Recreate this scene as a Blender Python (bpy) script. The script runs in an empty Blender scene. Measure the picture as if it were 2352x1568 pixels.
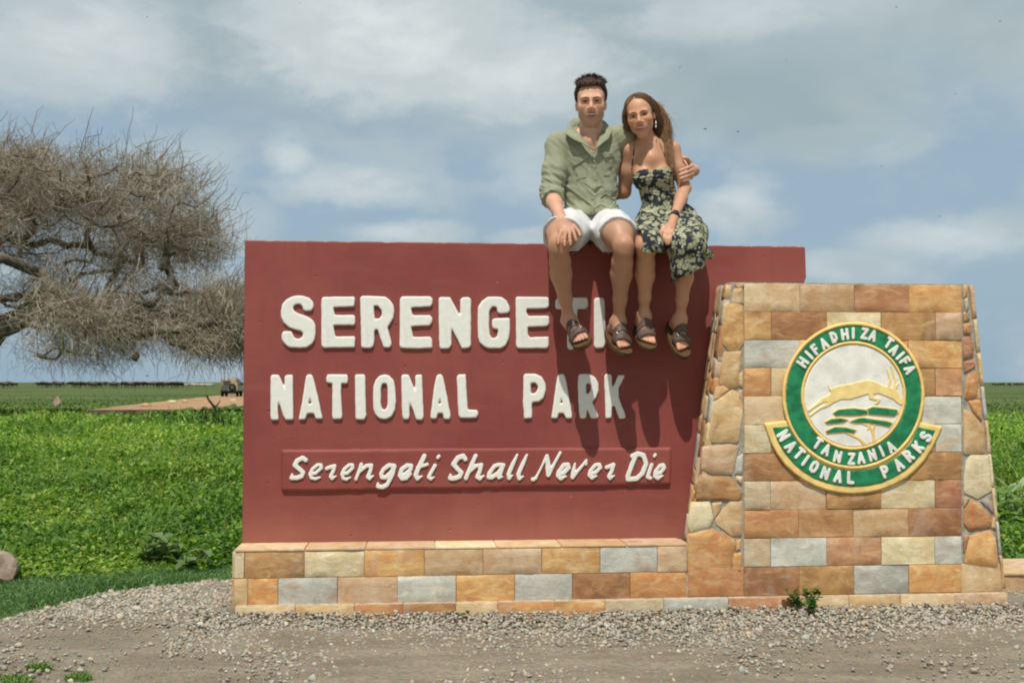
import bpy, bmesh, math, random
import numpy as np
from mathutils import Vector, Matrix

random.seed(7)
rng = np.random.default_rng(11)
scene = bpy.context.scene
col = scene.collection
rad = math.radians

# ------------------------------------------------------------------ camera
FPX = 2511.0                      # focal length in pixels of a 2352 px wide view
PITCH = math.atan(93.5 / FPX)
CAM_H = 1.15
cam_data = bpy.data.cameras.new("camera")
cam = bpy.data.objects.new("camera", cam_data)
col.objects.link(cam)
cam_data.sensor_width = 36.0
cam_data.lens = 36.0 * FPX / 2352.0
cam_data.clip_start = 0.05
cam_data.clip_end = 30000.0
cam.location = (0, 0, CAM_H)
cam.rotation_euler = (rad(90) + PITCH, 0, 0)
scene.camera = cam

# ------------------------------------------------------------------ light
SUN_DIR = Vector((0.20, 1.0, -1.95)).normalized()      # the way the sunlight travels
SUN_EL = math.asin(-SUN_DIR.z)
SUN_AZ = math.atan2(-SUN_DIR.x, -SUN_DIR.y)            # from +Y towards +X
sun_data = bpy.data.lights.new("sun", 'SUN')
sun_data.energy = 4.0
sun_data.angle = rad(0.55)
sun_data.color = (1.0, 0.955, 0.88)
sun = bpy.data.objects.new("sun", sun_data)
col.objects.link(sun)
sun.rotation_euler = SUN_DIR.to_track_quat('-Z', 'Y').to_euler()
sun.location = (-3, -8, 16)

world = bpy.data.worlds.new("World")
scene.world = world
world.use_nodes = True
SKY_STRENGTH = 0.10


def build_sky():
    nt = world.node_tree
    N, L = nt.nodes, nt.links
    N.clear()

    def node(t, **kw):
        n = N.new(t)
        for k, v in kw.items():
            setattr(n, k, v)
        return n

    def put(sock, v):
        if isinstance(v, (int, float)):
            sock.default_value = v
        elif isinstance(v, (tuple, list)):
            sock.default_value = v if len(v) != 3 or sock.type == 'VECTOR' else (*v, 1)
        else:
            L.new(v, sock)

    def m(op, a, b=None, c=None, clamp=False):
        n = node('ShaderNodeMath', operation=op, use_clamp=clamp)
        put(n.inputs[0], a)
        if b is not None:
            put(n.inputs[1], b)
        if c is not None:
            put(n.inputs[2], c)
        return n.outputs[0]

    def mix(f, a, b):
        n = node('ShaderNodeMix', data_type='RGBA')
        put(n.inputs['Factor'], f)
        put(n.inputs[6], a)
        put(n.inputs[7], b)
        return n.outputs[2]

    def sstep(x, lo, hi, a=0.0, b=1.0):
        n = node('ShaderNodeMapRange', interpolation_type='SMOOTHSTEP')
        put(n.inputs[0], x)
        for i, v in enumerate((lo, hi, a, b)):
            n.inputs[i + 1].default_value = v
        return n.outputs[0]

    def noise(vec, scale, detail=6, rough=0.55, dist=0.0):
        n = node('ShaderNodeTexNoise')
        n.inputs['Scale'].default_value = scale
        n.inputs['Detail'].default_value = detail
        n.inputs['Roughness'].default_value = rough
        n.inputs['Distortion'].default_value = dist
        L.new(vec, n.inputs['Vector'])
        return n.outputs[0]

    sky = node('ShaderNodeTexSky', sky_type='NISHITA', sun_disc=False)
    sky.sun_elevation = SUN_EL
    sky.sun_rotation = SUN_AZ
    sky.air_density = 1.0
    sky.dust_density = 1.6
    sky.ozone_density = 1.2
    tc = node('ShaderNodeTexCoord')
    sep = node('ShaderNodeSeparateXYZ')
    L.new(tc.outputs['Generated'], sep.inputs[0])
    x, y, z = sep.outputs
    az = m('ARCTAN2', x, y)
    el = m('ARCSINE', z)
    # a cloud layer seen in perspective: flatter and smaller towards the horizon
    den = m('ADD', m('MAXIMUM', z, 0.0), 0.10)
    cmb = node('ShaderNodeCombineXYZ')
    put(cmb.inputs[0], m('DIVIDE', x, den))
    put(cmb.inputs[1], m('DIVIDE', y, den))
    put(cmb.inputs[2], m('MULTIPLY', z, 2.0))
    layer = cmb.outputs[0]
    ang = node('ShaderNodeCombineXYZ')
    put(ang.inputs[0], az)
    put(ang.inputs[1], m('MULTIPLY', el, 1.9))
    angv = ang.outputs[0]
    n_big = noise(angv, 3.2, 5, 0.5, 0.4)
    n_puff = noise(angv, 9.0, 8, 0.56, 0.25)
    n_puff2 = noise(angv, 26.0, 6, 0.6, 0.2)
    warp = m('SUBTRACT', n_puff, 0.5)
    warp2 = m('SUBTRACT', n_puff2, 0.5)

    def blob(px, py, sx, sy, gain=1.0, w=1.0):
        a0 = math.atan((px - 1176) / FPX)
        e0 = math.atan((877 - py) / FPX)
        da = m('DIVIDE', m('SUBTRACT', az, a0), sx / FPX)
        de = m('DIVIDE', m('SUBTRACT', el, e0), sy / FPX)
        r2 = m('ADD', m('MULTIPLY', da, da), m('MULTIPLY', de, de))
        r = m('SQRT', r2)
        r = m('ADD', r, m('MULTIPLY', warp, 2.0 * w))
        r = m('ADD', r, m('MULTIPLY', warp2, 0.8 * w))
        return sstep(r, 1.15, 0.35, 0.0, gain)

    def total(lst):
        s = lst[0]
        for b in lst[1:]:
            s = m('MAXIMUM', s, b)
        return s

    # the high grey-white deck overhead, and its ragged lower edge
    deck = sstep(m('ADD', el, m('MULTIPLY', m('SUBTRACT', n_big, 0.5), 0.16)), 0.185, 0.275)
    deck = m('MULTIPLY', deck, 0.85)
    deck_r = blob(1800, 190, 800, 190, 0.88, 0.7)
    deck = m('MAXIMUM', deck, deck_r)
    bright = total([blob(860, 90, 360, 170, 0.98), blob(1150, 150, 330, 130, 0.85), blob(190, 140, 260, 150, 0.72),
                    blob(60, 190, 200, 110, 0.6), blob(1650, 40, 330, 70, 0.55)])
    low = total([blob(800, 430, 210, 62, 0.95), blob(660, 370, 70, 80, 0.85), blob(1230, 390, 120, 100, 0.62), blob(420, 400, 150, 95, 0.55),
                 blob(1690, 480, 120, 85, 0.92), blob(2180, 570, 240, 62, 0.85), blob(1950, 620, 160, 44, 0.75),
                 blob(930, 535, 170, 40, 0.85), blob(540, 520, 110, 80, 0.55), blob(1960, 350, 260, 45, 0.35), blob(1240, 545, 130, 30, 0.85)])
    puffs = m('MULTIPLY', sstep(n_big, 0.50, 0.72), 0.35)
    # horizon haze
    hz = sstep(el, 0.10, -0.01)
    base = mix(0.85, sky.outputs[0], (3.35, 4.60, 5.65))
    sc_ = node('ShaderNodeMapping')
    sc_.inputs['Scale'].default_value = (4.4, 3.5, 1)
    L.new(angv, sc_.inputs[0])
    n_band = noise(sc_.outputs[0], 1.0, 6, 0.48, 0.5)
    sc2 = node('ShaderNodeMapping')
    sc2.inputs['Scale'].default_value = (8.5, 8.5, 1)
    sc2.inputs['Location'].default_value = (4.2, 1.3, 0)
    L.new(angv, sc2.inputs[0])
    n_small = noise(sc2.outputs[0], 1.0, 7, 0.50, 0.3)
    base = mix(m('MULTIPLY', hz, 0.75), base, (3.05, 4.35, 5.35))
    c = mix(puffs, base, (4.4, 5.3, 5.75))
    c = mix(m('MULTIPLY', sstep(n_small, 0.46, 0.68), 0.70), c, (4.7, 5.55, 5.9))
    c = mix(deck, c, mix(sstep(n_band, 0.32, 0.68), (3.40, 4.30, 4.60), (4.75, 5.55, 5.75)))
    shade = sstep(n_puff, 0.35, 0.68)
    cl = mix(shade, (4.5, 5.35, 5.65), (6.3, 7.0, 7.15))
    c = mix(low, c, cl)
    cb = mix(shade, (5.5, 6.2, 6.35), (7.4, 7.9, 7.95))
    c = mix(bright, c, cb)
    bg = node('ShaderNodeBackground')
    L.new(c, bg.inputs[0])
    bg.inputs[1].default_value = SKY_STRENGTH
    out = node('ShaderNodeOutputWorld')
    L.new(bg.outputs[0], out.inputs[0])


build_sky()
scene.view_settings.view_transform = 'Standard'
scene.view_settings.look = 'None'
scene.view_settings.gamma = 1.0
scene.view_settings.exposure = 0.0
scene.view_settings.use_curve_mapping = False
scene.render.engine = 'CYCLES'
scene.cycles.use_denoising = True
scene.cycles.pixel_filter_type = 'BLACKMAN_HARRIS'
scene.cycles.filter_width = 2.0
scene.cycles.max_bounces = 6
scene.cycles.diffuse_bounces = 3
scene.cycles.transparent_max_bounces = 4


# ------------------------------------------------------------------ helpers
def lin(r, g, b):
    def f(c):
        c /= 255.0
        return c / 12.92 if c <= 0.04045 else ((c + 0.055) / 1.055) ** 2.4
    return (f(r), f(g), f(b))


def tag(o, label=None, cat=None, group=None, kind=None):
    for k, v in (("label", label), ("category", cat), ("group", group), ("kind", kind)):
        if v:
            o[k] = v
    return o


def link(o, parent=None):
    col.objects.link(o)
    if parent is not None:
        o.parent = parent
    return o


def empty(name, loc=(0, 0, 0), rz=0.0, label=None, cat=None, group=None):
    o = bpy.data.objects.new(name, None)
    o.empty_display_size = 0.1
    link(o)
    o.location = loc
    o.rotation_euler = (0, 0, rz)
    return tag(o, label, cat, group)


def mesh_np(name, V, F, mat=None, parent=None, smooth=False, tint=None, loc=None):
    """V (n,3); F a list of int arrays (m,3) / (m,4)."""
    me = bpy.data.meshes.new(name)
    V = np.ascontiguousarray(V, dtype=np.float32)
    if isinstance(F, np.ndarray):
        F = [F]
    F = [np.asarray(f, dtype=np.int32) for f in F if len(f)]
    me.vertices.add(len(V))
    me.vertices.foreach_set("co", V.ravel())
    nl = sum(f.size for f in F)
    npoly = sum(len(f) for f in F)
    me.loops.add(nl)
    me.loops.foreach_set("vertex_index", np.concatenate([f.ravel() for f in F]))
    me.polygons.add(npoly)
    tot = np.concatenate([np.full(len(f), f.shape[1], dtype=np.int32) for f in F])
    start = np.concatenate([[0], np.cumsum(tot)[:-1]]).astype(np.int32)
    me.polygons.foreach_set("loop_start", start)
    me.polygons.foreach_set("loop_total", tot)
    if smooth:
        me.polygons.foreach_set("use_smooth", np.ones(npoly, dtype=bool))
    me.update(calc_edges=True)
    me.validate()
    if tint is not None:
        at = me.color_attributes.new("tint", 'FLOAT_COLOR', 'POINT')
        c = np.ones((len(V), 4), dtype=np.float32)
        c[:, :3] = tint
        at.data.foreach_set("color", c.ravel())
    if mat is not None:
        me.materials.append(mat)
    o = bpy.data.objects.new(name, me)
    link(o, parent)
    if loc is not None:
        q = Vector([float(v) for v in loc])
        p = parent
        while p is not None and p.type == 'MESH':     # children sit in their part's own frame
            q -= p.location
            p = p.parent
        o.location = q
    return o


class MB:
    """collects simple shapes for one mesh"""
    def __init__(s):
        s.V, s.F = [], []

    def add(s, V, F):
        n = len(s.V)
        s.V += [tuple(v) for v in V]
        s.F += [tuple(i + n for i in f) for f in F]
        return s

    def box(s, lo, hi, top=1.0, topy=None):
        (x0, y0, z0), (x1, y1, z1) = lo, hi
        cx, cy = (x0 + x1) / 2, (y0 + y1) / 2
        topy = top if topy is None else topy
        V = [(x0, y0, z0), (x1, y0, z0), (x1, y1, z0), (x0, y1, z0)]
        V += [(cx + (x - cx) * top, cy + (y - cy) * topy, z1) for x, y in ((x0, y0), (x1, y0), (x1, y1), (x0, y1))]
        return s.add(V, [(3, 2, 1, 0), (4, 5, 6, 7), (0, 1, 5, 4), (1, 2, 6, 5), (2, 3, 7, 6), (3, 0, 4, 7)])

    def tube(s, pts, rads, n=8, flat=1.0):
        pts = [Vector(p) for p in pts]
        if not isinstance(rads, (list, tuple)):
            rads = [rads] * len(pts)
        V, F = [], []
        for i, p in enumerate(pts):
            t = (pts[min(i + 1, len(pts) - 1)] - pts[max(i - 1, 0)]).normalized()
            a = t.cross(Vector((0, 0, 1)))
            if a.length < 1e-3:
                a = t.cross(Vector((0, 1, 0)))
            a.normalize()
            b = a.cross(t)
            for k in range(n):
                w = 2 * math.pi * k / n
                V.append(p + (a * math.cos(w) + b * math.sin(w) * flat) * rads[i])
        m = len(pts)
        for i in range(m - 1):
            for k in range(n):
                k2 = (k + 1) % n
                F.append((i * n + k, i * n + k2, (i + 1) * n + k2, (i + 1) * n + k))
        F.append(tuple(range(n))[::-1])
        F.append(tuple((m - 1) * n + k for k in range(n)))
        return s.add(V, F)

    def build(s, name, mat, parent=None, smooth=False, loc=None, bevel=0.0):
        bm = bmesh.new()
        vs = [bm.verts.new(v) for v in s.V]
        for f in s.F:
            try:
                bm.faces.new([vs[i] for i in f])
            except ValueError:
                pass
        bmesh.ops.recalc_face_normals(bm, faces=bm.faces)
        if bevel:
            es = [e for e in bm.edges if len(e.link_faces) == 2 and e.calc_face_angle(0) > 0.6]
            bmesh.ops.bevel(bm, geom=es, offset=bevel, segments=2, affect='EDGES', profile=0.6)
        me = bpy.data.meshes.new(name)
        bm.to_mesh(me)
        bm.free()
        if smooth:
            for p in me.polygons:
                p.use_smooth = True
        if mat:
            me.materials.append(mat)
        o = bpy.data.objects.new(name, me)
        link(o, parent)
        if loc is not None:
            o.location = loc
        return o


class Mat:
    """a small node-graph builder"""
    def __init__(s, name, rough=0.8, spec=0.25):
        s.m = bpy.data.materials.new(name)
        s.m.use_nodes = True
        s.nt = s.m.node_tree
        s.N, s.L = s.nt.nodes, s.nt.links
        s.bsdf = s.N['Principled BSDF']
        s.bsdf.inputs['Roughness'].default_value = rough
        s.bsdf.inputs['Specular IOR Level'].default_value = spec
        s.tc = s.N.new('ShaderNodeTexCoord')
        s.obj = s.tc.outputs['Object']

    def put(s, sock, v):
        if isinstance(v, (int, float)):
            sock.default_value = v
        elif isinstance(v, (tuple, list)):
            sock.default_value = v if (sock.type == 'VECTOR' or len(v) == 4) else (*v, 1)
        else:
            s.L.new(v, sock)

    def shift(s, vec, k=37.0):
        """offset a vector by the object's random number, so that copies differ"""
        oi = s.N.new('ShaderNodeObjectInfo')
        n = s.N.new('ShaderNodeVectorMath')
        n.operation = 'MULTIPLY_ADD'
        s.L.new(oi.outputs['Random'], n.inputs[0])
        n.inputs[1].default_value = (k, k * 1.7, k * 0.6)
        s.L.new(vec, n.inputs[2])
        s.rand = oi.outputs['Random']
        return n.outputs[0]

    def scale(s, vec, sc, rot=(0, 0, 0)):
        n = s.N.new('ShaderNodeMapping')
        n.inputs['Scale'].default_value = sc
        n.inputs['Rotation'].default_value = rot
        s.L.new(vec, n.inputs[0])
        return n.outputs[0]

    def noise(s, vec, scale, detail=4, rough=0.55, dist=0.0, out=0):
        n = s.N.new('ShaderNodeTexNoise')
        n.inputs['Scale'].default_value = scale
        n.inputs['Detail'].default_value = detail
        n.inputs['Roughness'].default_value = rough
        n.inputs['Distortion'].default_value = dist
        s.L.new(vec, n.inputs['Vector'])
        return n.outputs[out]

    def voronoi(s, vec, scale, feature='F1', out='Distance'):
        n = s.N.new('ShaderNodeTexVoronoi')
        n.feature = feature
        n.inputs['Scale'].default_value = scale
        s.L.new(vec, n.inputs['Vector'])
        return n.outputs[out]

    def math(s, op, a, b=None, clamp=False):
        n = s.N.new('ShaderNodeMath')
        n.operation = op
        n.use_clamp = clamp
        s.put(n.inputs[0], a)
        if b is not None:
            s.put(n.inputs[1], b)
        return n.outputs[0]

    def step(s, x, lo, hi, a=0.0, b=1.0):
        n = s.N.new('ShaderNodeMapRange')
        n.interpolation_type = 'SMOOTHSTEP'
        s.put(n.inputs[0], x)
        for i, v in enumerate((lo, hi, a, b)):
            n.inputs[i + 1].default_value = v
        return n.outputs[0]

    def mix(s, f, a, b, mode='MIX'):
        n = s.N.new('ShaderNodeMix')
        n.data_type = 'RGBA'
        n.blend_type = mode
        s.put(n.inputs['Factor'], f)
        s.put(n.inputs[6], a)
        s.put(n.inputs[7], b)
        return n.outputs[2]

    def attr(s, name='tint'):
        n = s.N.new('ShaderNodeAttribute')
        n.attribute_name = name
        return n.outputs['Color']

    def sep(s, vec):
        n = s.N.new('ShaderNodeSeparateXYZ')
        s.L.new(vec, n.inputs[0])
        return n.outputs

    def color(s, c):
        s.put(s.bsdf.inputs['Base Color'], c)
        return s

    def bump(s, h, dist=0.002, strength=1.0, prev=None):
        n = s.N.new('ShaderNodeBump')
        n.inputs['Distance'].default_value = dist
        n.inputs['Strength'].default_value = strength
        s.L.new(h, n.inputs['Height'])
        if prev is not None:
            s.L.new(prev, n.inputs['Normal'])
        s.L.new(n.outputs[0], s.bsdf.inputs['Normal'])
        return n.outputs[0]


def plain(name, c, rough=0.7, spec=0.25, var=0.15, sc=30.0, bump=0.0):
    M = Mat(name, rough, spec)
    n = M.noise(M.shift(M.obj), sc, 5)
    c2 = tuple(v * (1 - var) for v in c)
    c3 = tuple(min(1, v * (1 + var)) for v in c)
    M.color(M.mix(M.step(n, 0.3, 0.7), c2, c3))
    if bump:
        M.bump(n, bump)
    return M.m


# ------------------------------------------------------------------ the sign's own frame: x along the wall, -y towards the camera
SIGN_D, SIGN_RZ = 5.65, rad(5.0)
SV = np.array([math.cos(SIGN_RZ), math.sin(SIGN_RZ), 0.0])
NV = np.array([math.sin(SIGN_RZ), -math.cos(SIGN_RZ), 0.0])
OV = np.array([0.0, SIGN_D, 0.0])
CV = np.array([0.0, 0.0, CAM_H])


def ray(px, py):
    px, py = np.asarray(px, float), np.asarray(py, float)
    a, b = (px - 1176) / FPX, -(py - 784) / FPX
    cp, sp = math.cos(PITCH), math.sin(PITCH)
    return np.stack([a, cp - b * sp, sp + b * cp], -1)


def LP(px, py, off=0.0):
    """a measured point of the photograph -> the sign's frame, on the plane `off` metres in front of the red wall"""
    d = ray(px, py)
    off = np.asarray(off, float)
    t = (((OV - CV) @ NV) + off) / (d @ NV)
    q = CV + d * t[..., None] - OV
    return np.stack([q @ SV, -(q @ NV), q[..., 2]], -1)


def sign_to_world(p):
    p = np.asarray(p, float)
    return OV + p[0] * SV - p[1] * NV + np.array([0, 0, p[2]])


def terrain(x, y):
    d = np.hypot(x, y)
    t = np.clip((d - 18) / 90.0, 0, 1)
    z = -0.42 * t * t * (3 - 2 * t)
    z = z + 0.04 * np.sin(x * 0.13 + 1.0) * np.sin(y * 0.17) * np.clip((d - 8) / 12, 0, 1) * np.clip((45 - d) / 15, 0, 1)
    # the heap of gravel left of the base
    z = z + 0.05 * np.exp(-(((x + 1.55) / 0.75) ** 2 + ((y - 5.75) / 0.55) ** 2))
    return z


def GP(px, py):
    """where the view ray through (px, py) meets the terrain"""
    d = ray(px, py)
    t = -CAM_H / d[2]
    for _ in range(30):
        q = CV + d * t
        t = (terrain(q[0], q[1]) - CAM_H) / d[2]
    return CV + d * t


def at(px, py, Y):
    d = ray(px, py)
    return CV + d * (Y / d[1])


def vnoise(P, scale, seed=0):
    """value noise in numpy, P (...,3) -> [-1,1]"""
    r = np.random.default_rng(seed)
    T = r.uniform(-1, 1, 4096).astype(np.float32)
    q = np.asarray(P, np.float32) * scale + 1000.0
    i = np.floor(q).astype(np.int64)
    f = q - i
    f = f * f * (3 - 2 * f)
    out = 0
    for dx in (0, 1):
        for dy in (0, 1):
            for dz in (0, 1):
                h = ((i[..., 0] + dx) * 73856093 ^ (i[..., 1] + dy) * 19349663 ^ (i[..., 2] + dz) * 83492791) & 4095
                w = (f[..., 0] if dx else 1 - f[..., 0]) * (f[..., 1] if dy else 1 - f[..., 1]) * (f[..., 2] if dz else 1 - f[..., 2])
                out = out + w * T[h]
    return out

# ================================================================== materials of the sign
def mat_red_wall(dust=True):
    M = Mat("red_wall_paint", 0.62, 0.28)
    n1 = M.noise(M.obj, 1.6, 5, 0.6)
    n2 = M.noise(M.scale(M.obj, (1.5, 1.0, 7.0)), 2.2, 4, 0.6)
    n3 = M.noise(M.obj, 24, 6, 0.65)
    c = M.mix(M.step(n1, 0.3, 0.7), (0.232, 0.053, 0.046), (0.300, 0.078, 0.062))
    c = M.mix(M.math('MULTIPLY', M.step(n2, 0.5, 0.75), 0.35), c, (0.290, 0.098, 0.070))
    # faint vertical runs of wash water
    st = M.noise(M.scale(M.obj, (9, 1, 0.5)), 3.0, 4, 0.6)
    c = M.mix(M.math('MULTIPLY', M.step(st, 0.50, 0.72), 0.45), c, (0.235, 0.064, 0.05))
    # small chips through to the plaster, and the worn top edge
    v = M.voronoi(M.obj, 7.0)
    chip = M.step(M.math('ADD', v, M.math('MULTIPLY', n3, 0.03)), 0.055, 0.035)
    chip = M.math('MULTIPLY', chip, M.step(M.noise(M.obj, 2.3, 2), 0.52, 0.62))
    c = M.mix(chip, c, (0.46, 0.39, 0.27))
    z = M.sep(M.obj)[2]
    wear = M.math('ADD', z, M.math('MULTIPLY', M.math('SUBTRACT', M.noise(M.obj, 9, 6, 0.7), 0.5), 0.05))
    c = M.mix(M.step(wear, 1.866, 1.878), c, (0.50, 0.40, 0.27))
    # dust thrown up against the foot of the wall
    du = M.math('ADD', z, M.math('MULTIPLY', M.math('SUBTRACT', M.noise(M.obj, 5, 6, 0.7), 0.5), 0.30))
    if dust:
        c = M.mix(M.step(du, 0.62, 0.30, 0.0, 0.30), c, (0.40, 0.20, 0.13))
    M.color(c)
    pits = M.step(M.voronoi(M.obj, 13.0), 0.10, 0.03, 0.0, -1.0)
    pits = M.math('MULTIPLY', pits, M.step(M.noise(M.obj, 3.1, 3), 0.5, 0.6))
    b = M.bump(M.noise(M.obj, 5, 5, 0.55), 0.004, 0.4)
    b = M.bump(n3, 0.0015, 0.5, b)
    M.bump(pits, 0.006, 0.8, b)
    return M.m


def mat_white_letter():
    M = Mat("white_letter_paint", 0.6, 0.3)
    n = M.noise(M.obj, 30, 5, 0.6)
    c = M.mix(M.step(n, 0.3, 0.75), (0.77, 0.765, 0.69), (0.84, 0.835, 0.77))
    c = M.mix(M.math('MULTIPLY', M.step(M.noise(M.obj, 9, 6, .7), 0.55, 0.72), 0.5), c, (0.62, 0.57, 0.45))
    M.color(c)
    M.bump(n, 0.003, 0.5)
    return M.m


STONE_COL = {
    'tan': ((206, 170, 120), (192, 146, 92), (216, 188, 146)),
    'orange': ((208, 150, 82), (194, 122, 58), (218, 178, 118)),
    'brown': ((178, 124, 68), (150, 96, 46), (196, 148, 94)),
    'red': ((188, 128, 86), (172, 104, 64), (204, 154, 112)),
    'grey': ((194, 194, 182), (176, 174, 162), (210, 208, 194)),
    'cream': ((214, 196, 156), (202, 176, 130), (224, 212, 182)),
    'pink': ((212, 180, 138), (200, 158, 112), (220, 198, 162)),
    'ochre': ((206, 156, 92), (188, 128, 64), (218, 178, 122)),
    'purple': ((150, 132, 130), (134, 112, 112), (170, 152, 146)),
}


def mat_stone(kind):
    a, b, d = [np.array(lin(*c)) for c in STONE_COL[kind]]
    a, b, d = [tuple((v * 0.93 + 0.07 * np.array(lin(214, 184, 150))) * 1.10) for v in (a, b, d)]
    M = Mat("sandstone_" + kind, 0.72, 0.3)
    vec = M.shift(M.obj)
    n1 = M.noise(vec, 6.5, 5, 0.6, 0.8)
    n2 = M.noise(M.scale(vec, (1.0, 1.0, 2.6), (0, 0.5, 0)), 9.0, 6, 0.62, 1.2)
    n3 = M.noise(M.scale(vec, (1.0, 1.0, 2.2), (0, 0.75, 0)), 70, 6, 0.72, 0.6)
    c = M.mix(M.step(n1, 0.38, 0.62), a, b)
    c = M.mix(M.math('MULTIPLY', M.step(M.noise(vec, 15, 6, .68, 1.0), 0.50, 0.66), 0.42), c, tuple(v * .72 for v in b))
    c = M.mix(M.step(n2, 0.46, 0.72), c, d)
    c = M.mix(M.math('MULTIPLY', M.step(n3, 0.48, 0.74), 0.50), c, (0.27, 0.20, 0.14))
    sp = M.step(M.voronoi(vec, 130), 0.22, 0.10)
    c = M.mix(M.math('MULTIPLY', sp, M.step(M.noise(vec, 18, 3), 0.5, 0.65)), c, (0.16, 0.11, 0.075))
    c = M.mix(M.math('MULTIPLY', M.step(M.noise(M.scale(vec, (2.2, 1, .8)), 3.0, 5, .65, 1.0), 0.52, 0.70), 0.22), c, (0.58, 0.53, 0.45))
    if kind in ('grey', 'cream', 'pink', 'tan'):
        other = tuple(v * 0.9 for v in lin(*STONE_COL['orange'][0]))
        c = M.mix(M.math('MULTIPLY', M.step(M.noise(vec, 4.2, 4, 0.55, 1.5), 0.56, 0.74), 0.55), c, other)
    else:
        c = M.mix(M.math('MULTIPLY', M.step(M.noise(vec, 5.0, 4, 0.55, 1.5), 0.60, 0.76), 0.45), c, tuple(v * 0.9 for v in lin(206, 178, 140)))
    hue = M.N.new('ShaderNodeHueSaturation')
    M.put(hue.inputs['Hue'], M.step(M.rand, 0, 1, 0.495, 0.510))
    M.put(hue.inputs['Value'], M.step(M.rand, 0, 1, 0.84, 1.06))
    hue.inputs['Saturation'].default_value = 0.94
    M.L.new(c, hue.inputs['Color'])
    M.color(hue.outputs[0])
    p = M.bump(n2, 0.005, 0.4)
    M.bump(n3, 0.003, 0.6, p)
    return M.m


MATS = {k: mat_stone(k) for k in STONE_COL}
M_RED = mat_red_wall()
M_RED_PANEL = mat_red_wall(False)
M_LETTER = mat_white_letter()
M_MORTAR = plain("mortar", (0.36, 0.33, 0.27), 0.9, 0.1, 0.25, 40, 0.003)
M_MORTAR_PALE = plain("pale_mortar", (0.50, 0.40, 0.29), 0.9, 0.1, 0.22, 30, 0.003)
M_YELLOW = plain("emblem_yellow_paint", lin(242, 208, 130), 0.55, 0.3, 0.12, 18, 0.002)
M_ANTELOPE = plain("emblem_pale_gold_paint", lin(246, 218, 146), 0.6, 0.25, 0.10, 22, 0.002)
M_GREEN = plain("emblem_green_paint", lin(36, 128, 84), 0.55, 0.3, 0.28, 22, 0.002)
M_EWHITE = plain("emblem_white_paint", (0.83, 0.81, 0.73), 0.6, 0.3, 0.10, 14, 0.004)

# ================================================================== reliefs: raised plaster shapes with a rounded edge
def seg_dist(P, A, B):
    d = B - A
    L2 = max(float(d @ d), 1e-9)
    t = np.clip(((P - A) @ d) / L2, 0, 1)
    return np.linalg.norm(P - (A + t[..., None] * d), axis=-1), t


def poly_sdf(P, poly):
    """distance inside (+) / outside (-) of a closed polygon"""
    poly = np.asarray(poly, float)
    dmin = np.full(P.shape[:-1], 1e9)
    ins = np.zeros(P.shape[:-1], bool)
    n = len(poly)
    for i in range(n):
        a, b = poly[i], poly[(i + 1) % n]
        d, _ = seg_dist(P, a, b)
        dmin = np.minimum(dmin, d)
        c = (a[1] > P[..., 1]) != (b[1] > P[..., 1])
        if abs(b[1] - a[1]) > 1e-9:
            ins ^= c & (P[..., 0] < (b[0] - a[0]) * (P[..., 1] - a[1]) / (b[1] - a[1]) + a[0])
    return np.where(ins, dmin, -dmin)


def polys_sdf(outer, holes=()):
    def f(P):
        d = poly_sdf(P, outer)
        for h in holes:
            d = np.minimum(d, -poly_sdf(P, h))
        return d
    return f


def stroke_sdf(strokes):
    """strokes: lists of (x, y, r)"""
    def f(P):
        out = np.full(P.shape[:-1], -1e9)
        for s in strokes:
            s = np.asarray(s, float)
            if len(s) == 1:
                out = np.maximum(out, s[0, 2] - np.linalg.norm(P - s[0, :2], axis=-1))
            for i in range(len(s) - 1):
                d, t = seg_dist(P, s[i, :2], s[i + 1, :2])
                out = np.maximum(out, s[i, 2] * (1 - t) + s[i + 1, 2] * t - d)
        return out
    return f


def bounds(pts, m):
    pts = np.asarray(pts, float)
    return pts[:, 0].min() - m, pts[:, 1].min() - m, pts[:, 0].max() + m, pts[:, 1].max() + m


def smooth(a, n):
    for _ in range(n):
        p = np.pad(a, 1, mode='edge')
        a = (p[:-2, 1:-1] + 2 * p[1:-1, 1:-1] + p[2:, 1:-1]) / 4
        p = np.pad(a, 1, mode='edge')
        a = (p[1:-1, :-2] + 2 * p[1:-1, 1:-1] + p[1:-1, 2:]) / 4
    return a


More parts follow.
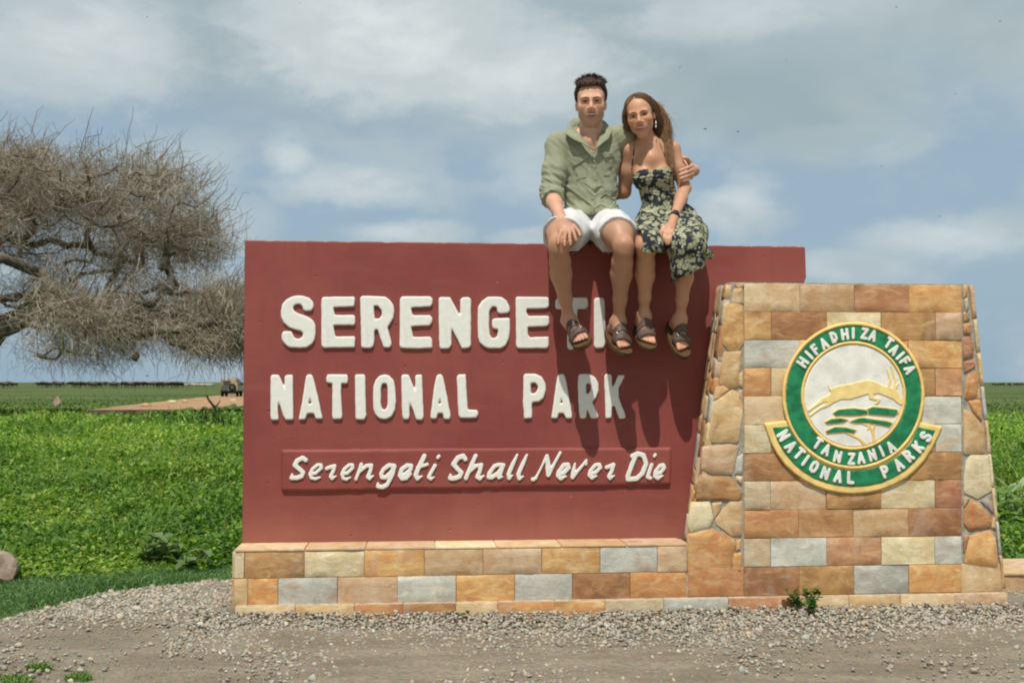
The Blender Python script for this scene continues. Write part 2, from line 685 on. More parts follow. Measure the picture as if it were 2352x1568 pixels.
def relief(name, sdf, box, cell, off, T, R, mat, parent, sm=2, rough=0.0, seed=0):
    """a raised shape on the plane `off`; sdf in view px, T metres thick, edge rounded over R px"""
    x0, y0, x1, y1 = box
    nx, ny = int((x1 - x0) / cell) + 2, int((y1 - y0) / cell) + 2
    X = x0 + np.arange(nx) * cell
    Y = y0 + np.arange(ny) * cell
    P = np.stack(np.meshgrid(X, Y, indexing='ij'), -1)
    d = smooth(sdf(P), sm)
    if rough:
        d = d + rough * vnoise(np.dstack([P, np.full(P.shape[:2], seed * 7.7)]), 0.09, seed)
    ins = d > 0
    cellin = ins[:-1, :-1] | ins[1:, :-1] | ins[:-1, 1:] | ins[1:, 1:]
    gx, gy = np.gradient(d, cell)
    g2 = np.maximum(gx * gx + gy * gy, 0.05)
    Q = P.copy()
    mv = np.clip(-d / g2, 0, cell * 1.6)
    Q[..., 0] += np.where(ins, 0, mv * gx)
    Q[..., 1] += np.where(ins, 0, mv * gy)
    t = np.clip(d / R, 0, 1)
    h = T * np.sqrt(np.clip(1 - (1 - t) ** 2, 0, 1))
    h = np.where(ins, np.maximum(h, 0.25 * T), -0.003)
    used = np.zeros_like(ins)
    for a in (slice(0, -1), slice(1, None)):
        for b in (slice(0, -1), slice(1, None)):
            used[a, b] |= cellin
    idx = -np.ones(ins.shape, int)
    idx[used] = np.arange(used.sum())
    V = LP(Q[..., 0][used], Q[..., 1][used], off + h[used])
    I, J = np.nonzero(cellin)
    F = np.stack([idx[I, J], idx[I, J + 1], idx[I + 1, J + 1], idx[I + 1, J]], -1)
    c = V.mean(0)
    return mesh_np(name, V - c, F, mat, parent, True, loc=c)


# ================================================================== the monument
sign = empty("park_sign", tuple(OV), SIGN_RZ,
             "dark red concrete welcome wall with white lettering on a sandstone base and pillar", "sign")

S0 = float(LP(562, 552)[0])
S1 = float(LP(1852, 600)[0])
Z_TOP, Z_LEDGE, Z_BASE0 = 1.871, 0.332, 0.073
OFF_BASE = 0.21
z_pil = 1.657
sA = float(LP(1760, 700)[0])


def make_wall():
    bm = bmesh.new()
    pts = [(S0, Z_LEDGE - 0.1), (sA, Z_LEDGE - 0.1), (sA, z_pil + 0.012), (S1 - 0.012, z_pil + 0.018), (S1, z_pil + 0.05), (S1 - 0.004, Z_TOP - 0.006),
           (S1 - 0.02, Z_TOP), (S0, Z_TOP)]
    f = bm.faces.new([bm.verts.new((x, 0, z)) for x, z in pts])
    r = bmesh.ops.extrude_face_region(bm, geom=[f])
    for v in r['geom']:
        if isinstance(v, bmesh.types.BMVert):
            v.co.y += 0.26
    bmesh.ops.recalc_face_normals(bm, faces=bm.faces)
    es = [e for e in bm.edges if len(e.link_faces) == 2 and e.calc_face_angle(0) > 0.9]
    bmesh.ops.bevel(bm, geom=es, offset=0.007, segments=3, affect='EDGES', profile=0.5)
    me = bpy.data.meshes.new("sign_wall")
    bm.to_mesh(me)
    bm.free()
    me.materials.append(M_RED)
    return link(bpy.data.objects.new("sign_wall", me), sign)


wall = make_wall()

C3 = lambda p: (588 + p[0] * .21875, 649.25 + p[1] * .21875)
C4 = lambda p: (1041.25 + p[0] * .21875, 649.25 + p[1] * .21875)
C5 = lambda p: (624.75 + p[0] * .20833, 1004.5 + p[1] * .20833)
C6 = lambda p: (1090.25 + p[0] * .20833, 1004.5 + p[1] * .20833)

BIG = [
 (C3, [[(608,250),(600,200),(560,160),(500,138),(440,133),(380,143),(320,178),(275,225),(258,300),(262,370),(285,420),(340,465),(420,495),(475,508),(492,535),(488,565),(465,585),(440,590),(410,578),(390,550),(375,515),(350,508),(285,510),(268,545),(270,600),(300,645),(350,680),(440,685),(530,682),(590,645),(622,590),(630,500),(628,450),(605,400),(560,365),(500,340),(440,320),(405,300),(392,270),(400,240),(430,225),(465,228),(485,255),(495,290),(530,300),(590,290)]]),
 (C3, [[(685,175),(700,150),(1030,145),(1042,165),(1035,250),(815,260),(830,340),(1030,338),(1043,360),(1043,425),(1030,445),(815,447),(835,565),(1035,560),(1045,580),(1040,680),(710,685),(685,660)]]),
 (C3, [[(1092,160),(1110,140),(1180,137),(1360,148),(1410,185),(1445,240),(1455,300),(1445,370),(1385,470),(1427,640),(1415,675),(1380,685),(1335,680),(1275,495),(1260,490),(1245,510),(1245,620),(1235,670),(1200,690),(1105,685)],
       [(1237,245),(1275,243),(1315,290),(1320,340),(1300,372),(1250,380)]]),
 (C3, [[(1510,175),(1530,145),(1830,142),(1858,170),(1855,230),(1830,252),(1628,262),(1645,340),(1825,340),(1853,375),(1850,415),(1825,450),(1632,460),(1650,570),(1830,567),(1853,605),(1855,685),(1700,695),(1515,685),(1505,650)]]),
 (C3, [[(1915,170),(1935,150),(2040,152),(2145,350),(2140,180),(2165,155),(2230,150),(2260,175),(2260,660),(2240,685),(2160,692),(2055,480),(2055,650),(2035,692),(1935,695),(1922,660)]]),
 (C4, [[(597,290),(590,245),(560,190),(510,152),(440,147),(360,150),(300,190),(258,250),(253,400),(258,580),(275,630),(330,675),(380,690),(500,690),(550,660),(585,590),(597,500),(597,380),(580,367),(420,375),(403,400),(405,470),(420,485),(470,490),(460,560),(435,582),(405,580),(385,545),(378,450),(380,300),(400,262),(425,250),(455,260),(460,310),(490,325),(580,318)]]),
 (C4, [[(652,165),(665,148),(990,150),(1008,170),(1008,245),(985,270),(775,275),(770,310),(790,350),(1000,345),(1010,365),(1010,430),(985,458),(785,465),(785,540),(800,572),(1003,565),(1005,660),(990,690),(670,690),(658,660)]]),
 (C4, [[(1070,190),(1090,160),(1400,152),(1415,180),(1413,255),(1395,278),(1303,278),(1305,660),(1290,695),(1215,700),(1195,680),(1190,278),(1085,278),(1068,255)]]),
 (C4, [[(1475,180),(1490,160),(1570,155),(1590,180),(1597,400),(1597,640),(1580,685),(1490,690),(1473,660)]]),
 (C3, [[(152,1000),(165,965),(240,965),(265,1010),(300,1120),(300,985),(320,968),(385,965),(390,1000),(395,1440),(310,1440),(285,1400),(235,1250),(235,1380),(240,1440),(160,1442),(150,1390)]]),
 (C3, [[(525,980),(545,960),(580,960),(600,985),(650,1180),(703,1430),(625,1430),(605,1370),(540,1372),(520,1435),(445,1440),(480,1270)], [(567,1200),(585,1270),(550,1275)]]),
 (C3, [[(735,1000),(750,962),(960,960),(970,1000),(965,1050),(950,1060),(898,1055),(895,1180),(910,1400),(900,1430),(805,1435),(798,1400),(800,1200),(800,1055),(740,1050)]]),
 (C3, [[(1037,975),(1050,960),(1140,962),(1150,1000),(1155,1250),(1162,1390),(1140,1438),(1045,1435),(1040,1200)]]),
 (C3, [[(1350,962),(1400,975),(1445,1020),(1465,1100),(1472,1230),(1465,1330),(1430,1400),(1380,1430),(1340,1435),(1290,1420),(1250,1380),(1230,1320),(1226,1200),(1230,1090),(1255,1020),(1295,975)],
       [(1345,1055),(1370,1060),(1380,1110),(1380,1280),(1365,1325),(1345,1335),(1322,1320),(1313,1260),(1315,1120),(1325,1065)]]),
 (C3, [[(1525,985),(1540,962),(1605,965),(1672,1135),(1670,985),(1685,965),(1745,965),(1757,1250),(1762,1400),(1750,1440),(1680,1440),(1612,1240),(1618,1400),(1605,1432),(1545,1435),(1532,1400)]]),
 (C3, [[(1890,985),(1910,960),(1945,960),(1965,985),(2010,1200),(2047,1400),(2035,1435),(1970,1432),(1958,1370),(1912,1370),(1900,1425),(1835,1432),(1830,1400),(1865,1120)], [(1932,1205),(1945,1270),(1915,1275)]]),
 (C3, [[(2105,1000),(2120,962),(2205,960),(2212,1100),(2228,1330),(2320,1332),(2337,1365),(2330,1400),(2310,1420),(2140,1420),(2125,1390)]]),
 (C4, [[(735,975),(755,955),(860,955),(930,985),(970,1060),(975,1130),(950,1210),(900,1250),(830,1255),(828,1330),(830,1420),(740,1430),(730,1250)], [(815,1055),(855,1050),(885,1080),(885,1120),(860,1155),(818,1165)]]),
 (C4, [[(1090,985),(1110,955),(1160,955),(1180,1000),(1250,1390),(1245,1425),(1180,1425),(1155,1370),(1110,1370),(1095,1425),(1025,1425)], [(1135,1205),(1148,1260),(1122,1275)]]),
 (C4, [[(1310,985),(1325,955),(1420,955),(1490,990),(1525,1060),(1527,1130),(1500,1210),(1460,1250),(1490,1320),(1527,1400),(1515,1425),(1440,1425),(1400,1300),(1400,1400),(1385,1425),(1325,1425),(1312,1250),(1305,1100)],
       [(1395,1060),(1425,1055),(1442,1080),(1440,1130),(1420,1160),(1397,1165)]]),
 (C4, [[(1582,985),(1600,955),(1655,955),(1665,990),(1668,1110),(1730,965),(1795,965),(1797,985),(1735,1110),(1738,1200),(1812,1400),(1805,1425),(1740,1428),(1690,1290),(1668,1300),(1660,1420),(1595,1428),(1590,1250)]]),
]
for i, (tr, polys) in enumerate(BIG):
    pp = [[tr(p) for p in poly] for poly in polys]
    relief("letter", polys_sdf(pp[0], pp[1:]), bounds(pp[0], 5), 1.6, 0.0, 0.014, 2.4, M_LETTER, wall, 2, 0.5, i)

# the raised slogan panel with its hand-painted plaster script
PAN = [(645, 1031), (1543, 1026), (1541, 1114), (645, 1129)]
panel = relief("slogan_panel", polys_sdf(PAN), bounds(PAN, 6), 5.0, 0.0, 0.016, 3.0, M_RED_PANEL, sign, 0, 0.6, 3)
W = lambda pts, r: [(*p[:2], p[2] if len(p) > 2 else r) for p in pts]
SCRIPT = [
 (C5, [W([(372,248),(338,224),(280,255),(250,305),(300,345),(342,385),(328,425),(270,446),(215,446),(222,405,12)], 26)]),
 (C5, [W([(430,402),(480,392),(545,335),(540,302),(500,302),(445,350),(418,405),(432,445),(480,455),(532,437,10)], 20)]),
 (C5, [W([(604,342),(640,328),(692,312),(680,360),(645,430),(662,452),(705,425,10)], 22)]),
 (C5, [W([(782,402),(830,392),(890,335),(888,302),(850,302),(797,350),(770,405),(785,452),(820,460),(867,437,10)], 20)]),
 (C5, [W([(985,295),(960,370),(927,460)], 20), W([(945,400,14),(1040,312),(1096,307),(1085,370),(1055,436),(1075,452),(1118,420,10)], 22)]),
 (C5, [W([(1350,312),(1290,307),(1228,350),(1203,400),(1212,438),(1250,440),(1310,390),(1352,318),(1330,400),(1272,518),(1220,545),(1168,540),(1168,505,14)], 24)]),
 (C5, [W([(1412,420),(1455,418),(1530,352),(1536,312),(1490,307),(1432,350),(1408,420),(1432,452),(1480,448),(1522,400)], 24)]),
 (C5, [W([(1682,202),(1622,320),(1584,415),(1602,450),(1655,425,10)], 26), W([(1605,330),(1712,296,18)], 20)]),
 (C5, [W([(1797,310),(1745,400),(1728,438),(1750,455),(1787,437,10)], 22), W([(1828,222),(1842,205)], 20)]),
 (C5, [W([(2132,238),(2110,202),(2050,225),(2000,295),(2045,345),(2088,385),(2068,430),(2005,450),(1966,446),(1968,410,14)], 27)]),
 (C5, [W([(2247,202),(2200,300),(2138,450)], 24), W([(2160,400,14),(2240,315),(2308,302),(2292,370),(2262,436),(2290,452),(2336,420,10)], 24)]),
 (C6, [W([(318,305),(262,300),(220,315),(164,390),(154,438),(190,440),(260,390),(312,315),(284,400),(267,440),(308,432,10)], 24)]),
 (C6, [W([(470,190,14),(422,290),(374,405),(380,446),(420,415,10)], 25)]),
 (C6, [W([(576,192,14),(532,290),(480,410),(492,450),(536,428,10)], 25)]),
 (C6, [W([(642,462,24),(672,450,18),(722,358,14),(796,200,18),(812,412,26),(884,278,18),(944,168,18)], 20), W([(800,205,20),(812,340,34),(810,415,22)], 20)]),
 (C6, [W([(924,402),(980,392),(1038,332),(1028,298),(985,302),(925,380),(918,420),(948,450),(1006,428,12)], 24)]),
 (C6, [W([(1106,290,14),(1088,380,24),(1080,438,24),(1150,352,18),(1202,292,18),(1234,248,12),(1230,300,14)], 18)]),
 (C6, [W([(1270,402),(1330,388),(1386,332),(1374,298),(1332,302),(1275,370),(1264,415),(1292,446),(1346,422,10)], 22)]),
 (C6, [W([(1454,330),(1492,318),(1530,300),(1512,370),(1478,428),(1492,448),(1540,420,10)], 23)]),
 (C6, [W([(1738,205),(1800,178),(1862,198),(1890,290),(1850,395),(1785,452),(1692,462),(1690,425),(1735,300),(1775,205)], 27)]),
 (C6, [W([(1953,300),(1920,395),(1907,438),(1938,448)], 22), W([(1982,206),(1992,190)], 20)]),
 (C6, [W([(2000,402),(2050,388),(2092,335),(2078,304),(2040,312),(1992,380),(1988,428),(2020,450),(2076,420,10)], 22)]),
]
for i, (tr, strokes) in enumerate(SCRIPT):
    k = .20833
    st = [[(*tr(p), p[2] * k) for p in s] for s in strokes]
    allp = [p for s in st for p in s]
    relief("script_letter", stroke_sdf(st), bounds([p[:2] for p in allp], 8), 1.1, 0.016, 0.009, 1.8, M_LETTER, panel, 1, 0.45, i + 50)


# ------------------------------------------------------------------ stone tiles
def tile(s0, s1, z0, z1, off, kind, parent, name="tile", th=0.03, gap=0.0010, nx=6, ny=4, name_seed=[0]):
    """one sandstone facing tile with an uneven riven face"""
    name_seed[0] += 1
    r = np.random.default_rng(name_seed[0])
    off = off + r.uniform(-0.0025, 0.0035)
    jit = lambda: r.uniform(-0.0012, 0.0012)
    s0, s1, z0, z1 = s0 + gap + jit(), s1 - gap + jit(), z0 + gap + jit(), z1 - gap + jit()
    cx, cz = (s0 + s1) / 2, (z0 + z1) / 2
    e = 0.0022
    xs = np.concatenate([[s0], np.linspace(s0 + e, s1 - e, nx), [s1]]) - cx
    zs = np.concatenate([[z0], np.linspace(z0 + e, z1 - e, ny), [z1]]) - cz
    X, Z = np.meshgrid(xs, zs, indexing='ij')
    Y = -0.0020 * vnoise(np.stack([X, Z, np.full_like(X, name_seed[0] * 3.1)], -1), 26, 5) - 0.0015 * r.uniform(-1, 1, X.shape)
    bx, bz = np.ones_like(X, bool), np.ones_like(X, bool)
    bx[1:-1] = False
    bz[:, 1:-1] = False
    edge = bx | bz
    Y[edge] = 0.0010 + 0.0008 * r.uniform(-1, 1, edge.sum())
    n0, n1 = X.shape
    V = np.stack([X, Y, Z], -1).reshape(-1, 3)
    idx = np.arange(n0 * n1).reshape(n0, n1)
    F = np.stack([idx[:-1, :-1], idx[1:, :-1], idx[1:, 1:], idx[:-1, 1:]], -1).reshape(-1, 4)
    back = np.array([[s0 - cx, th, z0 - cz], [s1 - cx, th, z0 - cz], [s1 - cx, th, z1 - cz], [s0 - cx, th, z1 - cz]])
    b = len(V)
    V = np.vstack([V, back])
    o = mesh_np(name, V, [F], MATS[kind], parent, False, loc=(cx, -off, cz))
    me = o.data
    bm = bmesh.new()
    bm.from_mesh(me)
    bm.verts.ensure_lookup_table()
    loops = [([idx[i, 0] for i in range(n0)], (b, b + 1)), ([idx[n0 - 1, j] for j in range(n1)], (b + 1, b + 2)),
             ([idx[i, n1 - 1] for i in range(n0 - 1, -1, -1)], (b + 2, b + 3)), ([idx[0, j] for j in range(n1 - 1, -1, -1)], (b + 3, b))]
    for ring, (p, q) in loops:
        bm.faces.new([bm.verts[int(k)] for k in ring[::-1]] + [bm.verts[p], bm.verts[q]])
    bmesh.ops.recalc_face_normals(bm, faces=bm.faces)
    bm.to_mesh(me)
    bm.free()
    return o


def SX(px, py, off):
    return float(LP(px, py, off)[0])


s_left = SX(538, 1330, OFF_BASE)
s_pl = SX(1577, 1340, OFF_BASE)
s_pr = SX(2305, 1340, OFF_BASE)
Z_R1, Z_R2 = 0.3415, 0.202
# base core and ledge
b = MB().box((s_left + 0.004, -OFF_BASE + 0.008, -0.1), (s_pl + 0.02, 0.42, Z_LEDGE + 0.004))
base = b.build("stone_base", M_MORTAR_PALE, sign)
yb = 1300
xs1 = [538, 561.6, 699.5, 836.8, 974, 1109.6, 1244.3, 1378, 1510, 1577]
k1 = ['cream', 'brown', 'cream', 'orange', 'tan', 'pink', 'ochre', 'grey', 'pink']
for i, k in enumerate(k1):
    tile(SX(xs1[i], 1293, OFF_BASE), SX(xs1[i + 1], 1293, OFF_BASE), Z_R2, Z_R1 - 0.012, OFF_BASE, k, base)
xs2 = [538, 568.7, 638, 775.4, 912.6, 1047.3, 1182.3, 1315, 1447, 1577]
k2 = ['tan', 'orange', 'grey', 'pink', 'grey', 'orange', 'grey', 'brown', 'orange']
for i, k in enumerate(k2):
    tile(SX(xs2[i], 1360, OFF_BASE), SX(xs2[i + 1], 1360, OFF_BASE), Z_BASE0, Z_R2, OFF_BASE, k, base)
# the ledge's own thin capping slabs (seen edge-on and from above)
rl = np.random.default_rng(5)
caps = [538, 700, 840, 1000, 1140, 1290, 1440, 1577]
for i in range(len(caps) - 1):
    a0, a1 = SX(caps[i], 1250, OFF_BASE), SX(caps[i + 1], 1250, OFF_BASE)
    MB().box((a0 + 0.002, -OFF_BASE - 0.003, Z_R1 - 0.011), (a1 - 0.002, -0.002, Z_R1 + rl.uniform(0, 0.002))).build(
        "capping_slab", MATS[['pink', 'tan', 'pink', 'cream', 'pink', 'tan', 'pink'][i]], base, bevel=0.004)
# left return of the base
for z0, z1, k in ((Z_BASE0, Z_R2, 'tan'), (Z_R2, Z_R1 - 0.012, 'cream')):
    for y0, y1 in ((-OFF_BASE + 0.01, 0.09), (0.094, 0.41)):
        MB().box((s_left - 0.012, y0, z0 + .002), (s_left + 0.01, y1, z1 - .002)).build("tile", MATS[k], base, bevel=0.004)

# plinth course along the ground
OFF_PL = OFF_BASE + 0.03
plinth = MB().box((SX(539, 1400, OFF_PL) + 0.004, -OFF_PL + 0.008, -0.15), (SX(2315, 1380, OFF_PL) - 0.004, -OFF_BASE + 0.03, Z_BASE0 - 0.003)).build("plinth", M_MORTAR_PALE, sign)
xs3 = [539, 677.9, 814, 925.6, 1047.3, 1143.5, 1274, 1390, 1525, 1673, 1823, 1950.6, 2068.4, 2191.7, 2315]
k3 = ['pink', 'tan', 'orange', 'brown', 'pink', 'orange', 'orange', 'cream', 'grey', 'red', 'pink', 'tan', 'pink', 'pink']
for i, k in enumerate(k3):
    tile(SX(xs3[i], 1398 - i * 2, OFF_PL), SX(xs3[i + 1], 1398 - i * 2, OFF_PL), -0.06, Z_BASE0 + 0.001, OFF_PL, k, plinth, th=0.028)
    MB().box((SX(xs3[i], 1398 - i * 2, OFF_PL) + .003, -OFF_PL + 0.004, Z_BASE0 - 0.004), (SX(xs3[i + 1], 1398 - i * 2, OFF_PL) - .003, -OFF_BASE + .004, Z_BASE0 + 0.002)).build("plinth_top", M_MORTAR_PALE, plinth)

# ------------------------------------------------------------------ pillar
pil_pts = [(1672, 646), (2231, 654), (2303, 1372), (1577, 1372)]
lp = [LP(x, y, OFF_BASE) for x, y in pil_pts]
lp[0][2] = lp[1][2] = z_pil
lp[2][2] = lp[3][2] = Z_BASE0 - 0.02


def make_pillar():
    bm = bmesh.new()
    a = [bm.verts.new((p[0], -OFF_BASE + 0.007, p[2])) for p in lp]
    f = bm.faces.new(a)
    r = bmesh.ops.extrude_face_region(bm, geom=[f])
    for v in r['geom']:
        if isinstance(v, bmesh.types.BMVert):
            v.co.y = 0.36
    bmesh.ops.recalc_face_normals(bm, faces=bm.faces)
    me = bpy.data.meshes.new("stone_pillar")
    bm.to_mesh(me)
    bm.free()
    me.materials.append(M_MORTAR)
    return link(bpy.data.objects.new("stone_pillar", me), sign)


pillar = make_pillar()
zr = np.linspace(z_pil - 0.006, Z_BASE0 + 0.004, 12)
ROWS = [
 ([1709, 1837, 1963, 2088, 2209], ['pink', 'tan', 'red', 'orange']),
 ([1709, 1772, 1899, 2024, 2148, 2209], ['ochre', 'brown', 'cream', 'brown', 'pink']),
 ([1709, 1835, 1961, 2087, 2209], ['grey', 'pink', 'orange', 'orange']),
 ([1709, 1771, 1898, 2024, 2148, 2209], ['orange', 'tan', 'pink', 'brown', 'red']),
 ([1709, 1835, 1961, 2087, 2209], ['pink', 'tan', 'tan', 'grey']),
 ([1709, 1771, 1898, 2024, 2148, 2209], ['cream', 'red', 'tan', 'pink', 'grey']),
 ([1709, 1835, 1961, 2088, 2209], ['brown', 'pink', 'red', 'brown']),
 ([1709, 1770, 1898, 2024, 2148, 2209], ['cream', 'pink', 'brown', 'cream', 'red']),
 ([1709, 1834, 1960, 2087, 2209], ['orange', 'brown', 'tan', 'brown']),
 ([1709, 1770, 1898, 2024, 2147, 2209], ['cream', 'grey', 'red', 'cream', 'grey']),
 ([1580, 1709, 1836, 1962, 2087, 2209, 2303], ['orange', 'brown', 'brown', 'grey', 'orange', 'pink']),
]
for ri, (xs, ks) in enumerate(ROWS):
    ypx = 685 + ri * 65.5
    for i, k in enumerate(ks):
        tile(SX(xs[i], ypx, OFF_BASE), SX(xs[i + 1], ypx, OFF_BASE), zr[ri + 1], zr[ri], OFF_BASE, k, pillar)


def stone(poly, off, kind, parent, th=0.02, name="stone", plane=None, seed=0):
    """one flat rubble stone from its outline (view px), with a rounded rim and an uneven face"""
    r = np.random.default_rng(seed + 900)
    P = np.array([LP(x, y, off) for x, y in poly]) if plane is None else np.array([plane(x, y) for x, y in poly])
    c = P.mean(0)
    n = len(P)
    # the outline is rounded by cutting its corners once
    Q = []
    for i in range(n):
        a, b = P[i], P[(i + 1) % n]
        Q += [a * .94 + b * .06, a * .06 + b * .94]
    Q = np.array(Q)
    nrm = np.array([0, -1.0, 0]) if plane is None else plane.n
    m = len(Q)
    Q = c + (Q - c) * 1.075
    rings = [Q - nrm * 0.02, Q + nrm * (th * 0.70), c + (Q - c) * .975 + nrm * th, c + (Q - c) * .5 + nrm * (th + 0.001)]
    V = np.vstack(rings + [c[None] + nrm * (th + 0.002)])
    V[2 * m:] += nrm * r.uniform(-.002, .002, (len(V) - 2 * m, 1))
    F4 = []
    for k in range(3):
        for i in range(m):
            j = (i + 1) % m
            F4.append((k * m + i, k * m + j, (k + 1) * m + j, (k + 1) * m + i))
    F3 = [(3 * m + i, 3 * m + (i + 1) % m, 4 * m) for i in range(m)]
    o = mesh_np(name, V - c, [np.array(F4), np.array(F3)], MATS[kind], parent, False, loc=c)
    bm = bmesh.new()
    bm.from_mesh(o.data)
    bmesh.ops.recalc_face_normals(bm, faces=bm.faces)
    bm.to_mesh(o.data)
    bm.free()
    return o


CA = lambda p: (1531.25 + p[0] * .51598, 612.5 + p[1] * .51598)
CB = lambda p: (2168.25 + p[0] * .50760, 637 + p[1] * .50760)
RUB_L = [
 ([(302,75),(343,72),(340,90),(312,96)], 'pink'), ([(298,102),(335,96),(340,163),(312,170),(290,160)], 'pink'),
 ([(265,180),(300,168),(335,180),(340,335),(320,365),(280,372),(250,340),(247,300)], 'ochre'),
 ([(256,385),(328,380),(325,450),(315,530),(290,540),(238,520),(242,450)], 'tan'),
 ([(218,537),(250,530),(275,545),(240,580),(208,592)], 'ochre'),
 ([(206,612),(290,553),(330,580),(333,650),(315,775),(203,775),(192,740),(200,660)], 'tan'),
 ([(168,802),(280,792),(318,802),(306,840),(288,920),(212,920),(158,898)], 'pink'),
 ([(312,850),(338,832),(334,920),(302,922)], 'grey'),
 ([(152,935),(280,935),(328,1000),(322,1038),(133,1032)], 'brown'),
 ([(112,1052),(188,1048),(203,1120),(188,1160),(108,1178),(98,1150)], 'cream'),
 ([(202,1052),(246,1048),(233,1088),(212,1120)], 'tan'),
 ([(282,1047),(331,1047),(329,1193),(290,1193),(222,1143),(218,1122)], 'tan'),
 ([(102,1192),(200,1168),(288,1208),(302,1232),(280,1348),(99,1353)], 'orange'),
 ([(311,1217),(329,1212),(327,1258),(307,1262)], 'ochre'), ([(296,1278),(333,1272),(329,1352),(293,1350)], 'orange'),
 ([(308,930),(334,932),(333,968),(312,952)], 'pink'), ([(322,475),(337,472),(337,538),(320,530)], 'tan'), ([(318,552),(337,547),(337,600),(323,590)], 'pink'),
]
for i, (poly, k) in enumerate(RUB_L):
    stone([CA(p) for p in poly], OFF_BASE - 0.007, k, pillar, 0.006, seed=i)
RUB_R = [
 ([(86,36),(104,36),(102,80),(86,95)], 'tan'), ([(88,100),(105,95),(110,138),(96,158)], 'cream'), ([(86,167),(96,157),(116,190),(86,203)], 'brown'),
 ([(86,211),(118,207),(117,253),(88,258)], 'orange'), ([(86,277),(115,270),(131,310),(129,358),(87,370)], 'red'), ([(89,382),(134,377),(139,404),(91,433)], 'red'),
 ([(96,490),(107,442),(144,432),(151,480),(148,538),(106,550),(92,540)], 'orange'), ([(110,561),(162,554),(169,648),(132,610)], 'orange'),
 ([(90,602),(124,614),(163,662),(180,692),(178,793),(90,793)], 'tan'), ([(102,832),(121,808),(203,810),(213,958),(150,995),(92,968),(92,900)], 'cream'),
 ([(92,1052),(125,1008),(160,1032),(218,1092),(204,1128),(111,1138),(92,1110)], 'orange'), ([(87,992),(113,997),(87,1037)], 'tan'),
 ([(163,1010),(203,1003),(222,1066)], 'purple'), ([(117,1172),(203,1147),(228,1180),(239,1310),(93,1288)], 'orange'), ([(87,1167),(112,1167),(87,1246)], 'red'),
 ([(148,555),(162,550),(164,545),(152,500)], 'tan'), ([(222,1085),(228,1090),(232,1140),(212,1128)], 'tan'),
]
for i, (poly, k) in enumerate(RUB_R):
    stone([CB(p) for p in poly], OFF_BASE - 0.007, k, pillar, 0.006, seed=i + 40)
# the pale edge stones down the right arris
ed = np.linspace(0, 1, 10)
for i in range(9):
    f0, f1 = ed[i] + 0.004, ed[i + 1] - 0.004
    q = []
    for f, w in ((f0, 0), (f0, 1), (f1, 1), (f1, 0)):
        xi = 110 + (262 - 110) * f ** 0.97
        xo = 128 + (273 - 128) * f
        q.append(CB((xi * (1 - w) + xo * w, 36 + f * 1370)))
    stone(q, OFF_BASE - 0.007, ['pink', 'cream', 'tan', 'grey', 'pink', 'cream', 'pink', 'grey', 'tan'][i], pillar, 0.012, seed=i + 80)


# side stones on the pillar's left flank
class Flank:
    def __init__(s):
        e = lp[3] - lp[0]
        s.e = e
        v = np.array([e[0], 0, e[2]])
        v /= np.linalg.norm(v)
        s.n = np.cross(v, np.array([0, 1.0, 0]))
        if s.n[0] > 0:
            s.n = -s.n

    def __call__(s, u, t):          # u depth 0 front .. 1 back, t 0 top .. 1 bottom
        p = lp[0] + s.e * t
        return np.array([p[0], -OFF_BASE + 0.004 + u * 0.20, p[2]]) - s.n * 0.002


fl = Flank()
rs = np.random.default_rng(3)
for c0, c1, n in ((0.02, 0.34, 12), (0.36, 0.66, 10), (0.68, 0.97, 11)):
    cuts = np.sort(np.concatenate([[0.005], np.linspace(0, 0.82, n)[1:-1] + rs.uniform(-.025, .025, n - 2), [0.82]]))
    for i in range(len(cuts) - 1):
        sl = rs.uniform(-.01, .01)
        stone([(c0, cuts[i] + .004 + sl), (c1, cuts[i] + .004 - sl), (c1, cuts[i + 1] - .004), (c0, cuts[i + 1] - .004)], 0,
              rs.choice(['tan', 'brown', 'orange', 'cream', 'grey', 'pink', 'tan']), pillar, 0.007, plane=fl, seed=i + int(c0 * 100) * 7)

# rear wing of the base, right of the pillar
wing = MB().box((s_pr - 0.25, 0.16, -0.1), (s_pr + 1.3, 0.62, 0.098)).build("low_wall", M_MORTAR_PALE, sign)
for r0, r1, offx in ((-0.06, 0.088, 0.0),):
    x = s_pr - 0.22 - offx
    i = 0
    while x < s_pr + 1.25:
        tile(max(x, s_pr - 0.24), min(x + 0.3, s_pr + 1.29), r0, r1, -0.155, ['pink', 'tan', 'orange', 'grey', 'tan', 'cream'][(i + int(offx * 20)) % 6], wing)
        x += 0.3
        i += 1
i = 0
x = s_pr - 0.25
while x < s_pr + 1.25:
    MB().box((x + .002, 0.15, 0.091), (x + 0.31, 0.62, 0.106)).build("capping_slab", MATS[['pink', 'tan', 'pink'][i % 3]], wing, bevel=0.004)
    x += 0.312
    i += 1

# ------------------------------------------------------------------ emblem
EC = lambda p: (1715 + p[0] * .29289, 704.4 + p[1] * .29289)
ek = .29289
ecx, ecy = EC((838, 697))


def ell_sdf(rx, ry):
    def f(P):
        q = np.stack([(P[..., 0] - ecx) / (rx * ek), (P[..., 1] - ecy) / (ry * ek)], -1)
        l = np.linalg.norm(q, axis=-1)
        return (1 - l) * (min(rx, ry) * ek)
    return f


def ring_sdf(o, i):
    a, b = ell_sdf(*o), ell_sdf(*i)
    return lambda P: np.minimum(a(P), -b(P))


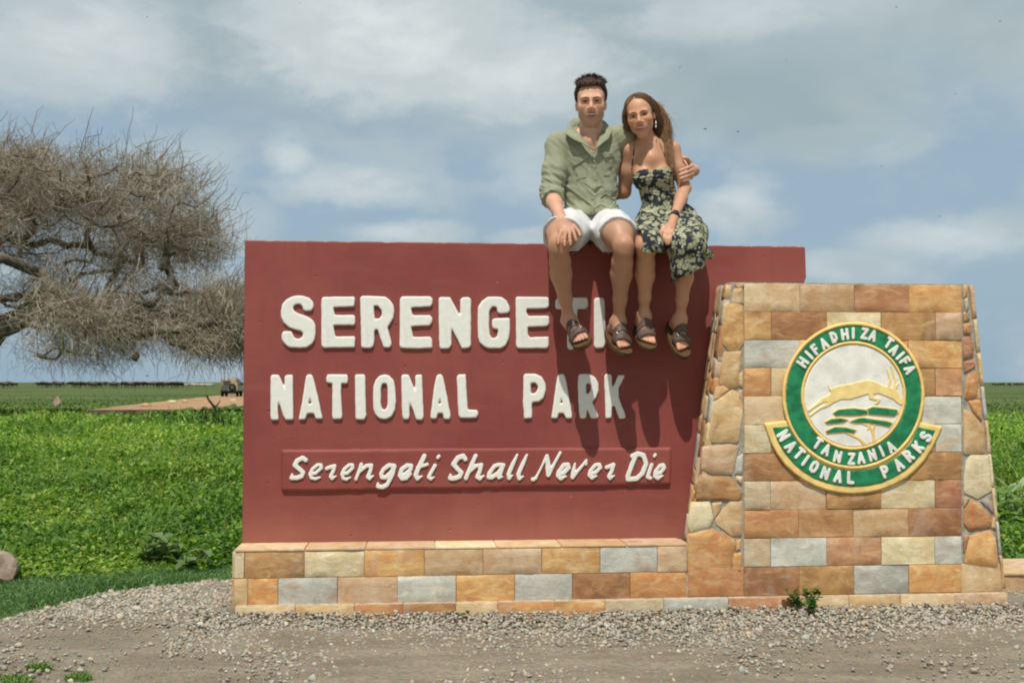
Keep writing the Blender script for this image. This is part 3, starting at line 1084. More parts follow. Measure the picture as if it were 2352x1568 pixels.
EB = (ecx - 578 * ek, ecy - 596 * ek, ecx + 578 * ek, ecy + 596 * ek)
BAN = [(135,912),(160,990),(190,1070),(240,1160),(300,1240),(370,1305),(450,1362),(535,1405),(620,1437),(730,1460),(838,1467),(950,1459),(1050,1436),(1155,1396),(1250,1345),(1330,1277),(1400,1200),(1455,1115),(1500,1025),(1537,940),(1450,922),(1355,905),(1200,1000),(838,1100),(480,1000),(325,888),(230,900)]
BAN = [EC(p) for p in BAN]
BANG = [(202,944),(322,936),(400,1060),(480,1150),(580,1225),(700,1270),(838,1285),(980,1270),(1100,1225),(1210,1150),(1290,1060),(1345,940),(1482,968),(1440,1050),(1390,1130),(1325,1210),(1250,1280),(1160,1335),(1060,1380),(950,1403),(838,1410),(730,1403),(630,1380),(530,1345),(440,1290),(370,1230),(300,1150),(245,1060)]
BANG = [EC(p) for p in BANG]
in_circle = ell_sdf(559, 578)
banner = polys_sdf(BAN)
eo = OFF_BASE + 0.002
emb = relief("emblem", lambda P: np.maximum(in_circle(P), banner(P)), (ecx - 720 * ek, ecy - 596 * ek, ecx + 720 * ek, ecy + 790 * ek), 2.2, eo, 0.013, 3.0, M_YELLOW, sign, 1)
for o, i in (((559, 578), (530, 549)), ((412, 428), (387, 402))):
    relief("rim", ring_sdf(o, i), EB, 1.8, eo + 0.011, 0.012, 3.0, M_YELLOW, emb, 0)
relief("green_ring", ring_sdf((531, 550), (411, 427)), EB, 1.8, eo + 0.011, 0.006, 1.5, M_GREEN, emb, 0)
bang = polys_sdf(BANG)
relief("green_banner", lambda P: np.minimum(bang(P), -ell_sdf(560, 579)(P)), bounds(BANG, 4), 1.6, eo + 0.011, 0.006, 1.5, M_GREEN, emb, 0)
relief("white_disc", ell_sdf(388, 403), EB, 2.2, eo + 0.011, 0.006, 1.5, M_EWHITE, emb, 0)

ANT = [(645,605),(655,640),(720,618),(800,605),(880,585),(960,570),(1020,590),(1080,620),(1125,630),(1160,640),(1185,660),(1205,700),(1225,765),(1205,770),(1180,755),(1150,725),(1090,700),(1035,680),(995,690),(1003,708),(1050,718),(1047,745),(1022,768),(1002,760),(1018,738),(960,722),(953,685),(900,700),(820,725),(740,727),(690,750),(640,782),(580,803),(500,862),(488,848),(570,788),(635,748),(600,752),(540,788),(485,828),(478,808),(540,762),(590,712),(640,692),(660,670),(643,645),(636,612)]
ANT = [EC(p) for p in ANT]
sk = lambda pts: [(*EC(p), p[2] * ek) for p in pts]
horns = stroke_sdf([sk([(1110,640,14),(1125,570,11),(1102,488,7)]), sk([(1155,650,14),(1165,570,11),(1133,462,7)]), sk([(1165,640,12),(1192,600,7)])])
ants = polys_sdf(ANT)
relief("antelope", lambda P: np.maximum(ants(P), horns(P)), bounds(ANT + [EC((1133, 455))], 4), 0.9, eo + 0.016, 0.005, 1.6, M_ANTELOPE, emb, 0)
CAN = [
 [(680,830),(720,805),(840,795),(945,810),(950,835),(900,847),(760,847),(700,850)], [(948,800),(990,784),(1100,795),(1180,805),(1187,830),(1160,854),(1080,847),(955,837)],
 [(618,902),(660,880),(740,872),(792,885),(760,900),(690,910),(630,914)], [(812,897),(870,875),(920,869),(1010,885),(1100,895),(1142,910),(1120,937),(1060,922),(960,907),(860,907)],
 [(623,972),(690,942),(780,945),(857,965),(840,987),(760,977),(690,982),(630,990)]]
cs = [polys_sdf([EC(p) for p in c]) for c in CAN]
trunk = stroke_sdf([sk([(1005,1080,16),(990,985,14),(965,935,11),(900,912,8)]), sk([(990,985,12),(1005,905,9)]), sk([(940,1090,16),(880,1030,12),(780,985,9)]), sk([(950,960,9),(965,905,8)])])
dsc = ell_sdf(388, 403)
relief("tree_outline", lambda P: np.minimum(dsc(P), np.maximum(np.max([c(P) + 10 * ek for c in cs], axis=0), trunk(P))), (*EC((590, 750)), *EC((1220, 1110))), 0.9, eo + 0.016, 0.004, 1.5, M_YELLOW, emb, 0)
for c, f in zip(CAN, cs):
    relief("tree_canopy", f, bounds([EC(p) for p in c], 3), 0.9, eo + 0.0185, 0.006, 1.5, M_GREEN, emb, 0)

GL = {  # strokes in a 0.66 x 1 cell, y down
 'H': [[(0,0),(0,1)],[(.6,0),(.6,1)],[(0,.5),(.6,.5)]], 'I': [[(.3,0),(.3,1)]], 'F': [[(.5,0),(.05,0),(.05,1)],[(.05,.48),(.42,.48)]],
 'A': [[(0,1),(.3,0),(.6,1)],[(.12,.66),(.48,.66)]], 'D': [[(.05,0),(.3,.02),(.55,.25),(.58,.5),(.55,.75),(.3,.98),(.05,1),(.05,0)]],
 'Z': [[(.03,0),(.58,0),(.03,1),(.58,1)]], 'T': [[(0,0),(.6,0)],[(.3,0),(.3,1)]], 'N': [[(0,1),(0,0),(.58,1),(.58,0)]],
 'O': [[(.3,0),(.07,.12),(0,.5),(.07,.88),(.3,1),(.53,.88),(.6,.5),(.53,.12),(.3,0)]], 'L': [[(.08,0),(.08,1),(.56,1)]],
 'P': [[(.06,1),(.06,0),(.4,.02),(.56,.15),(.56,.4),(.4,.54),(.06,.56)]], 'R': [[(.06,1),(.06,0),(.4,.02),(.56,.15),(.56,.38),(.4,.5),(.06,.52)],[(.3,.52),(.58,1)]],
 'K': [[(.05,0),(.05,1)],[(.56,0),(.08,.55)],[(.2,.45),(.58,1)]], 'S': [[(.54,.16),(.4,.01),(.18,.01),(.04,.14),(.06,.34),(.3,.48),(.54,.64),(.56,.84),(.4,.99),(.18,.99),(.03,.84)]],
}


def glyph(ch, cx, cy, h, ang, r, seed):
    s = []
    ca, sa = math.cos(ang), math.sin(ang)
    hh = h - 2 * r
    for st in GL[ch]:
        q = []
        for x, y in st:
            u, v = (x - .3) * hh * 0.92, (y - .5) * hh
            q.append((*EC((cx + u * ca - v * sa, cy + u * sa + v * ca)), r * ek))
        s.append(q)
    pts = [p[:2] for q in s for p in q]
    relief("letter", stroke_sdf(s), bounds(pts, 5), 0.8, eo + 0.016, 0.007, 1.6, M_EWHITE, emb, 0, 0.15, seed)


TXT = [('H',440,437),('I',490,380),('F',540,335),('A',607,290),('D',683,240),('H',770,217),('I',836,208),('Z',925,212),('A',990,228),('T',1115,285),('A',1158,338),('I',1205,385),('F',1243,430),('A',1280,492)]
for i, (c, x, y) in enumerate(TXT):
    glyph(c, x, y, 96, math.atan2(x - 838, 697 - y) * 0.97, 13, 200 + i)
for i, (c, x, y) in enumerate([('T',558,1072),('A',625,1122),('N',715,1175),('Z',822,1193),('A',897,1185),('N',985,1163),('I',1058,1132),('A',1132,1100)]):
    glyph(c, x, y, 100, -math.atan2(x - 838, y - 697) * 0.9, 13, 220 + i)
for i, (c, x, y) in enumerate([('N',290,1010),('A',347,1095),('T',412,1152),('I',462,1205),('O',530,1255),('N',618,1305),('A',718,1330),('L',815,1340),('P',1085,1292),('A',1192,1238),('R',1268,1170),('K',1343,1100),('S',1405,1018)]):
    glyph(c, x, y, 106, -math.atan2(x - 838, y - 697) * 0.97, 14, 240 + i)

# ================================================================== ground
def gravel_edge(x):
    """y (metres from the camera) of the border between gravel and grass"""
    xs = np.array([-6.0, -4.0, -3.0, -2.45, -2.2, -2.0, -1.75, -1.55, -1.4, -1.2, 1.9, 2.2, 8])
    ys = np.array([4.25, 4.6, 4.95, 5.25, 5.65, 6.1, 6.35, 6.3, 6.05, 5.8, 5.9, 6.4, 6.5])
    x = np.asarray(x, float)
    w = 0.16 * np.sin(x * 5.1 + 1.3) * np.sin(x * 2.3) + 0.07 * np.sin(x * 13.7) + 0.04 * np.sin(x * 29.0 + 2)
    return np.interp(x, xs, ys) + w * np.clip((-1.5 - x) / .3, 0, 1)


def dirt_mask(x, y):
    n = vnoise(np.stack([x, y, np.zeros_like(x)], -1), 3.5, 4) * 0.10 + vnoise(np.stack([x, y, np.ones_like(x)], -1), 11.0, 6) * 0.05
    return np.clip((gravel_edge(x) - y + n) / 0.10 + 0.5, 0, 1)


def mat_ground():
    M = Mat("savanna_ground", 0.95, 0.08)
    P = M.obj
    zone = M.sep(M.attr("tint"))[0]
    g1 = M.noise(P, 0.055, 5, 0.6)
    g2 = M.noise(M.scale(P, (0.010, 0.05, 1)), 1.0, 5, 0.6)
    g3 = M.noise(P, 1.3, 6, 0.65)
    grass = M.mix(M.step(g1, 0.35, 0.65), (0.088, 0.122, 0.036), (0.118, 0.150, 0.048))
    grass = M.mix(M.step(g2, 0.42, 0.62), grass, (0.085, 0.118, 0.038))
    grass = M.mix(M.math('MULTIPLY', M.step(g2, 0.56, 0.72), 0.6), grass, (0.150, 0.160, 0.070))
    grass = M.mix(M.math('MULTIPLY', M.step(g3, 0.4, 0.7), 0.5), grass, (0.060, 0.086, 0.026))
    g4 = M.noise(M.scale(P, (0.035, 0.10, 1)), 1.0, 6, 0.65, .4)
    grass = M.mix(M.math('MULTIPLY', M.step(g4, 0.50, 0.62), .75), grass, (0.046, 0.070, 0.020))
    g5 = M.noise(M.scale(P, (0.06, 0.16, 1)), 1.0, 6, 0.65, .4)
    grass = M.mix(M.math('MULTIPLY', M.step(g5, 0.55, 0.68), .6), grass, (0.17, 0.155, 0.075))
    d1 = M.noise(M.scale(P, (0.6, 1.6, 1)), 3.0, 6, 0.62)
    d2 = M.noise(P, 42, 6, 0.7)
    d3 = M.voronoi(P, 75, out='Color')
    dirt = M.mix(M.step(d1, 0.35, 0.68), (0.218, 0.180, 0.132), (0.320, 0.272, 0.208))
    dirt = M.mix(M.math('MULTIPLY', M.step(d2, 0.35, 0.7), 0.55), dirt, (0.140, 0.108, 0.076))
    dirt = M.mix(0.10, dirt, d3, 'OVERLAY')
    M.color(M.mix(zone, grass, dirt))
    b = M.bump(d2, 0.012, 0.7)
    M.bump(M.noise(P, 9, 5), 0.03, 0.5, b)
    return M.m


def make_ground():
    rr = [0.0]
    while rr[-1] < 12:
        rr.append(rr[-1] + 0.14)
    while rr[-1] < 12000:
        rr.append(rr[-1] * 1.05)
    rr = np.array(rr[1:])
    na = 300
    a = np.linspace(0, 2 * np.pi, na, endpoint=False)
    R, A = np.meshgrid(rr, a, indexing='ij')
    X, Y = R * np.sin(A), R * np.cos(A)
    Z = terrain(X, Y)
    Z = Z + np.where(R < 12, 0.012 * vnoise(np.stack([X, Y, Z * 0], -1), 1.8, 2), 0)
    V = np.stack([X, Y, Z], -1).reshape(-1, 3)
    V = np.vstack([V, [[0, 0, 0]]])
    idx = np.arange(len(rr) * na).reshape(len(rr), na)
    nx = np.roll(idx, -1, axis=1)
    F4 = np.stack([idx[:-1], idx[1:], nx[1:], nx[:-1]], -1).reshape(-1, 4)
    F3 = np.stack([np.full(na, len(V) - 1), idx[0], nx[0]], -1)
    zone = dirt_mask(V[:, 0], V[:, 1])
    o = mesh_np("ground", V, [F4, F3], mat_ground(), None, True, tint=np.repeat(zone[:, None], 3, 1))
    o["kind"] = "structure"
    return o


make_ground()

M_TRACK = plain("laterite_track", (0.36, 0.222, 0.125), 0.95, 0.1, 0.25, 0.35, 0.03)


def make_track():
    up = [(150, 950), (205, 941), (265, 934), (330, 926), (420, 916), (500, 908), (552, 903.5), (640, 899), (760, 895.5)]
    lo = [(150, 955), (200, 957), (265, 957), (330, 953), (420, 945), (500, 938), (556, 934), (640, 926), (760, 917)]
    a = np.array([GP(*p) for p in up])
    b = np.array([GP(*p) for p in lo])
    V, F = [], []
    k = 9
    tt_ = np.linspace(0, len(a) - 1, 60)
    a = np.stack([np.interp(tt_, np.arange(len(up)), a[:, j]) for j in range(3)], 1)
    b = np.stack([np.interp(tt_, np.arange(len(lo)), b[:, j]) for j in range(3)], 1)
    for i_, (p, q) in enumerate(zip(a, b)):
        jt = .12 * np.sin(i_ * 1.7) + .10 * np.sin(i_ * .61 + 1)
        p, q = p * (1 - jt * .5) + q * jt * .5 if jt > 0 else p, q * (1 - abs(jt)) + p * abs(jt)
        for t in np.linspace(0, 1, k):
            c = p * (1 - t) + q * t
            if 0 < t < 1:
                c = c + rng.uniform(-.1, .1, 3) * [1, 1, 0]
            V.append([c[0], c[1], terrain(c[0], c[1]) + 0.012])
    for i in range(len(a) - 1):
        for j in range(k - 1):
            F.append((i * k + j, i * k + j + 1, (i + 1) * k + j + 1, (i + 1) * k + j))
    o = mesh_np("dirt_track", np.array(V), [np.array(F)[:, ::-1]], M_TRACK, None, True)
    o["kind"] = "structure"


make_track()

# ------------------------------------------------------------------ gravel
def tint_mat(name, rough=0.85, spec=0.15, bumpd=0.0, bscale=120):
    M = Mat(name, rough, spec)
    n = M.noise(M.obj, bscale, 3, 0.6)
    M.color(M.mix(M.math('MULTIPLY', M.step(n, 0.35, 0.7), 0.25), M.attr(), (0.6, 0.6, 0.6), 'MULTIPLY'))
    if bumpd:
        M.bump(n, bumpd, 0.6)
    return M.m


M_GRAVEL = tint_mat("gravel_stone", 0.85, 0.2, 0.004, 90)
t_ = (1 + 5 ** .5) / 2
ICO_V = np.array([(-1, t_, 0), (1, t_, 0), (-1, -t_, 0), (1, -t_, 0), (0, -1, t_), (0, 1, t_), (0, -1, -t_), (0, 1, -t_), (t_, 0, -1), (t_, 0, 1), (-t_, 0, -1), (-t_, 0, 1)]) / math.sqrt(1 + t_ * t_)
ICO_F = np.array([(0,11,5),(0,5,1),(0,1,7),(0,7,10),(0,10,11),(1,5,9),(5,11,4),(11,10,2),(10,7,6),(7,1,8),(3,9,4),(3,4,2),(3,2,6),(3,6,8),(3,8,9),(4,9,5),(2,4,11),(6,2,10),(8,6,7),(9,8,1)])
OCT_V = np.array([(1, 0, 0), (-1, 0, 0), (0, 1, 0), (0, -1, 0), (0, 0, 1), (0, 0, -1)], float)
OCT_F = np.array([(0,2,4),(2,1,4),(1,3,4),(3,0,4),(2,0,5),(1,2,5),(3,1,5),(0,3,5)])


def rand_rot(n):
    q = rng.normal(size=(n, 4))
    q /= np.linalg.norm(q, axis=1)[:, None]
    w, x, y, z = q.T
    return np.stack([np.stack([1-2*(y*y+z*z), 2*(x*y-z*w), 2*(x*z+y*w)], -1), np.stack([2*(x*y+z*w), 1-2*(x*x+z*z), 2*(y*z-x*w)], -1),
                     np.stack([2*(x*z-y*w), 2*(y*z+x*w), 1-2*(x*x+y*y)], -1)], 1)


def scatter(name, P, size, base_v, base_f, mat, tints, squash=0.7, parent=None):
    n = len(P)
    S = size[:, None] * rng.uniform(0.6, 1.25, (n, 3))
    S[:, 2] *= squash
    V = (base_v[None] * (1 + rng.uniform(-.32, .32, (n, len(base_v), 1))) + rng.uniform(-.26, .26, (n, len(base_v), 3))) * S[:, None, :]
    V = np.einsum('nij,nkj->nki', rand_rot(n), V)
    V[..., 2] *= 0.8
    V = V + P[:, None, :]
    F = base_f[None] + (np.arange(n) * len(base_v))[:, None, None]
    T = np.repeat(tints[:, None], len(base_v), 1)
    o = mesh_np(name, V.reshape(-1, 3), [F.reshape(-1, 3)], mat, parent, False, tint=T.reshape(-1, 3))
    return o


PEB = np.array([lin(196, 188, 176), lin(182, 178, 168), lin(168, 166, 160), lin(202, 186, 168), lin(206, 194, 172), lin(178, 186, 178), lin(192, 170, 148), lin(150, 142, 134), lin(212, 208, 198)]) * np.array([1.0, .955, .88])


def plinth_y(x):
    """y of the front of the plinth in world space"""
    return SIGN_D + (x * math.sin(SIGN_RZ) - 0.24) / math.cos(SIGN_RZ)


def make_gravel():
    n = 115000
    x = rng.uniform(-4.2, 4.4, n)
    y = rng.uniform(3.4, 6.5, n)
    py = plinth_y(x)
    front = np.where((x > -1.5) & (x < 2.75), py - y, 9)
    zone = (dirt_mask(x, y) > 0.35) & ~((x > -1.385) & (x < 2.72) & (y > py - 0.005))
    # thickest against the plinth and on the heap by its left corner
    band = np.clip(1.35 - (py - y) / 0.60, 0.0, 1)
    heap = np.exp(-(((x + 1.75) / 1.25) ** 2 + ((y - 5.85) / 0.56) ** 2)) * 1.5
    dn = np.where(x > -1.5, band, 0)
    dn = np.maximum(dn, heap)
    dn = np.maximum(dn, np.where((x < -1.4), np.clip(1.05 - (gravel_edge(x) - y) / 0.55, 0, 0.85), 0))
    dn = np.maximum(dn, 0.05) + 0.22 * vnoise(np.stack([x, y, x * 0], -1), 2.2, 9)
    keep = zone & (rng.uniform(0, 1, n) < dn * 1.05)
    x, y = x[keep], y[keep]
    m = len(x)
    size = (0.0055 + 0.0125 * rng.beta(1.4, 3.0, m)) * np.where(x < -1.45, 1.05, .95)
    size *= np.where(rng.uniform(0, 1, m) < 0.04, 1.55, 1.0)
    z = terrain(x, y) + size * rng.uniform(-0.25, 0.55, m)
    d = plinth_y(x) - y
    z += np.where((x > -1.5) & (d > 0), 0.030 * np.exp(-(d / 0.25) ** 2), 0) * rng.uniform(.4, 1.0, m)
    tints = (PEB[rng.integers(0, len(PEB), m)] * .7 + .3 * PEB[1]) * rng.uniform(0.58, 0.98, (m, 1))
    o = scatter("gravel", np.stack([x, y, z], -1), size, ICO_V, ICO_F, M_GRAVEL, tints)
    tag(o, "loose grey and pinkish crushed gravel heaped along the stone base", "gravel", kind="stuff")
    # fine grit trodden into the dirt in front
    n = 15000
    x = rng.uniform(-3.4, 3.6, n)
    y = 3.3 + rng.uniform(0, 1, n) ** 0.8 * 2.3
    k = (dirt_mask(x, y) > 0.3) & (y < plinth_y(x))
    k &= rng.uniform(0, 1, n) < 0.55 + 0.7 * vnoise(np.stack([x * .6, y * 1.5, x * 0], -1), 2.4, 19)
    x, y = x[k], y[k]
    m = len(x)
    size = rng.uniform(0.002, 0.0065, m)
    tints = PEB[rng.integers(0, len(PEB), m)] * rng.uniform(0.6, 0.95, (m, 1))
    o = scatter("grit", np.stack([x, y, terrain(x, y) + size * 0.2], -1), size, OCT_V, OCT_F, M_GRAVEL, tints)
    tag(o, "fine pale grit trodden into the brown dirt in the foreground", "grit", kind="stuff")


make_gravel()

# ------------------------------------------------------------------ grass and low plants
def leaf_mat(name, tr=0.35):
    M = Mat(name, 0.6, 0.25)
    a = M.attr()
    M.color(a)
    tl = M.N.new('ShaderNodeBsdfTranslucent')
    M.L.new(M.mix(1.0, a, (1.0, 1.2, 0.5), 'MULTIPLY'), tl.inputs[0])
    ms = M.N.new('ShaderNodeMixShader')
    ms.inputs[0].default_value = tr
    M.L.new(M.bsdf.outputs[0], ms.inputs[1])
    M.L.new(tl.outputs[0], ms.inputs[2])
    out = [n for n in M.N if n.type == 'OUTPUT_MATERIAL'][0]
    M.L.new(ms.outputs[0], out.inputs[0])
    return M.m


M_LEAF = leaf_mat("herb_leaf", 0.38)
M_BLADE = leaf_mat("grass_blade", 0.30)


def veg_points(n, y0, y1, power=2.0):
    """random places in the strips of savanna that the picture shows (and a margin beside and behind)"""
    u = rng.uniform(0, 1, n)
    y = 1.0 / (1 / y0 + (1 / y1 - 1 / y0) * u) if power == 2 else y0 + (y1 - y0) * u
    side = rng.uniform(0, 1, n)
    lx = rng.uniform(-0.62, -0.20, n)
    rx = rng.uniform(0.38, 0.62, n)
    mx = rng.uniform(-0.20, 0.38, n)
    x = np.where(side < 0.76, lx, np.where(side < 0.91, rx, mx)) * y
    return x, y


def clear(x, y, edge):
    """keep off the gravel and off the monument"""
    sx = x * SV[0] + (y - SIGN_D) * SV[1]
    sy = -(x * NV[0] + (y - SIGN_D) * NV[1])
    in_sign = (sx > -1.55) & (sx < 4.2) & (sy > -0.32) & (sy < 0.70)
    return (y > gravel_edge(x) + edge) & ~in_sign


def blades(name, x, y, h, w, lean, tints, mat):
    n = len(x)
    a = rng.uniform(0, 2 * np.pi, n)
    d = rng.uniform(0, 2 * np.pi, n)
    z = terrain(x, y)
    base = np.stack([x, y, z - 0.005], -1)
    side = np.stack([np.cos(a), np.sin(a), a * 0], -1) * w[:, None]
    bend = np.stack([np.cos(d), np.sin(d), d * 0], -1)
    up = np.array([0, 0, 1.0])
    mid = base + up * (h * 0.55)[:, None] + bend * (lean * h * 0.22)[:, None]
    tip = base + up * (h * (1 - 0.25 * lean))[:, None] + bend * (lean * h * 0.8)[:, None]
    V = np.stack([base - side, base + side, mid + side * .8, mid - side * .8, tip], 1)
    i = np.arange(n)[:, None] * 5
    F4 = i + np.array([[0, 1, 2, 3]])
    F3 = i + np.array([[3, 2, 4]])
    T = np.repeat(tints[:, None], 5, 1)
    return mesh_np(name, V.reshape(-1, 3), [F4, F3], mat, None, False, tint=T.reshape(-1, 3))


def herb_height(x, y):
    n1 = vnoise(np.stack([x, y, x * 0], -1), 0.55, 21)
    n2 = vnoise(np.stack([x, y, x * 0 + 3], -1), 2.3, 22)
    e = np.clip((y - np.maximum(gravel_edge(x) + 0.45, 6.40 + 0.65 * n1 + 0.35 * n2)) / 0.9, 0, 1)
    far = np.clip((y - 7) / 13, 0, 1)
    return (0.20 + 0.08 * n1 + 0.11 * n2 + 0.34 * far * far) * e * np.clip((24.5 - y) / 2.5, 0.12, 1)


GREENS = np.array([lin(124, 154, 56), lin(106, 142, 50), lin(88, 124, 46), lin(138, 162, 68), lin(96, 128, 66), lin(72, 106, 42), lin(152, 170, 76)]) * np.array([1.20, 1.15, 1.28])


def make_veg():
    # low carpet of herbs: small folded leaves filling the clumps
    n = 230000
    x, y = veg_points(n, 5.3, 27)
    k = clear(x, y, 0.45)
    x, y = x[k], y[k]
    H = herb_height(x, y)
    k = H > 0.03
    x, y, H = x[k], y[k], H[k]
    n = len(x)
    fz = rng.beta(2.2, 1.1, n)
    z = terrain(x, y) + H * fz
    c = np.stack([x, y, z], -1)
    L = (0.014 + 0.0020 * y) * rng.uniform(0.7, 1.5, n)
    a = rng.uniform(0, 2 * np.pi, n)
    tilt = rng.uniform(-0.2, 1.1, n)
    fwd = np.stack([np.cos(a) * np.cos(tilt), np.sin(a) * np.cos(tilt), np.sin(tilt)], -1) * L[:, None]
    sd = np.stack([-np.sin(a), np.cos(a), rng.uniform(-.3, .3, n)], -1) * (L * rng.uniform(0.34, 0.55, n))[:, None]
    up = np.array([0, 0, 1.0]) * (L * 0.16)[:, None]
    V = np.stack([c - fwd * .6, c + sd + up, c + fwd * .7, c - sd + up, c], 1)
    i = np.arange(n)[:, None] * 5
    F = np.concatenate([i + np.array([[0, 1, 4]]), i + np.array([[1, 2, 4]]), i + np.array([[2, 3, 4]]), i + np.array([[3, 0, 4]])])
    patch = vnoise(np.stack([x, y, x * 0], -1), 0.8, 31)
    p2 = vnoise(np.stack([x, y * .5, x * 0], -1), 0.30, 33)
    gi = np.clip((rng.normal(3, 1.6, n) - patch * 2.0), 0, 6.99).astype(int)
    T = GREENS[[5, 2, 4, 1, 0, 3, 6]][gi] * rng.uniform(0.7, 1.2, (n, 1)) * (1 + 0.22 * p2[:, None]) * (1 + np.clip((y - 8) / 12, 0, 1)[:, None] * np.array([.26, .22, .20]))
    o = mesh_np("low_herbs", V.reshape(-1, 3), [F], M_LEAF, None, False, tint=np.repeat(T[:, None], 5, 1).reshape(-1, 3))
    tag(o, "dense bright green herbs covering the ground behind the sign", "low plants", kind="stuff")
    # upright grass among the herbs
    n = 26000
    x, y = veg_points(n, 5.6, 28)
    k = clear(x, y, 0.35)
    x, y = x[k], y[k]
    n = len(x)
    hh_ = herb_height(x, y)
    k = hh_ > .10
    x, y, hh_ = x[k], y[k], hh_[k]
    n = len(x)
    H = hh_ * rng.uniform(0.8, 1.5, n) + 0.02
    T = GREENS[rng.integers(0, 7, n)] * rng.uniform(0.8, 1.2, (n, 1))
    dry = rng.uniform(0, 1, n) < 0.05
    T[dry] = np.array(lin(176, 164, 96)) * rng.uniform(.7, 1, (dry.sum(), 1))
    o = blades("tall_grass", x, y, H, (0.0022 + 0.00042 * y) * rng.uniform(.7, 1.4, n), rng.uniform(0.1, 0.9, n), T, M_BLADE)
    tag(o, "upright green grass stems growing through the herbs", "grass", kind="stuff")
    # short bluish turf between gravel and herbs
    n = 100000
    x = rng.uniform(-5.0, -1.15, n)
    y = gravel_edge(x) + rng.uniform(0, 1, n) ** 1.2 * 2.6 - 0.12
    xr = rng.uniform(2.2, 4.6, 14000)
    yr = rng.uniform(6.2, 8.6, 14000)
    x, y = np.concatenate([x, xr]), np.concatenate([y, yr])
    k = clear(x, y, -0.22) & (rng.uniform(0, 1, len(x)) < np.clip((y - gravel_edge(x) + 0.10 + 0.22 * vnoise(np.stack([x, y, x * 0], -1), 3.5, 8) - .04) / 0.34, 0.06, 1))
    x, y = x[k], y[k]
    n = len(x)
    tg = np.array([lin(84, 122, 70), lin(70, 108, 60), lin(100, 132, 72), lin(60, 94, 56), lin(116, 138, 84)]) * np.array([1.3, 1.25, 1.2])
    T = tg[rng.integers(0, 5, n)] * rng.uniform(0.75, 1.15, (n, 1))
    h = rng.uniform(0.020, 0.070, n) * np.clip(.55 + (y - gravel_edge(x)) * .8, .5, 1.1) * (1 + 0.5 * vnoise(np.stack([x, y, x * 0], -1), 1.8, 41))
    o = blades("short_turf", x, y, h, rng.uniform(0.0018, 0.0036, n), rng.uniform(0.8, 2.0, n), T, M_BLADE)
    tag(o, "short green turf between the gravel and the taller herbs", "grass", kind="stuff")
    # grass of the open plain beyond
    n = 26000
    u = rng.uniform(0, 1, n)
    y = 1.0 / (1 / 23.0 + (1 / 150.0 - 1 / 23.0) * u)
    x = y * np.where(rng.uniform(0, 1, n) < 0.72, rng.uniform(-0.60, -0.20, n), rng.uniform(0.36, 0.62, n))
    tn = vnoise(np.stack([x * 0.08, y * 0.25, x * 0], -1), 0.5, 61)
    # keep the track bare
    keep = np.ones(n, bool)
    TRK = [GP(*p)[:2] for p in [(205, 941), (330, 926), (420, 916), (500, 908), (556, 903), (640, 899), (760, 895), (760, 917), (640, 926), (556, 934), (420, 945), (300, 955), (200, 957)]]
    keep &= poly_sdf(np.stack([x, y], -1), TRK) < -0.15
    x, y, tn = x[keep], y[keep], tn[keep]
    n = len(x)
    T = np.array([lin(98, 124, 58), lin(84, 112, 50), lin(122, 140, 68), lin(72, 98, 46)])[rng.integers(0, 4, n)] * (1 + 0.35 * tn[:, None]) * rng.uniform(.85, 1.1, (n, 1))
    o = blades("plain_grass", x, y, rng.uniform(0.06, 0.20, n) * np.clip(1.2 - y / 160, .3, 1), 0.0007 * y, rng.uniform(0.3, 1.2, n), T, M_BLADE)
    tag(o, "grass of the open plain stretching to the horizon", "grass", kind="stuff")
    # yellow flower heads
    n = 420
    x, y = veg_points(n, 6.2, 14)
    k = clear(x, y, 0.7)
    x, y = x[k], y[k]
    z = terrain(x, y) + herb_height(x, y) * rng.uniform(.8, 1.15, len(x)) + 0.01
    o = scatter("yellow_flowers", np.stack([x, y, z], -1), rng.uniform(.006, .011, len(x)), OCT_V, OCT_F, M_LEAF, np.tile(np.array(lin(226, 206, 60)), (len(x), 1)), 0.6)
    tag(o, "tiny yellow flower heads dotted among the herbs", "flowers", kind="stuff")


make_veg()


# ------------------------------------------------------------------ single plants
def leaf_blade(base, direc, L, Wd, droop, n=6, fold=0.25):
    """a broad leaf with a midrib fold, 2 rows of quads"""
    direc = np.asarray(direc, float)
    direc /= np.linalg.norm(direc)
    side = np.cross(direc, [0, 0, 1.0])
    side /= max(np.linalg.norm(side), 1e-6)
    V, F = [], []
    for i in range(n + 1):
        t = i / n
        c = np.asarray(base) + direc * (L * t) + np.array([0, 0, -1.0]) * droop * L * t * t
        w = Wd * (math.sin(math.pi * min(t * 0.92 + 0.06, 1.0)) ** 0.75) + 0.002
        up = np.array([0, 0, 1.0]) * w * fold
        V += [c - side * w + up, c, c + side * w + up]
    for i in range(n):
        a = i * 3
        F += [(a, a + 1, a + 4, a + 3), (a + 1, a + 2, a + 5, a + 4)]
    return V, F


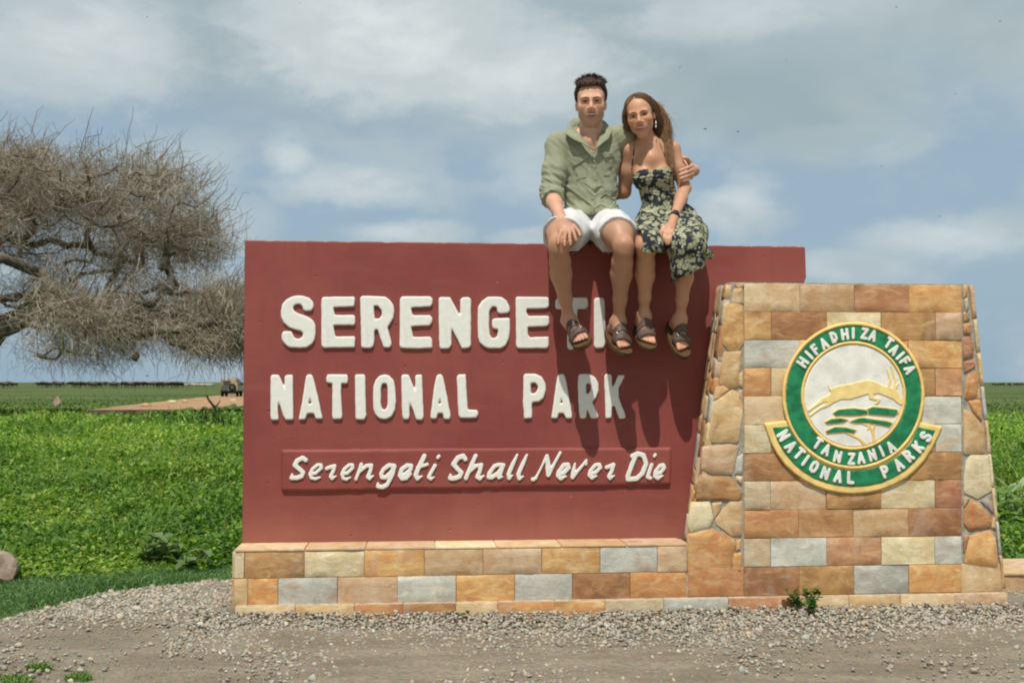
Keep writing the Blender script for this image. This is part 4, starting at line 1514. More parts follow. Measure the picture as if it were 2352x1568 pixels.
def leafy_plant(name, loc, nst, h, leafL, leafW, tint, label, cat, spread=0.5, seed=1, group=None, perst=5, droop=0.35):
    r = np.random.default_rng(seed)
    e = empty(name, loc, 0, label, cat, group)
    stem = MB()
    LV, LF, LT = [], [], []
    for s in range(nst):
        a = r.uniform(0, 2 * math.pi)
        out = np.array([math.cos(a), math.sin(a), 0]) * spread * h * r.uniform(.3, 1)
        hh = h * r.uniform(.6, 1.05)
        pts = [np.array([0, 0, -0.02]) + out * 0.1, np.array([0, 0, hh * .5]) + out * .5, np.array([0, 0, hh]) + out]
        stem.tube(pts, [0.006 * h / .2, 0.005 * h / .2, 0.003 * h / .2], 5)
        for k in range(perst):
            t = r.uniform(0.25, 1.0)
            b = pts[0] * (1 - t) ** 2 + 2 * pts[1] * t * (1 - t) + pts[2] * t * t
            az = r.uniform(0, 2 * math.pi)
            el = r.uniform(0.0, 0.9)
            v, f = leaf_blade(b, [math.cos(az) * math.cos(el), math.sin(az) * math.cos(el), math.sin(el)], leafL * r.uniform(.6, 1.1), leafW * r.uniform(.7, 1.1), droop * r.uniform(.4, 1.5))
            n0 = len(LV)
            LV += v
            LF += [tuple(i + n0 for i in q) for q in f]
            LT += [np.array(tint) * r.uniform(.72, 1.15)] * len(v)
    stem.build("stem", M_STEM, e)
    o = mesh_np("foliage", np.array(LV), [np.array(LF)], M_LEAF, e, True, tint=np.array(LT))
    return e


M_STEM = plain("green_stem", lin(96, 104, 58), 0.7, 0.2, 0.2, 60)
g = GP(345, 1308)
leafy_plant("broadleaf_plant", (g[0], g[1], terrain(g[0], g[1])), 7, 0.20, 0.105, 0.030, lin(128, 148, 98), "dull green broad leaved plant in the turf left of the base", "plant", 0.9, 4, perst=6)
g = GP(425, 1312)
leafy_plant("broadleaf_plant", (g[0], g[1], terrain(g[0], g[1])), 6, 0.15, 0.10, 0.030, lin(120, 142, 94), "low spreading broad leaved plant nearest the base's left end", "plant", 1.2, 5, perst=5)
p = sign_to_world(LP(1850, 1402, OFF_PL + 0.05))
leafy_plant("weed", (p[0], p[1], 0.0), 9, 0.135, 0.045, 0.013, lin(72, 116, 42), "small bright green weed sprouting from gravel against the pillar's plinth", "plant", 0.75, 8, perst=7, droop=.2)
p = sign_to_world(LP(1070, 1417, OFF_PL + 0.03))
leafy_plant("weed", (p[0], p[1], 0.02), 4, 0.02, 0.022, 0.006, lin(96, 124, 50), "tiny weed with a yellow bloom at the foot of the base", "plant", 1.4, 9, perst=4)
for i, (px, py, sd, L) in enumerate(((90, 1534, 12, "grass tuft on the dirt, left of the smaller far-left tuft"), (180, 1556, 13, "grass tuft at the bottom edge of the dirt"), (8, 1566, 14, "largest grass tuft in the bottom left corner"))):
    g = GP(px, py)
    n = 170 if i < 2 else 360
    rr_ = (0.040 if i < 2 else 0.085) * np.sqrt(rng.uniform(0, 1, n))
    aa = rng.uniform(0, 6.28, n)
    tg = np.array([lin(96, 136, 56), lin(120, 150, 66), lin(80, 118, 48)])
    o = blades("grass_tuft", g[0] + rr_ * np.cos(aa) * 1.3, g[1] + rr_ * np.sin(aa), rng.uniform(.015, .04, n), rng.uniform(.0015, .003, n), rng.uniform(.4, 1.4, n), tg[rng.integers(0, 3, n)], M_BLADE)
    tag(o, ["small green grass tuft on bare dirt, the farther one", "small green grass tuft on bare dirt, nearer the bottom edge", "wider green grass patch in the bottom left corner"][i], "grass tuft", "grass tufts on the bare dirt")
# pale plants right of the pillar
for i, (px, py, Y) in enumerate(((2298, 1150, 8.2), (2325, 1135, 9.0), (2346, 1150, 8.0))):
    g = at(px, py, Y)
    leafy_plant("pale_plant", (g[0], g[1], terrain(g[0], g[1]) + 0.02), 7, max(0.12, float(g[2]) + 0.05), 0.15, 0.034, lin(176, 196, 150),
                ["pale leaved plant closest to the pillar's right edge", "tallest pale leaved plant right of the pillar", "pale leaved plant cut by the right picture edge"][i], "plant", 0.35, 30 + i, "pale plants right of the pillar", perst=5, droop=.1)
# dark shrubs along the track's near side
for i, (px, py, Y, s) in enumerate(((305, 948, 20, .55), (395, 946, 20.5, .5), (445, 940, 20.5, .75), (478, 944, 20, .6), (530, 950, 19.5, .55))):
    g = at(px, py, Y)
    leafy_plant("dark_shrub", (g[0], g[1], terrain(g[0], g[1])), 12, max(0.3, float(g[2]) + .02), 0.085, 0.032, lin(62, 92, 40), ["low dark green shrub at the track's near edge, leftmost of five", "low dark green shrub second from the left beside the track", "tallest dark green shrub beside the track, left of the dead stump", "dark green shrub growing around the dead stump", "dark green shrub beside the track nearest the red wall"][i], "shrub", 0.9, 50 + i, "dark shrubs beside the track", perst=22)
# the bare forked stump of wood standing by the track
g = at(492, 932, 20.3)
MB().tube([(0.06, 0, -.1), (.02, 0, .22), (-.10, 0, .36), (-.20, 0, .47), (-.25, 0, .60)], [.04, .045, .04, .035, .028], 7).tube([(0.02, 0, .22), (.14, 0, .34), (.2, .02, .45)], [.03, .022, .012], 6).build(
    "dead_stump", plain("charred_wood", (.045, .032, .022), .9, .1, .3, 20), None, loc=(g[0], g[1], float(g[2]) - .16))
bpy.data.objects['dead_stump'].scale = (.55, .55, .6)
tag(bpy.data.objects["dead_stump"], "dark bent dead stump sticking up beside the dirt track", "stump")


# ------------------------------------------------------------------ rocks
def rock(name, loc, size, mat, label, cat, seed, group=None, point=0.0):
    bm = bmesh.new()
    bmesh.ops.create_icosphere(bm, subdivisions=3, radius=1.0)
    me = bpy.data.meshes.new(name)
    bm.to_mesh(me)
    bm.free()
    n = len(me.vertices)
    V = np.empty(n * 3, np.float32)
    me.vertices.foreach_get("co", V)
    V = V.reshape(-1, 3)
    # facet by planes
    r = np.random.default_rng(seed)
    for _ in range(11):
        d = r.normal(size=3)
        d /= np.linalg.norm(d)
        h = V @ d
        lim = r.uniform(.62, .9)
        V = V - np.clip(h - lim, 0, None)[:, None] * d
    V = V * (1 + 0.05 * vnoise(V, 3.5, seed)[:, None])
    V[:, :2] *= (1 - point * np.clip((V[:, 2:3] + .6) / 1.6, 0, 1))
    V = V * np.array(size)
    me.vertices.foreach_set("co", V.astype(np.float32).ravel())
    me.materials.append(mat)
    o = bpy.data.objects.new(name, me)
    link(o)
    o.location = loc
    return tag(o, label, cat, group)


M_ROCK = plain("weathered_rock", lin(150, 132, 116), 0.9, 0.1, 0.3, 14, 0.01)
M_ROCK2 = plain("reddish_rock", lin(186, 146, 112), 0.9, 0.1, 0.25, 6, 0.01)
M_PALE = plain("pale_rock", lin(206, 186, 150), 0.9, 0.1, 0.2, 6, 0.01)
g = at(-2, 1304, 6.35)
rock("rock", (g[0], g[1], float(g[2]) - .02), (0.125, 0.12, 0.12), M_ROCK, "weathered brown boulder in the turf at the left picture edge", "rock", 21, point=.15)
for i, (px, py, Y, sx, sz, mt, lb) in enumerate((
    (132, 915, 62, .40, .42, M_ROCK, "pointed grey and tan rock standing in the far grass"),
    (100, 921, 44, .16, .12, M_PALE, "small pale stone left of the pointed rock"),
    (20, 953, 31, .12, .09, M_PALE, "pale tan stone in the grass near the left edge"),
    (452, 920, 50, .20, .10, M_PALE, "pale stone at the left end of the verge beyond the track"),
    (396, 898, 78, .36, .16, M_PALE, "flat pale stone lying in the middle of the far verge"),
    (476, 896, 80, .42, .2, M_ROCK2, "reddish stone lying in the far verge left of the vehicle"),
    (426, 897, 80, .3, .2, M_ROCK2, "smaller reddish stone in the far verge"),
    (537, 898, 84, .3, .16, M_PALE, "pale stone just in front of the vehicle"),
    (300, 925, 42, .25, .14, M_ROCK2, "reddish clod at the left end of the track"),
    (335, 905, 62, .3, .15, M_ROCK2, "flat reddish stone in the grass above the track"),
    (283, 1022, 14.5, .035, .03, M_PALE, "white stone showing among the green herbs"))):
    g = at(px, py, Y)
    if Y < 20:
        z = g[2]
    else:
        z = terrain(g[0], g[1]) + sz * .45
    rock("rock", (g[0], g[1], z), (sx, sx * .8, sz), mt, lb, "rock", 10 + i, "stones on the plain", point=.75 if i == 0 else 0)

# ================================================================== thorn tree
M_BARK = Mat("thorn_bark", 0.9, 0.1)
n_ = M_BARK.noise(M_BARK.scale(M_BARK.obj, (6, 6, 1.5)), 3, 5, .6)
M_BARK.color(M_BARK.mix(M_BARK.step(n_, .3, .7), (0.10, 0.082, 0.062), (0.20, 0.168, 0.125)))
M_BARK.bump(n_, .01, .8)
M_BARK = M_BARK.m
M_TWIG = Mat("dry_twig", 0.9, 0.1)
M_TWIG.color(M_TWIG.attr())
M_TWIG = M_TWIG.m


def tubes_np(name, lines, rads, mat, parent, tints=None, sides=3, loc=None):
    """lines (n,m,3), rads (n,m): all polylines as thin prisms in one mesh"""
    n, m = lines.shape[:2]
    T = np.gradient(lines, axis=1)
    T /= np.maximum(np.linalg.norm(T, axis=-1, keepdims=True), 1e-9)
    ref = np.zeros_like(T)
    ref[..., 2] = 1
    ref[np.abs(T[..., 2]) > 0.9] = (1, 0, 0)
    A = np.cross(T, ref)
    A /= np.maximum(np.linalg.norm(A, axis=-1, keepdims=True), 1e-9)
    B = np.cross(A, T)
    V = []
    for k in range(sides):
        w = 2 * math.pi * k / sides
        V.append(lines + (A * math.cos(w) + B * math.sin(w)) * rads[..., None])
    V = np.stack(V, 2)
    idx = np.arange(n * m * sides).reshape(n, m, sides)
    nx = np.roll(idx, -1, axis=2)
    F = np.stack([idx[:, :-1], nx[:, :-1], nx[:, 1:], idx[:, 1:]], -1).reshape(-1, 4)
    tt = None
    if tints is not None:
        tt = np.repeat(np.repeat(tints[:, None, None], m, 1), sides, 2).reshape(-1, 3)
    return mesh_np(name, V.reshape(-1, 3), [F], mat, parent, sides > 3, tint=tt, loc=loc)


TREE_S = 2.0


def make_tree():
    r = np.random.default_rng(23)
    base = np.array([-12.4, 20.0, terrain(-12.4, 20.0)])
    tree = empty("thorn_tree", tuple(CV + TREE_S * (base - CV)), 0, "leafless grey brown umbrella thorn tree spreading from the left picture edge", "tree")
    tree.scale = (TREE_S,) * 3
    top_r = np.array([0, 3.0, 4.2, 5.2, 5.7, 6.4, 6.8, 7.15, 7.32, 7.42, 8.1, 9.2])
    top_z = np.array([5.60, 5.55, 5.52, 5.28, 4.95, 4.72, 4.36, 3.8, 3.3, 2.8, 2.60, 2.1])
    bot_r = np.array([0, 2.5, 4.0, 6.0, 7.2, 9.0])
    bot_z = np.array([3.2, 2.3, 1.80, 1.65, 1.75, 1.7])
    pts = []
    while len(pts) < 1900:
        x, y = r.uniform(-9, 9), r.uniform(-5, 5)
        rr = math.hypot(x, y * 1.75)
        if rr > 9.1:
            continue
        if x < 1.5 and r.uniform() < 0.55:
            continue
        zt, zb = np.interp(rr, top_r, top_z), np.interp(rr, bot_r, bot_z)
        az = math.atan2(y, x)
        zt += 0.22 * math.sin(az * 5 + rr * 1.3) + 0.15 * math.sin(az * 11 + 2 * rr)
        u = r.uniform()
        f = u ** 0.6
        z = zb + (zt - zb) * f
        # airy middle, heavy lower skirt, dense top shell
        depth = zt - z
        p = 0.42
        if depth < 1.5:
            p = 1.0
        if z < 3.4 and rr > 4.6:
            p = 1.0
        if rr < 5.0 and z < 3.7:
            p = 0.13
        elif 3.2 < z < 3.6 and rr < 6.45:
            p = 0.3
        if rr > 6.45 and 2.85 < z < 3.5 and x > 0:
            p = 0.02
        p *= np.clip(.75 + 2.2 * float(vnoise(np.array([x, y * .6, z * 1.6]), .85, 55)), .03, 1)
        if r.uniform() > p:
            continue
        pts.append((x, y, z - base[2]))
    pts = np.array(pts)
    # skeleton: connect each clump to the nearest node that is nearer to the fork
    fork = np.array([0.5, 0, 1.15])
    nodes = [np.array([0, 0, -0.1]), np.array([0.15, 0, .6]), fork]
    par = [-1, 0, 1]
    # main limbs leave the fork low and arch out and up
    for a, (ln, zz) in zip(np.linspace(0, 2 * math.pi, 9, endpoint=False), [(5.6, 1.6), (5.0, 2.5), (5.2, 2.2), (5.0, 2.6), (5.4, 2.2), (5.0, 2.7), (5.0, 2.4), (5.2, 2.8), (5.3, 2.4)]):
        prev = 2
        for k in range(1, 8):
            t = k / 7
            p = fork + np.array([math.cos(a) * ln * t, math.sin(a) * ln * .8 * t, (zz - .2) * (t ** .75)])
            p += r.normal(0, .10, 3) * [1, 1, .8]
            if abs(a) < .01:      # the limb seen at the left edge: rises to a shoulder and dips again
                p[2] = fork[2] + [0.15, .35, .75, 1.18, 1.25, 1.02, .85][k - 1]
            nodes.append(p)
            par.append(prev)
            prev = len(nodes) - 1
    order = np.argsort(np.linalg.norm((pts - fork) * [1, 1, .9], axis=1))
    NP = np.zeros((len(nodes) + len(pts), 3))
    NP[:len(nodes)] = nodes
    cnt = len(nodes)
    dist_root = list(np.linalg.norm(np.array(nodes) - fork, axis=1))
    clump_of = []
    for oi in order:
        p = pts[oi]
        d = np.linalg.norm((NP[3:cnt] - p), axis=1)
        dr = np.array(dist_root[3:cnt])
        me_ = np.linalg.norm(p - fork)
        cost = d + np.where(dr < me_, 0, 3.0)
        j = int(np.argmin(cost)) + 3
        NP[cnt] = p
        par.append(j)
        dist_root.append(me_)
        clump_of.append(cnt)
        cnt += 1
    w = np.ones(cnt) * 0.6
    w[:3] = 0
    for i in range(cnt - 1, 0, -1):
        w[par[i]] += w[i]
    rad_n = 0.0125 * np.maximum(w, .6) ** 0.50
    rad_n[:3] = [.36, .31, .29]
    # trunk and limbs
    MB().tube([NP[0], NP[1], NP[2] + [0.05, 0, .08]], [.40, .32, .30], 12).build("trunk", M_BARK, tree, True)
    big = MB()
    thin_l, thin_r = [], []
    for i in range(3, cnt):
        a, b = NP[par[i]], NP[i]
        L = np.linalg.norm(b - a)
        k1 = r.normal(0, .10 * L, 3)
        ra = min(rad_n[par[i]], rad_n[i] * 1.6)
        q = [a, a * .66 + b * .34 + k1, a * .33 + b * .67 + k1 * .6, b]
        if rad_n[i] > 0.03:
            big.tube(q, [ra, ra * .9, rad_n[i] * 1.05, rad_n[i]], 7)
        else:
            thin_l.append(q)
            thin_r.append([ra, (ra + rad_n[i]) / 2, rad_n[i], rad_n[i] * .8])
    big.build("limb", M_BARK, tree, True)
    tb = np.array([lin(112, 100, 84)])
    br = tubes_np("branch", np.array(thin_l), np.array(thin_r), M_TWIG, tree, np.tile(tb, (len(thin_l), 1)) * r.uniform(.6, 1.1, (len(thin_l), 1)), 4)
    br["kind"] = "stuff"
    # twigs
    C = NP[clump_of]
    per = np.where(C[:, 0] > 1.5, 62, 34)
    own = np.repeat(np.arange(len(C)), per)
    n = len(own)
    c = C[own] + r.normal(0, .20, (n, 3)) * [1, 1, .8]
    d = r.normal(0, 1, (n, 3))
    out = c * [1, 1.2, 0] / np.maximum(np.linalg.norm(c[:, :2], axis=1), .5)[:, None]
    rr = np.hypot(c[:, 0], c[:, 1] * 1.75)
    zt = np.interp(rr, top_r, top_z) - base[2]
    topness = np.clip(1 - (zt - c[:, 2]) / 1.2, 0, 1)
    low = np.clip((2.5 - c[:, 2]) / 1.0, 0, 1)
    d += out * 0.40
    d[:, 2] += 0.45 * topness - 0.7 * low
    d /= np.linalg.norm(d, axis=1)[:, None]
    L = r.uniform(.14, .42, n) * np.where(r.uniform(0, 1, n) < 0.04, 1.9, 1)
    kink = r.normal(0, .20, (n, 3)) * L[:, None]
    droop = np.array([0, 0, -1.0]) * (low * 0.35 * L)[:, None]
    lines = np.stack([c, c + d * (L * .5)[:, None] + kink, c + d * L[:, None] + droop + kink * .4], 1)
    rd = r.uniform(.0022, .0050, n)
    rads = np.stack([rd, rd * .85, rd * .45], 1)
    tc = np.array([lin(174, 162, 144), lin(156, 143, 124), lin(138, 124, 106), lin(118, 105, 90), lin(190, 180, 162)])
    T = tc[r.integers(0, 5, n)] * r.uniform(.9, 1.3, (n, 1))
    gr = r.uniform(0, 1, n) < .012
    T[gr] = lin(120, 140, 62)
    tw = tubes_np("twig", lines, rads, M_TWIG, tree, T, 3)
    tw["kind"] = "stuff"
    # long stray shoots at the outline
    k = np.nonzero((topness > .75) & (r.uniform(0, 1, n) < 0.03))[0]
    c2 = c[k]
    d2 = out[k] * r.uniform(.0, .9, (len(k), 1)) + r.normal(0, .35, (len(k), 3)) + [0, 0, .8]
    d2 /= np.linalg.norm(d2, axis=1)[:, None]
    L2 = r.uniform(.35, .95, len(k))[:, None]
    kk = r.normal(0, .08, (len(k), 3)) * L2
    ln = np.stack([c2, c2 + d2 * L2 * .4 + kk, c2 + d2 * L2 * .75 - kk * .5, c2 + d2 * L2], 1)
    sh = tubes_np("shoot", ln, np.tile([.008, .0065, .005, .003], (len(k), 1)), M_TWIG, tree, np.tile(tc[2], (len(k), 1)), 3)
    sh["kind"] = "stuff"


make_tree()
M_NEST = plain("dry_grass_nest", lin(92, 74, 54), .95, .05, .4, 40, .01)
M_NEST2 = plain("pale_grass_nest", lin(206, 196, 170), .95, .05, .3, 40, .01)
for px, py, Y, s, m_, lb in ((311, 818, 18.6, .075, M_NEST, "round dark brown bird nest hanging under the thorn tree"), (253, 741, 17.2, .06, M_NEST2, "pale straw bird nest caught among the thorn tree's twigs"), (528, 748, 18.2, .08, M_NEST, "dark nest hanging in the lower right twigs of the thorn tree")):
    g = at(px, py, Y * TREE_S)
    s *= TREE_S
    o = rock("bird_nest", g, (s, s, s * 1.15), m_, lb, "bird nest", int(px), "bird nests in the thorn tree")

# ================================================================== the far herd
M_WILD = Mat("wildebeest_hide", .85, .15)
n_ = M_WILD.noise(M_WILD.shift(M_WILD.obj), 3.0, 3)
M_WILD.color(M_WILD.mix(1.0, M_WILD.attr(), M_WILD.mix(M_WILD.step(M_WILD.rand, 0, 1), (.65, .65, .65), (1.5, 1.4, 1.3)), 'MULTIPLY'))
M_WILD = M_WILD.m


def animal_mesh(name, graze, dark, back, stripe=False, legph=0):
    """a low-poly hoofed animal, nose towards -x, feet at z = 0"""
    V, F, T = [], [], []

    def loft(secs, n=8, tint=None):
        b = len(V)
        for (c, ry, rz, t) in secs:
            for k in range(n):
                w = 2 * math.pi * k / n
                V.append((c[0], c[1] + ry * math.cos(w), c[2] + rz * math.sin(w)))
                up = math.sin(w)
                q = t if tint is None else tint
                T.append(np.array(back) if (up > .3 and q is None) else np.array(dark if q is None else q))
        m = len(secs)
        for i in range(m - 1):
            for k in range(n):
                k2 = (k + 1) % n
                F.append((b + i * n + k, b + i * n + k2, b + (i + 1) * n + k2, b + (i + 1) * n + k))
        F.append(tuple(b + k for k in range(n))[::-1])
        F.append(tuple(b + (m - 1) * n + k for k in range(n)))

    D, W_ = dark, back
    s = lambda i: (W_ if i % 2 else D) if stripe else None
    loft([((.78, 0, 1.02), .06, .10, s(0)), ((.68, 0, 1.0), .20, .24, s(1)), ((.45, 0, .98), .25, .29, s(0)), ((.15, 0, .98), .27, .31, s(1)), ((-.15, 0, 1.0), .27, .33, s(0)),
          ((-.42, 0, 1.04), .25, .35, s(1)), ((-.62, 0, 1.05), .19, .30, s(0)), ((-.74, 0, 1.06), .12, .22, s(1))])
    if graze:
        neck = [((-.66, 0, 1.02), .13, .2, s(0)), ((-.88, 0, .78), .11, .15, s(1)), ((-1.0, 0, .55), .1, .12, s(0)), ((-1.06, 0, .34), .09, .11, D), ((-1.16, 0, .12), .05, .06, D)]
        hz, hx = .5, -1.02
    else:
        neck = [((-.64, 0, 1.1), .13, .22, s(0)), ((-.86, 0, 1.16), .11, .16, s(1)), ((-1.02, 0, 1.16), .1, .13, s(0)), ((-1.2, 0, 1.0), .085, .1, D), ((-1.36, 0, .84), .06, .07, D)]
        hz, hx = 1.24, -1.02
    loft(neck, 7)
    for sy in (-1, 1):
        loft([((hx, .05 * sy, hz), .02, .02, D), ((hx - .02, .2 * sy, hz + .02), .02, .02, D), ((hx, .24 * sy, hz + .16), .012, .012, D)], 4)
    ph = legph
    for (x, sy, q) in ((.55, -1, .12), (.52, 1, -.14), (-.45, -1, -.12), (-.48, 1, .13)):
        q *= ph
        hind = x > 0
        loft([((x, .13 * sy, .82), .11, .10, None if not stripe else D), ((x + (.06 if hind else 0) + q * .4, .13 * sy, .5), .055, .06, D), ((x + q * .8, .13 * sy, .26), .04, .045, D), ((x + q, .13 * sy, .02), .045, .04, D)], 5)
    loft([((.78, 0, 1.05), .03, .04, D), ((.88, 0, .85), .03, .03, D), ((.9, 0, .5), .035, .03, D)], 5)
    if not stripe and not graze:
        loft([((-.75, 0, 1.0), .03, .05, D), ((-.9, 0, .8), .02, .06, D)], 4)
    fs = [f for f in F]
    me = bpy.data.meshes.new(name)
    me.from_pydata([tuple(v) for v in V], [], fs)
    at_ = me.color_attributes.new("tint", 'FLOAT_COLOR', 'POINT')
    at_.data.foreach_set("color", np.hstack([np.array(T), np.ones((len(T), 1))]).astype(np.float32).ravel())
    me.materials.append(M_WILD)
    me.update()
    return me


def make_herd():
    r = np.random.default_rng(77)
    dk, bk = (0.024, 0.019, 0.018), (0.10, 0.082, 0.068)
    W3 = [animal_mesh("wildebeest", False, dk, bk, legph=1), animal_mesh("wildebeest", True, dk, bk, legph=-.6), animal_mesh("wildebeest", False, dk, bk, legph=-1)]
    Z2 = [animal_mesh("zebra", False, (.10, .095, .09), (.62, .58, .52), True, 1), animal_mesh("zebra", True, (.10, .095, .09), (.62, .58, .52), True, -1)]
    xs = list(r.uniform(-2, 42, 8)) + list(r.uniform(90, 205, 22)) + list(r.uniform(205, 330, 38)) + list(r.uniform(330, 418, 30))
    lbl = "dark wildebeest in the long line of the herd below the horizon"
    first = True
    for px in xs:
        Y = r.uniform(275, 330)
        g = at(px, 884, Y)
        o = bpy.data.objects.new("wildebeest", W3[r.integers(0, 3)])
        link(o)
        o.location = (g[0], g[1], terrain(g[0], g[1]) + .05)
        o.rotation_euler = (0, 0, r.normal(0, .3) + (math.pi if r.uniform() < .15 else 0))
        o.scale = [r.uniform(1.05, 1.3)] * 3
        tag(o, lbl, "wildebeest", "wildebeest herd below the horizon")
    for px in (418, 428, 437, 446, 455, 464, 473, 482, 489):
        Y = r.uniform(285, 315)
        g = at(px, 884, Y)
        o = bpy.data.objects.new("zebra", Z2[r.integers(0, 2)])
        link(o)
        o.location = (g[0], g[1], terrain(g[0], g[1]))
        o.rotation_euler = (0, 0, r.normal(0, .25))
        o.scale = [r.uniform(.85, 1.0)] * 3
        tag(o, "pale striped zebra at the right end of the far herd", "zebra", "zebras at the end of the herd")
    for px in (2283, 2290, 2302, 2318, 2333, 2345):
        g = at(px, 884, r.uniform(330, 380))
        o = bpy.data.objects.new("wildebeest", W3[r.integers(0, 3)])
        link(o)
        o.location = (g[0], g[1], terrain(g[0], g[1]))
        o.rotation_euler = (0, 0, r.normal(0, .4) + math.pi)
        tag(o, "dark wildebeest on the horizon right of the pillar", "wildebeest", "wildebeest right of the pillar")


make_herd()


# ================================================================== safari vehicle
def make_vehicle():
    Y = 121.0
    g = at(532.5, 906, Y)
    e = empty("safari_vehicle", (g[0], g[1], terrain(g[0], g[1])), rad(7), "mud stained tan safari vehicle driving away along the dirt track", "vehicle")
    tan = plain("tan_vehicle_paint", lin(160, 142, 112), .6, .3, .35, 3)
    grey = plain("grey_green_panel", lin(84, 90, 80), .6, .3, .3, 3)
    glass = plain("dark_window_glass", (.06, .075, .07), .15, .5, .1, 2)
    rub = plain("tyre_rubber", (.02, .02, .02), .85, .1, .2, 4)
    red = plain("orange_red_lamp", (.45, .10, .04), .3, .5, .1, 3)
    body = MB().box((-.92, -2.3, .62), (.92, 1.5, 1.18)).box((-.90, -2.28, 1.18), (.90, .9, 1.80), .90, .97).box((-.9, .9, 1.18), (.9, 2.2, 1.28))
    body.build("body", tan, e, bevel=.05)
    MB().box((-.80, -2.1, 1.80), (.80, .7, 1.90), .97).build("roof", tan, e, bevel=.03)
    MB().box((-.70, -1.9, 1.93), (.70, .5, 2.06), .95).build("roof_hatch", tan, e, bevel=.03)
    MB().box((-.60, -2.30, 1.22), (.16, -2.235, 1.74), .95).build("rear_window", glass, e)
    MB().box((-.88, -2.335, .70), (-.08, -2.29, 1.16)).build("rear_door", grey, e, bevel=.01)
    for sx in (-1, 1):
        for y0, y1 in ((-2.05, -1.1), (-1.0, -.1), (0.0, .75)):
            MB().box((sx * .895 - .02, y0, 1.26), (sx * .895 + .02, y1, 1.68)).build("side_window", glass, e)
        MB().box((sx * .80 - .07, -2.33, 1.80), (sx * .80 + .07, -2.2, 1.98)).build("tail_light", red, e)
        MB().box((sx * 1.0 - .07, .85, 1.25), (sx * 1.0 + .07, .95, 1.5)).build("mirror", rub, e)
        for y in (-1.55, 1.55):
            w = MB().tube([(sx * .80 - .13, y, .40), (sx * .80 - .10, y, .40), (sx * .80 + .10, y, .40), (sx * .80 + .13, y, .40)], [.36, .41, .41, .36], 16)
            w = w.build("wheel", rub, e)
            MB().tube([(sx * .94, y, .40), (sx * .955, y, .40)], [.2, .18], 12).build("rim", grey, w)
    sw = MB().tube([(.35, -2.50, 1.02), (.35, -2.47, 1.02), (.35, -2.34, 1.02), (.35, -2.31, 1.02)], [.34, .39, .39, .34], 18).build("spare_wheel", rub, e)
    MB().tube([(.35, -2.525, 1.02), (.35, -2.495, 1.02)], [.16, .2], 12).build("rim", grey, sw)
    MB().box((-.88, -2.46, .52), (.88, -2.3, .64)).build("bumper", rub, e, bevel=.02)
    MB().box((-.6, -2.2, .38), (.6, 1.9, .60)).build("chassis", rub, e)


make_vehicle()

# ================================================================== birds in the sky
M_BIRD = plain("bird_plumage", (.035, .035, .038), .8, .1, .2, 8)


def bird(px, py, Y, span, rz, roll, label, group=None):
    e = empty("bird", tuple(at(px, py, Y)), rz, label, "bird", group)
    e.rotation_euler = (roll, 0, rz)
    s = span
    MB().tube([(0, -.32 * s, 0), (0, -.22 * s, .01 * s), (0, -.05 * s, 0), (0, .18 * s, 0), (0, .36 * s, .0)], [.015 * s, .05 * s, .075 * s, .05 * s, .02 * s], 7).build("body", M_BIRD, e, True)
    for sx in (-1, 1):
        V = [(0, -.10 * s, .02 * s), (0, .10 * s, .02 * s), (sx * .25 * s, -.10 * s, .12 * s), (sx * .25 * s, .06 * s, .12 * s), (sx * .5 * s, .04 * s, .06 * s), (sx * .48 * s, .09 * s, .06 * s)]
        lowr = [(x, y, z - .015 * s) for x, y, z in V]
        f = [(0, 1, 3, 2), (2, 3, 5, 4)]
        F = f + [tuple(6 + i for i in q[::-1]) for q in f] + [(0, 2, 8, 6), (2, 4, 10, 8), (4, 5, 11, 10), (5, 3, 9, 11), (3, 1, 7, 9)]
        MB().add(V + lowr, F).build("wing", M_BIRD, e)


for px, py, Y, sp, rz, lb in ((1620, 297, 60, .34, .6, "dark bird flying right of the woman's head, the longer shape"), (1695, 303, 60, .26, 1.3, "dark bird flying level with and right of the longer bird"),
                              (1562, 155, 75, .22, .4, "tiny dark bird above and right of the couple's heads"), (2025, 382, 70, .20, 1.0, "tiny dark bird midway above the stone pillar"),
                              (2158, 497, 70, .24, .2, "tiny dark bird lowest in the sky over the pillar"), (2195, 216, 80, .2, .8, "tiny dark bird high over the pillar's right side"),
                              (2059, 17, 80, .26, .5, "tiny dark bird at the very top right of the sky"), (2297, 50, 80, .24, .9, "tiny dark bird near the top right corner"),
                              (338, 39, 80, .24, 1.1, "tiny dark bird alone in the top left sky"), (689, 7, 80, .24, .3, "tiny dark bird at the top edge above the red wall"),
                              (720, 224, 80, .2, .7, "tiny dark bird in the cloud above the red wall"), (1806, 140, 80, .16, .9, "tiny dark bird high right of the couple"), (338, 863, 60, .3, 1.4, "dark bird low over the plain under the thorn tree")):
    bird(px, py, Y, sp, rz, 0.25, lb, "birds in the sky")

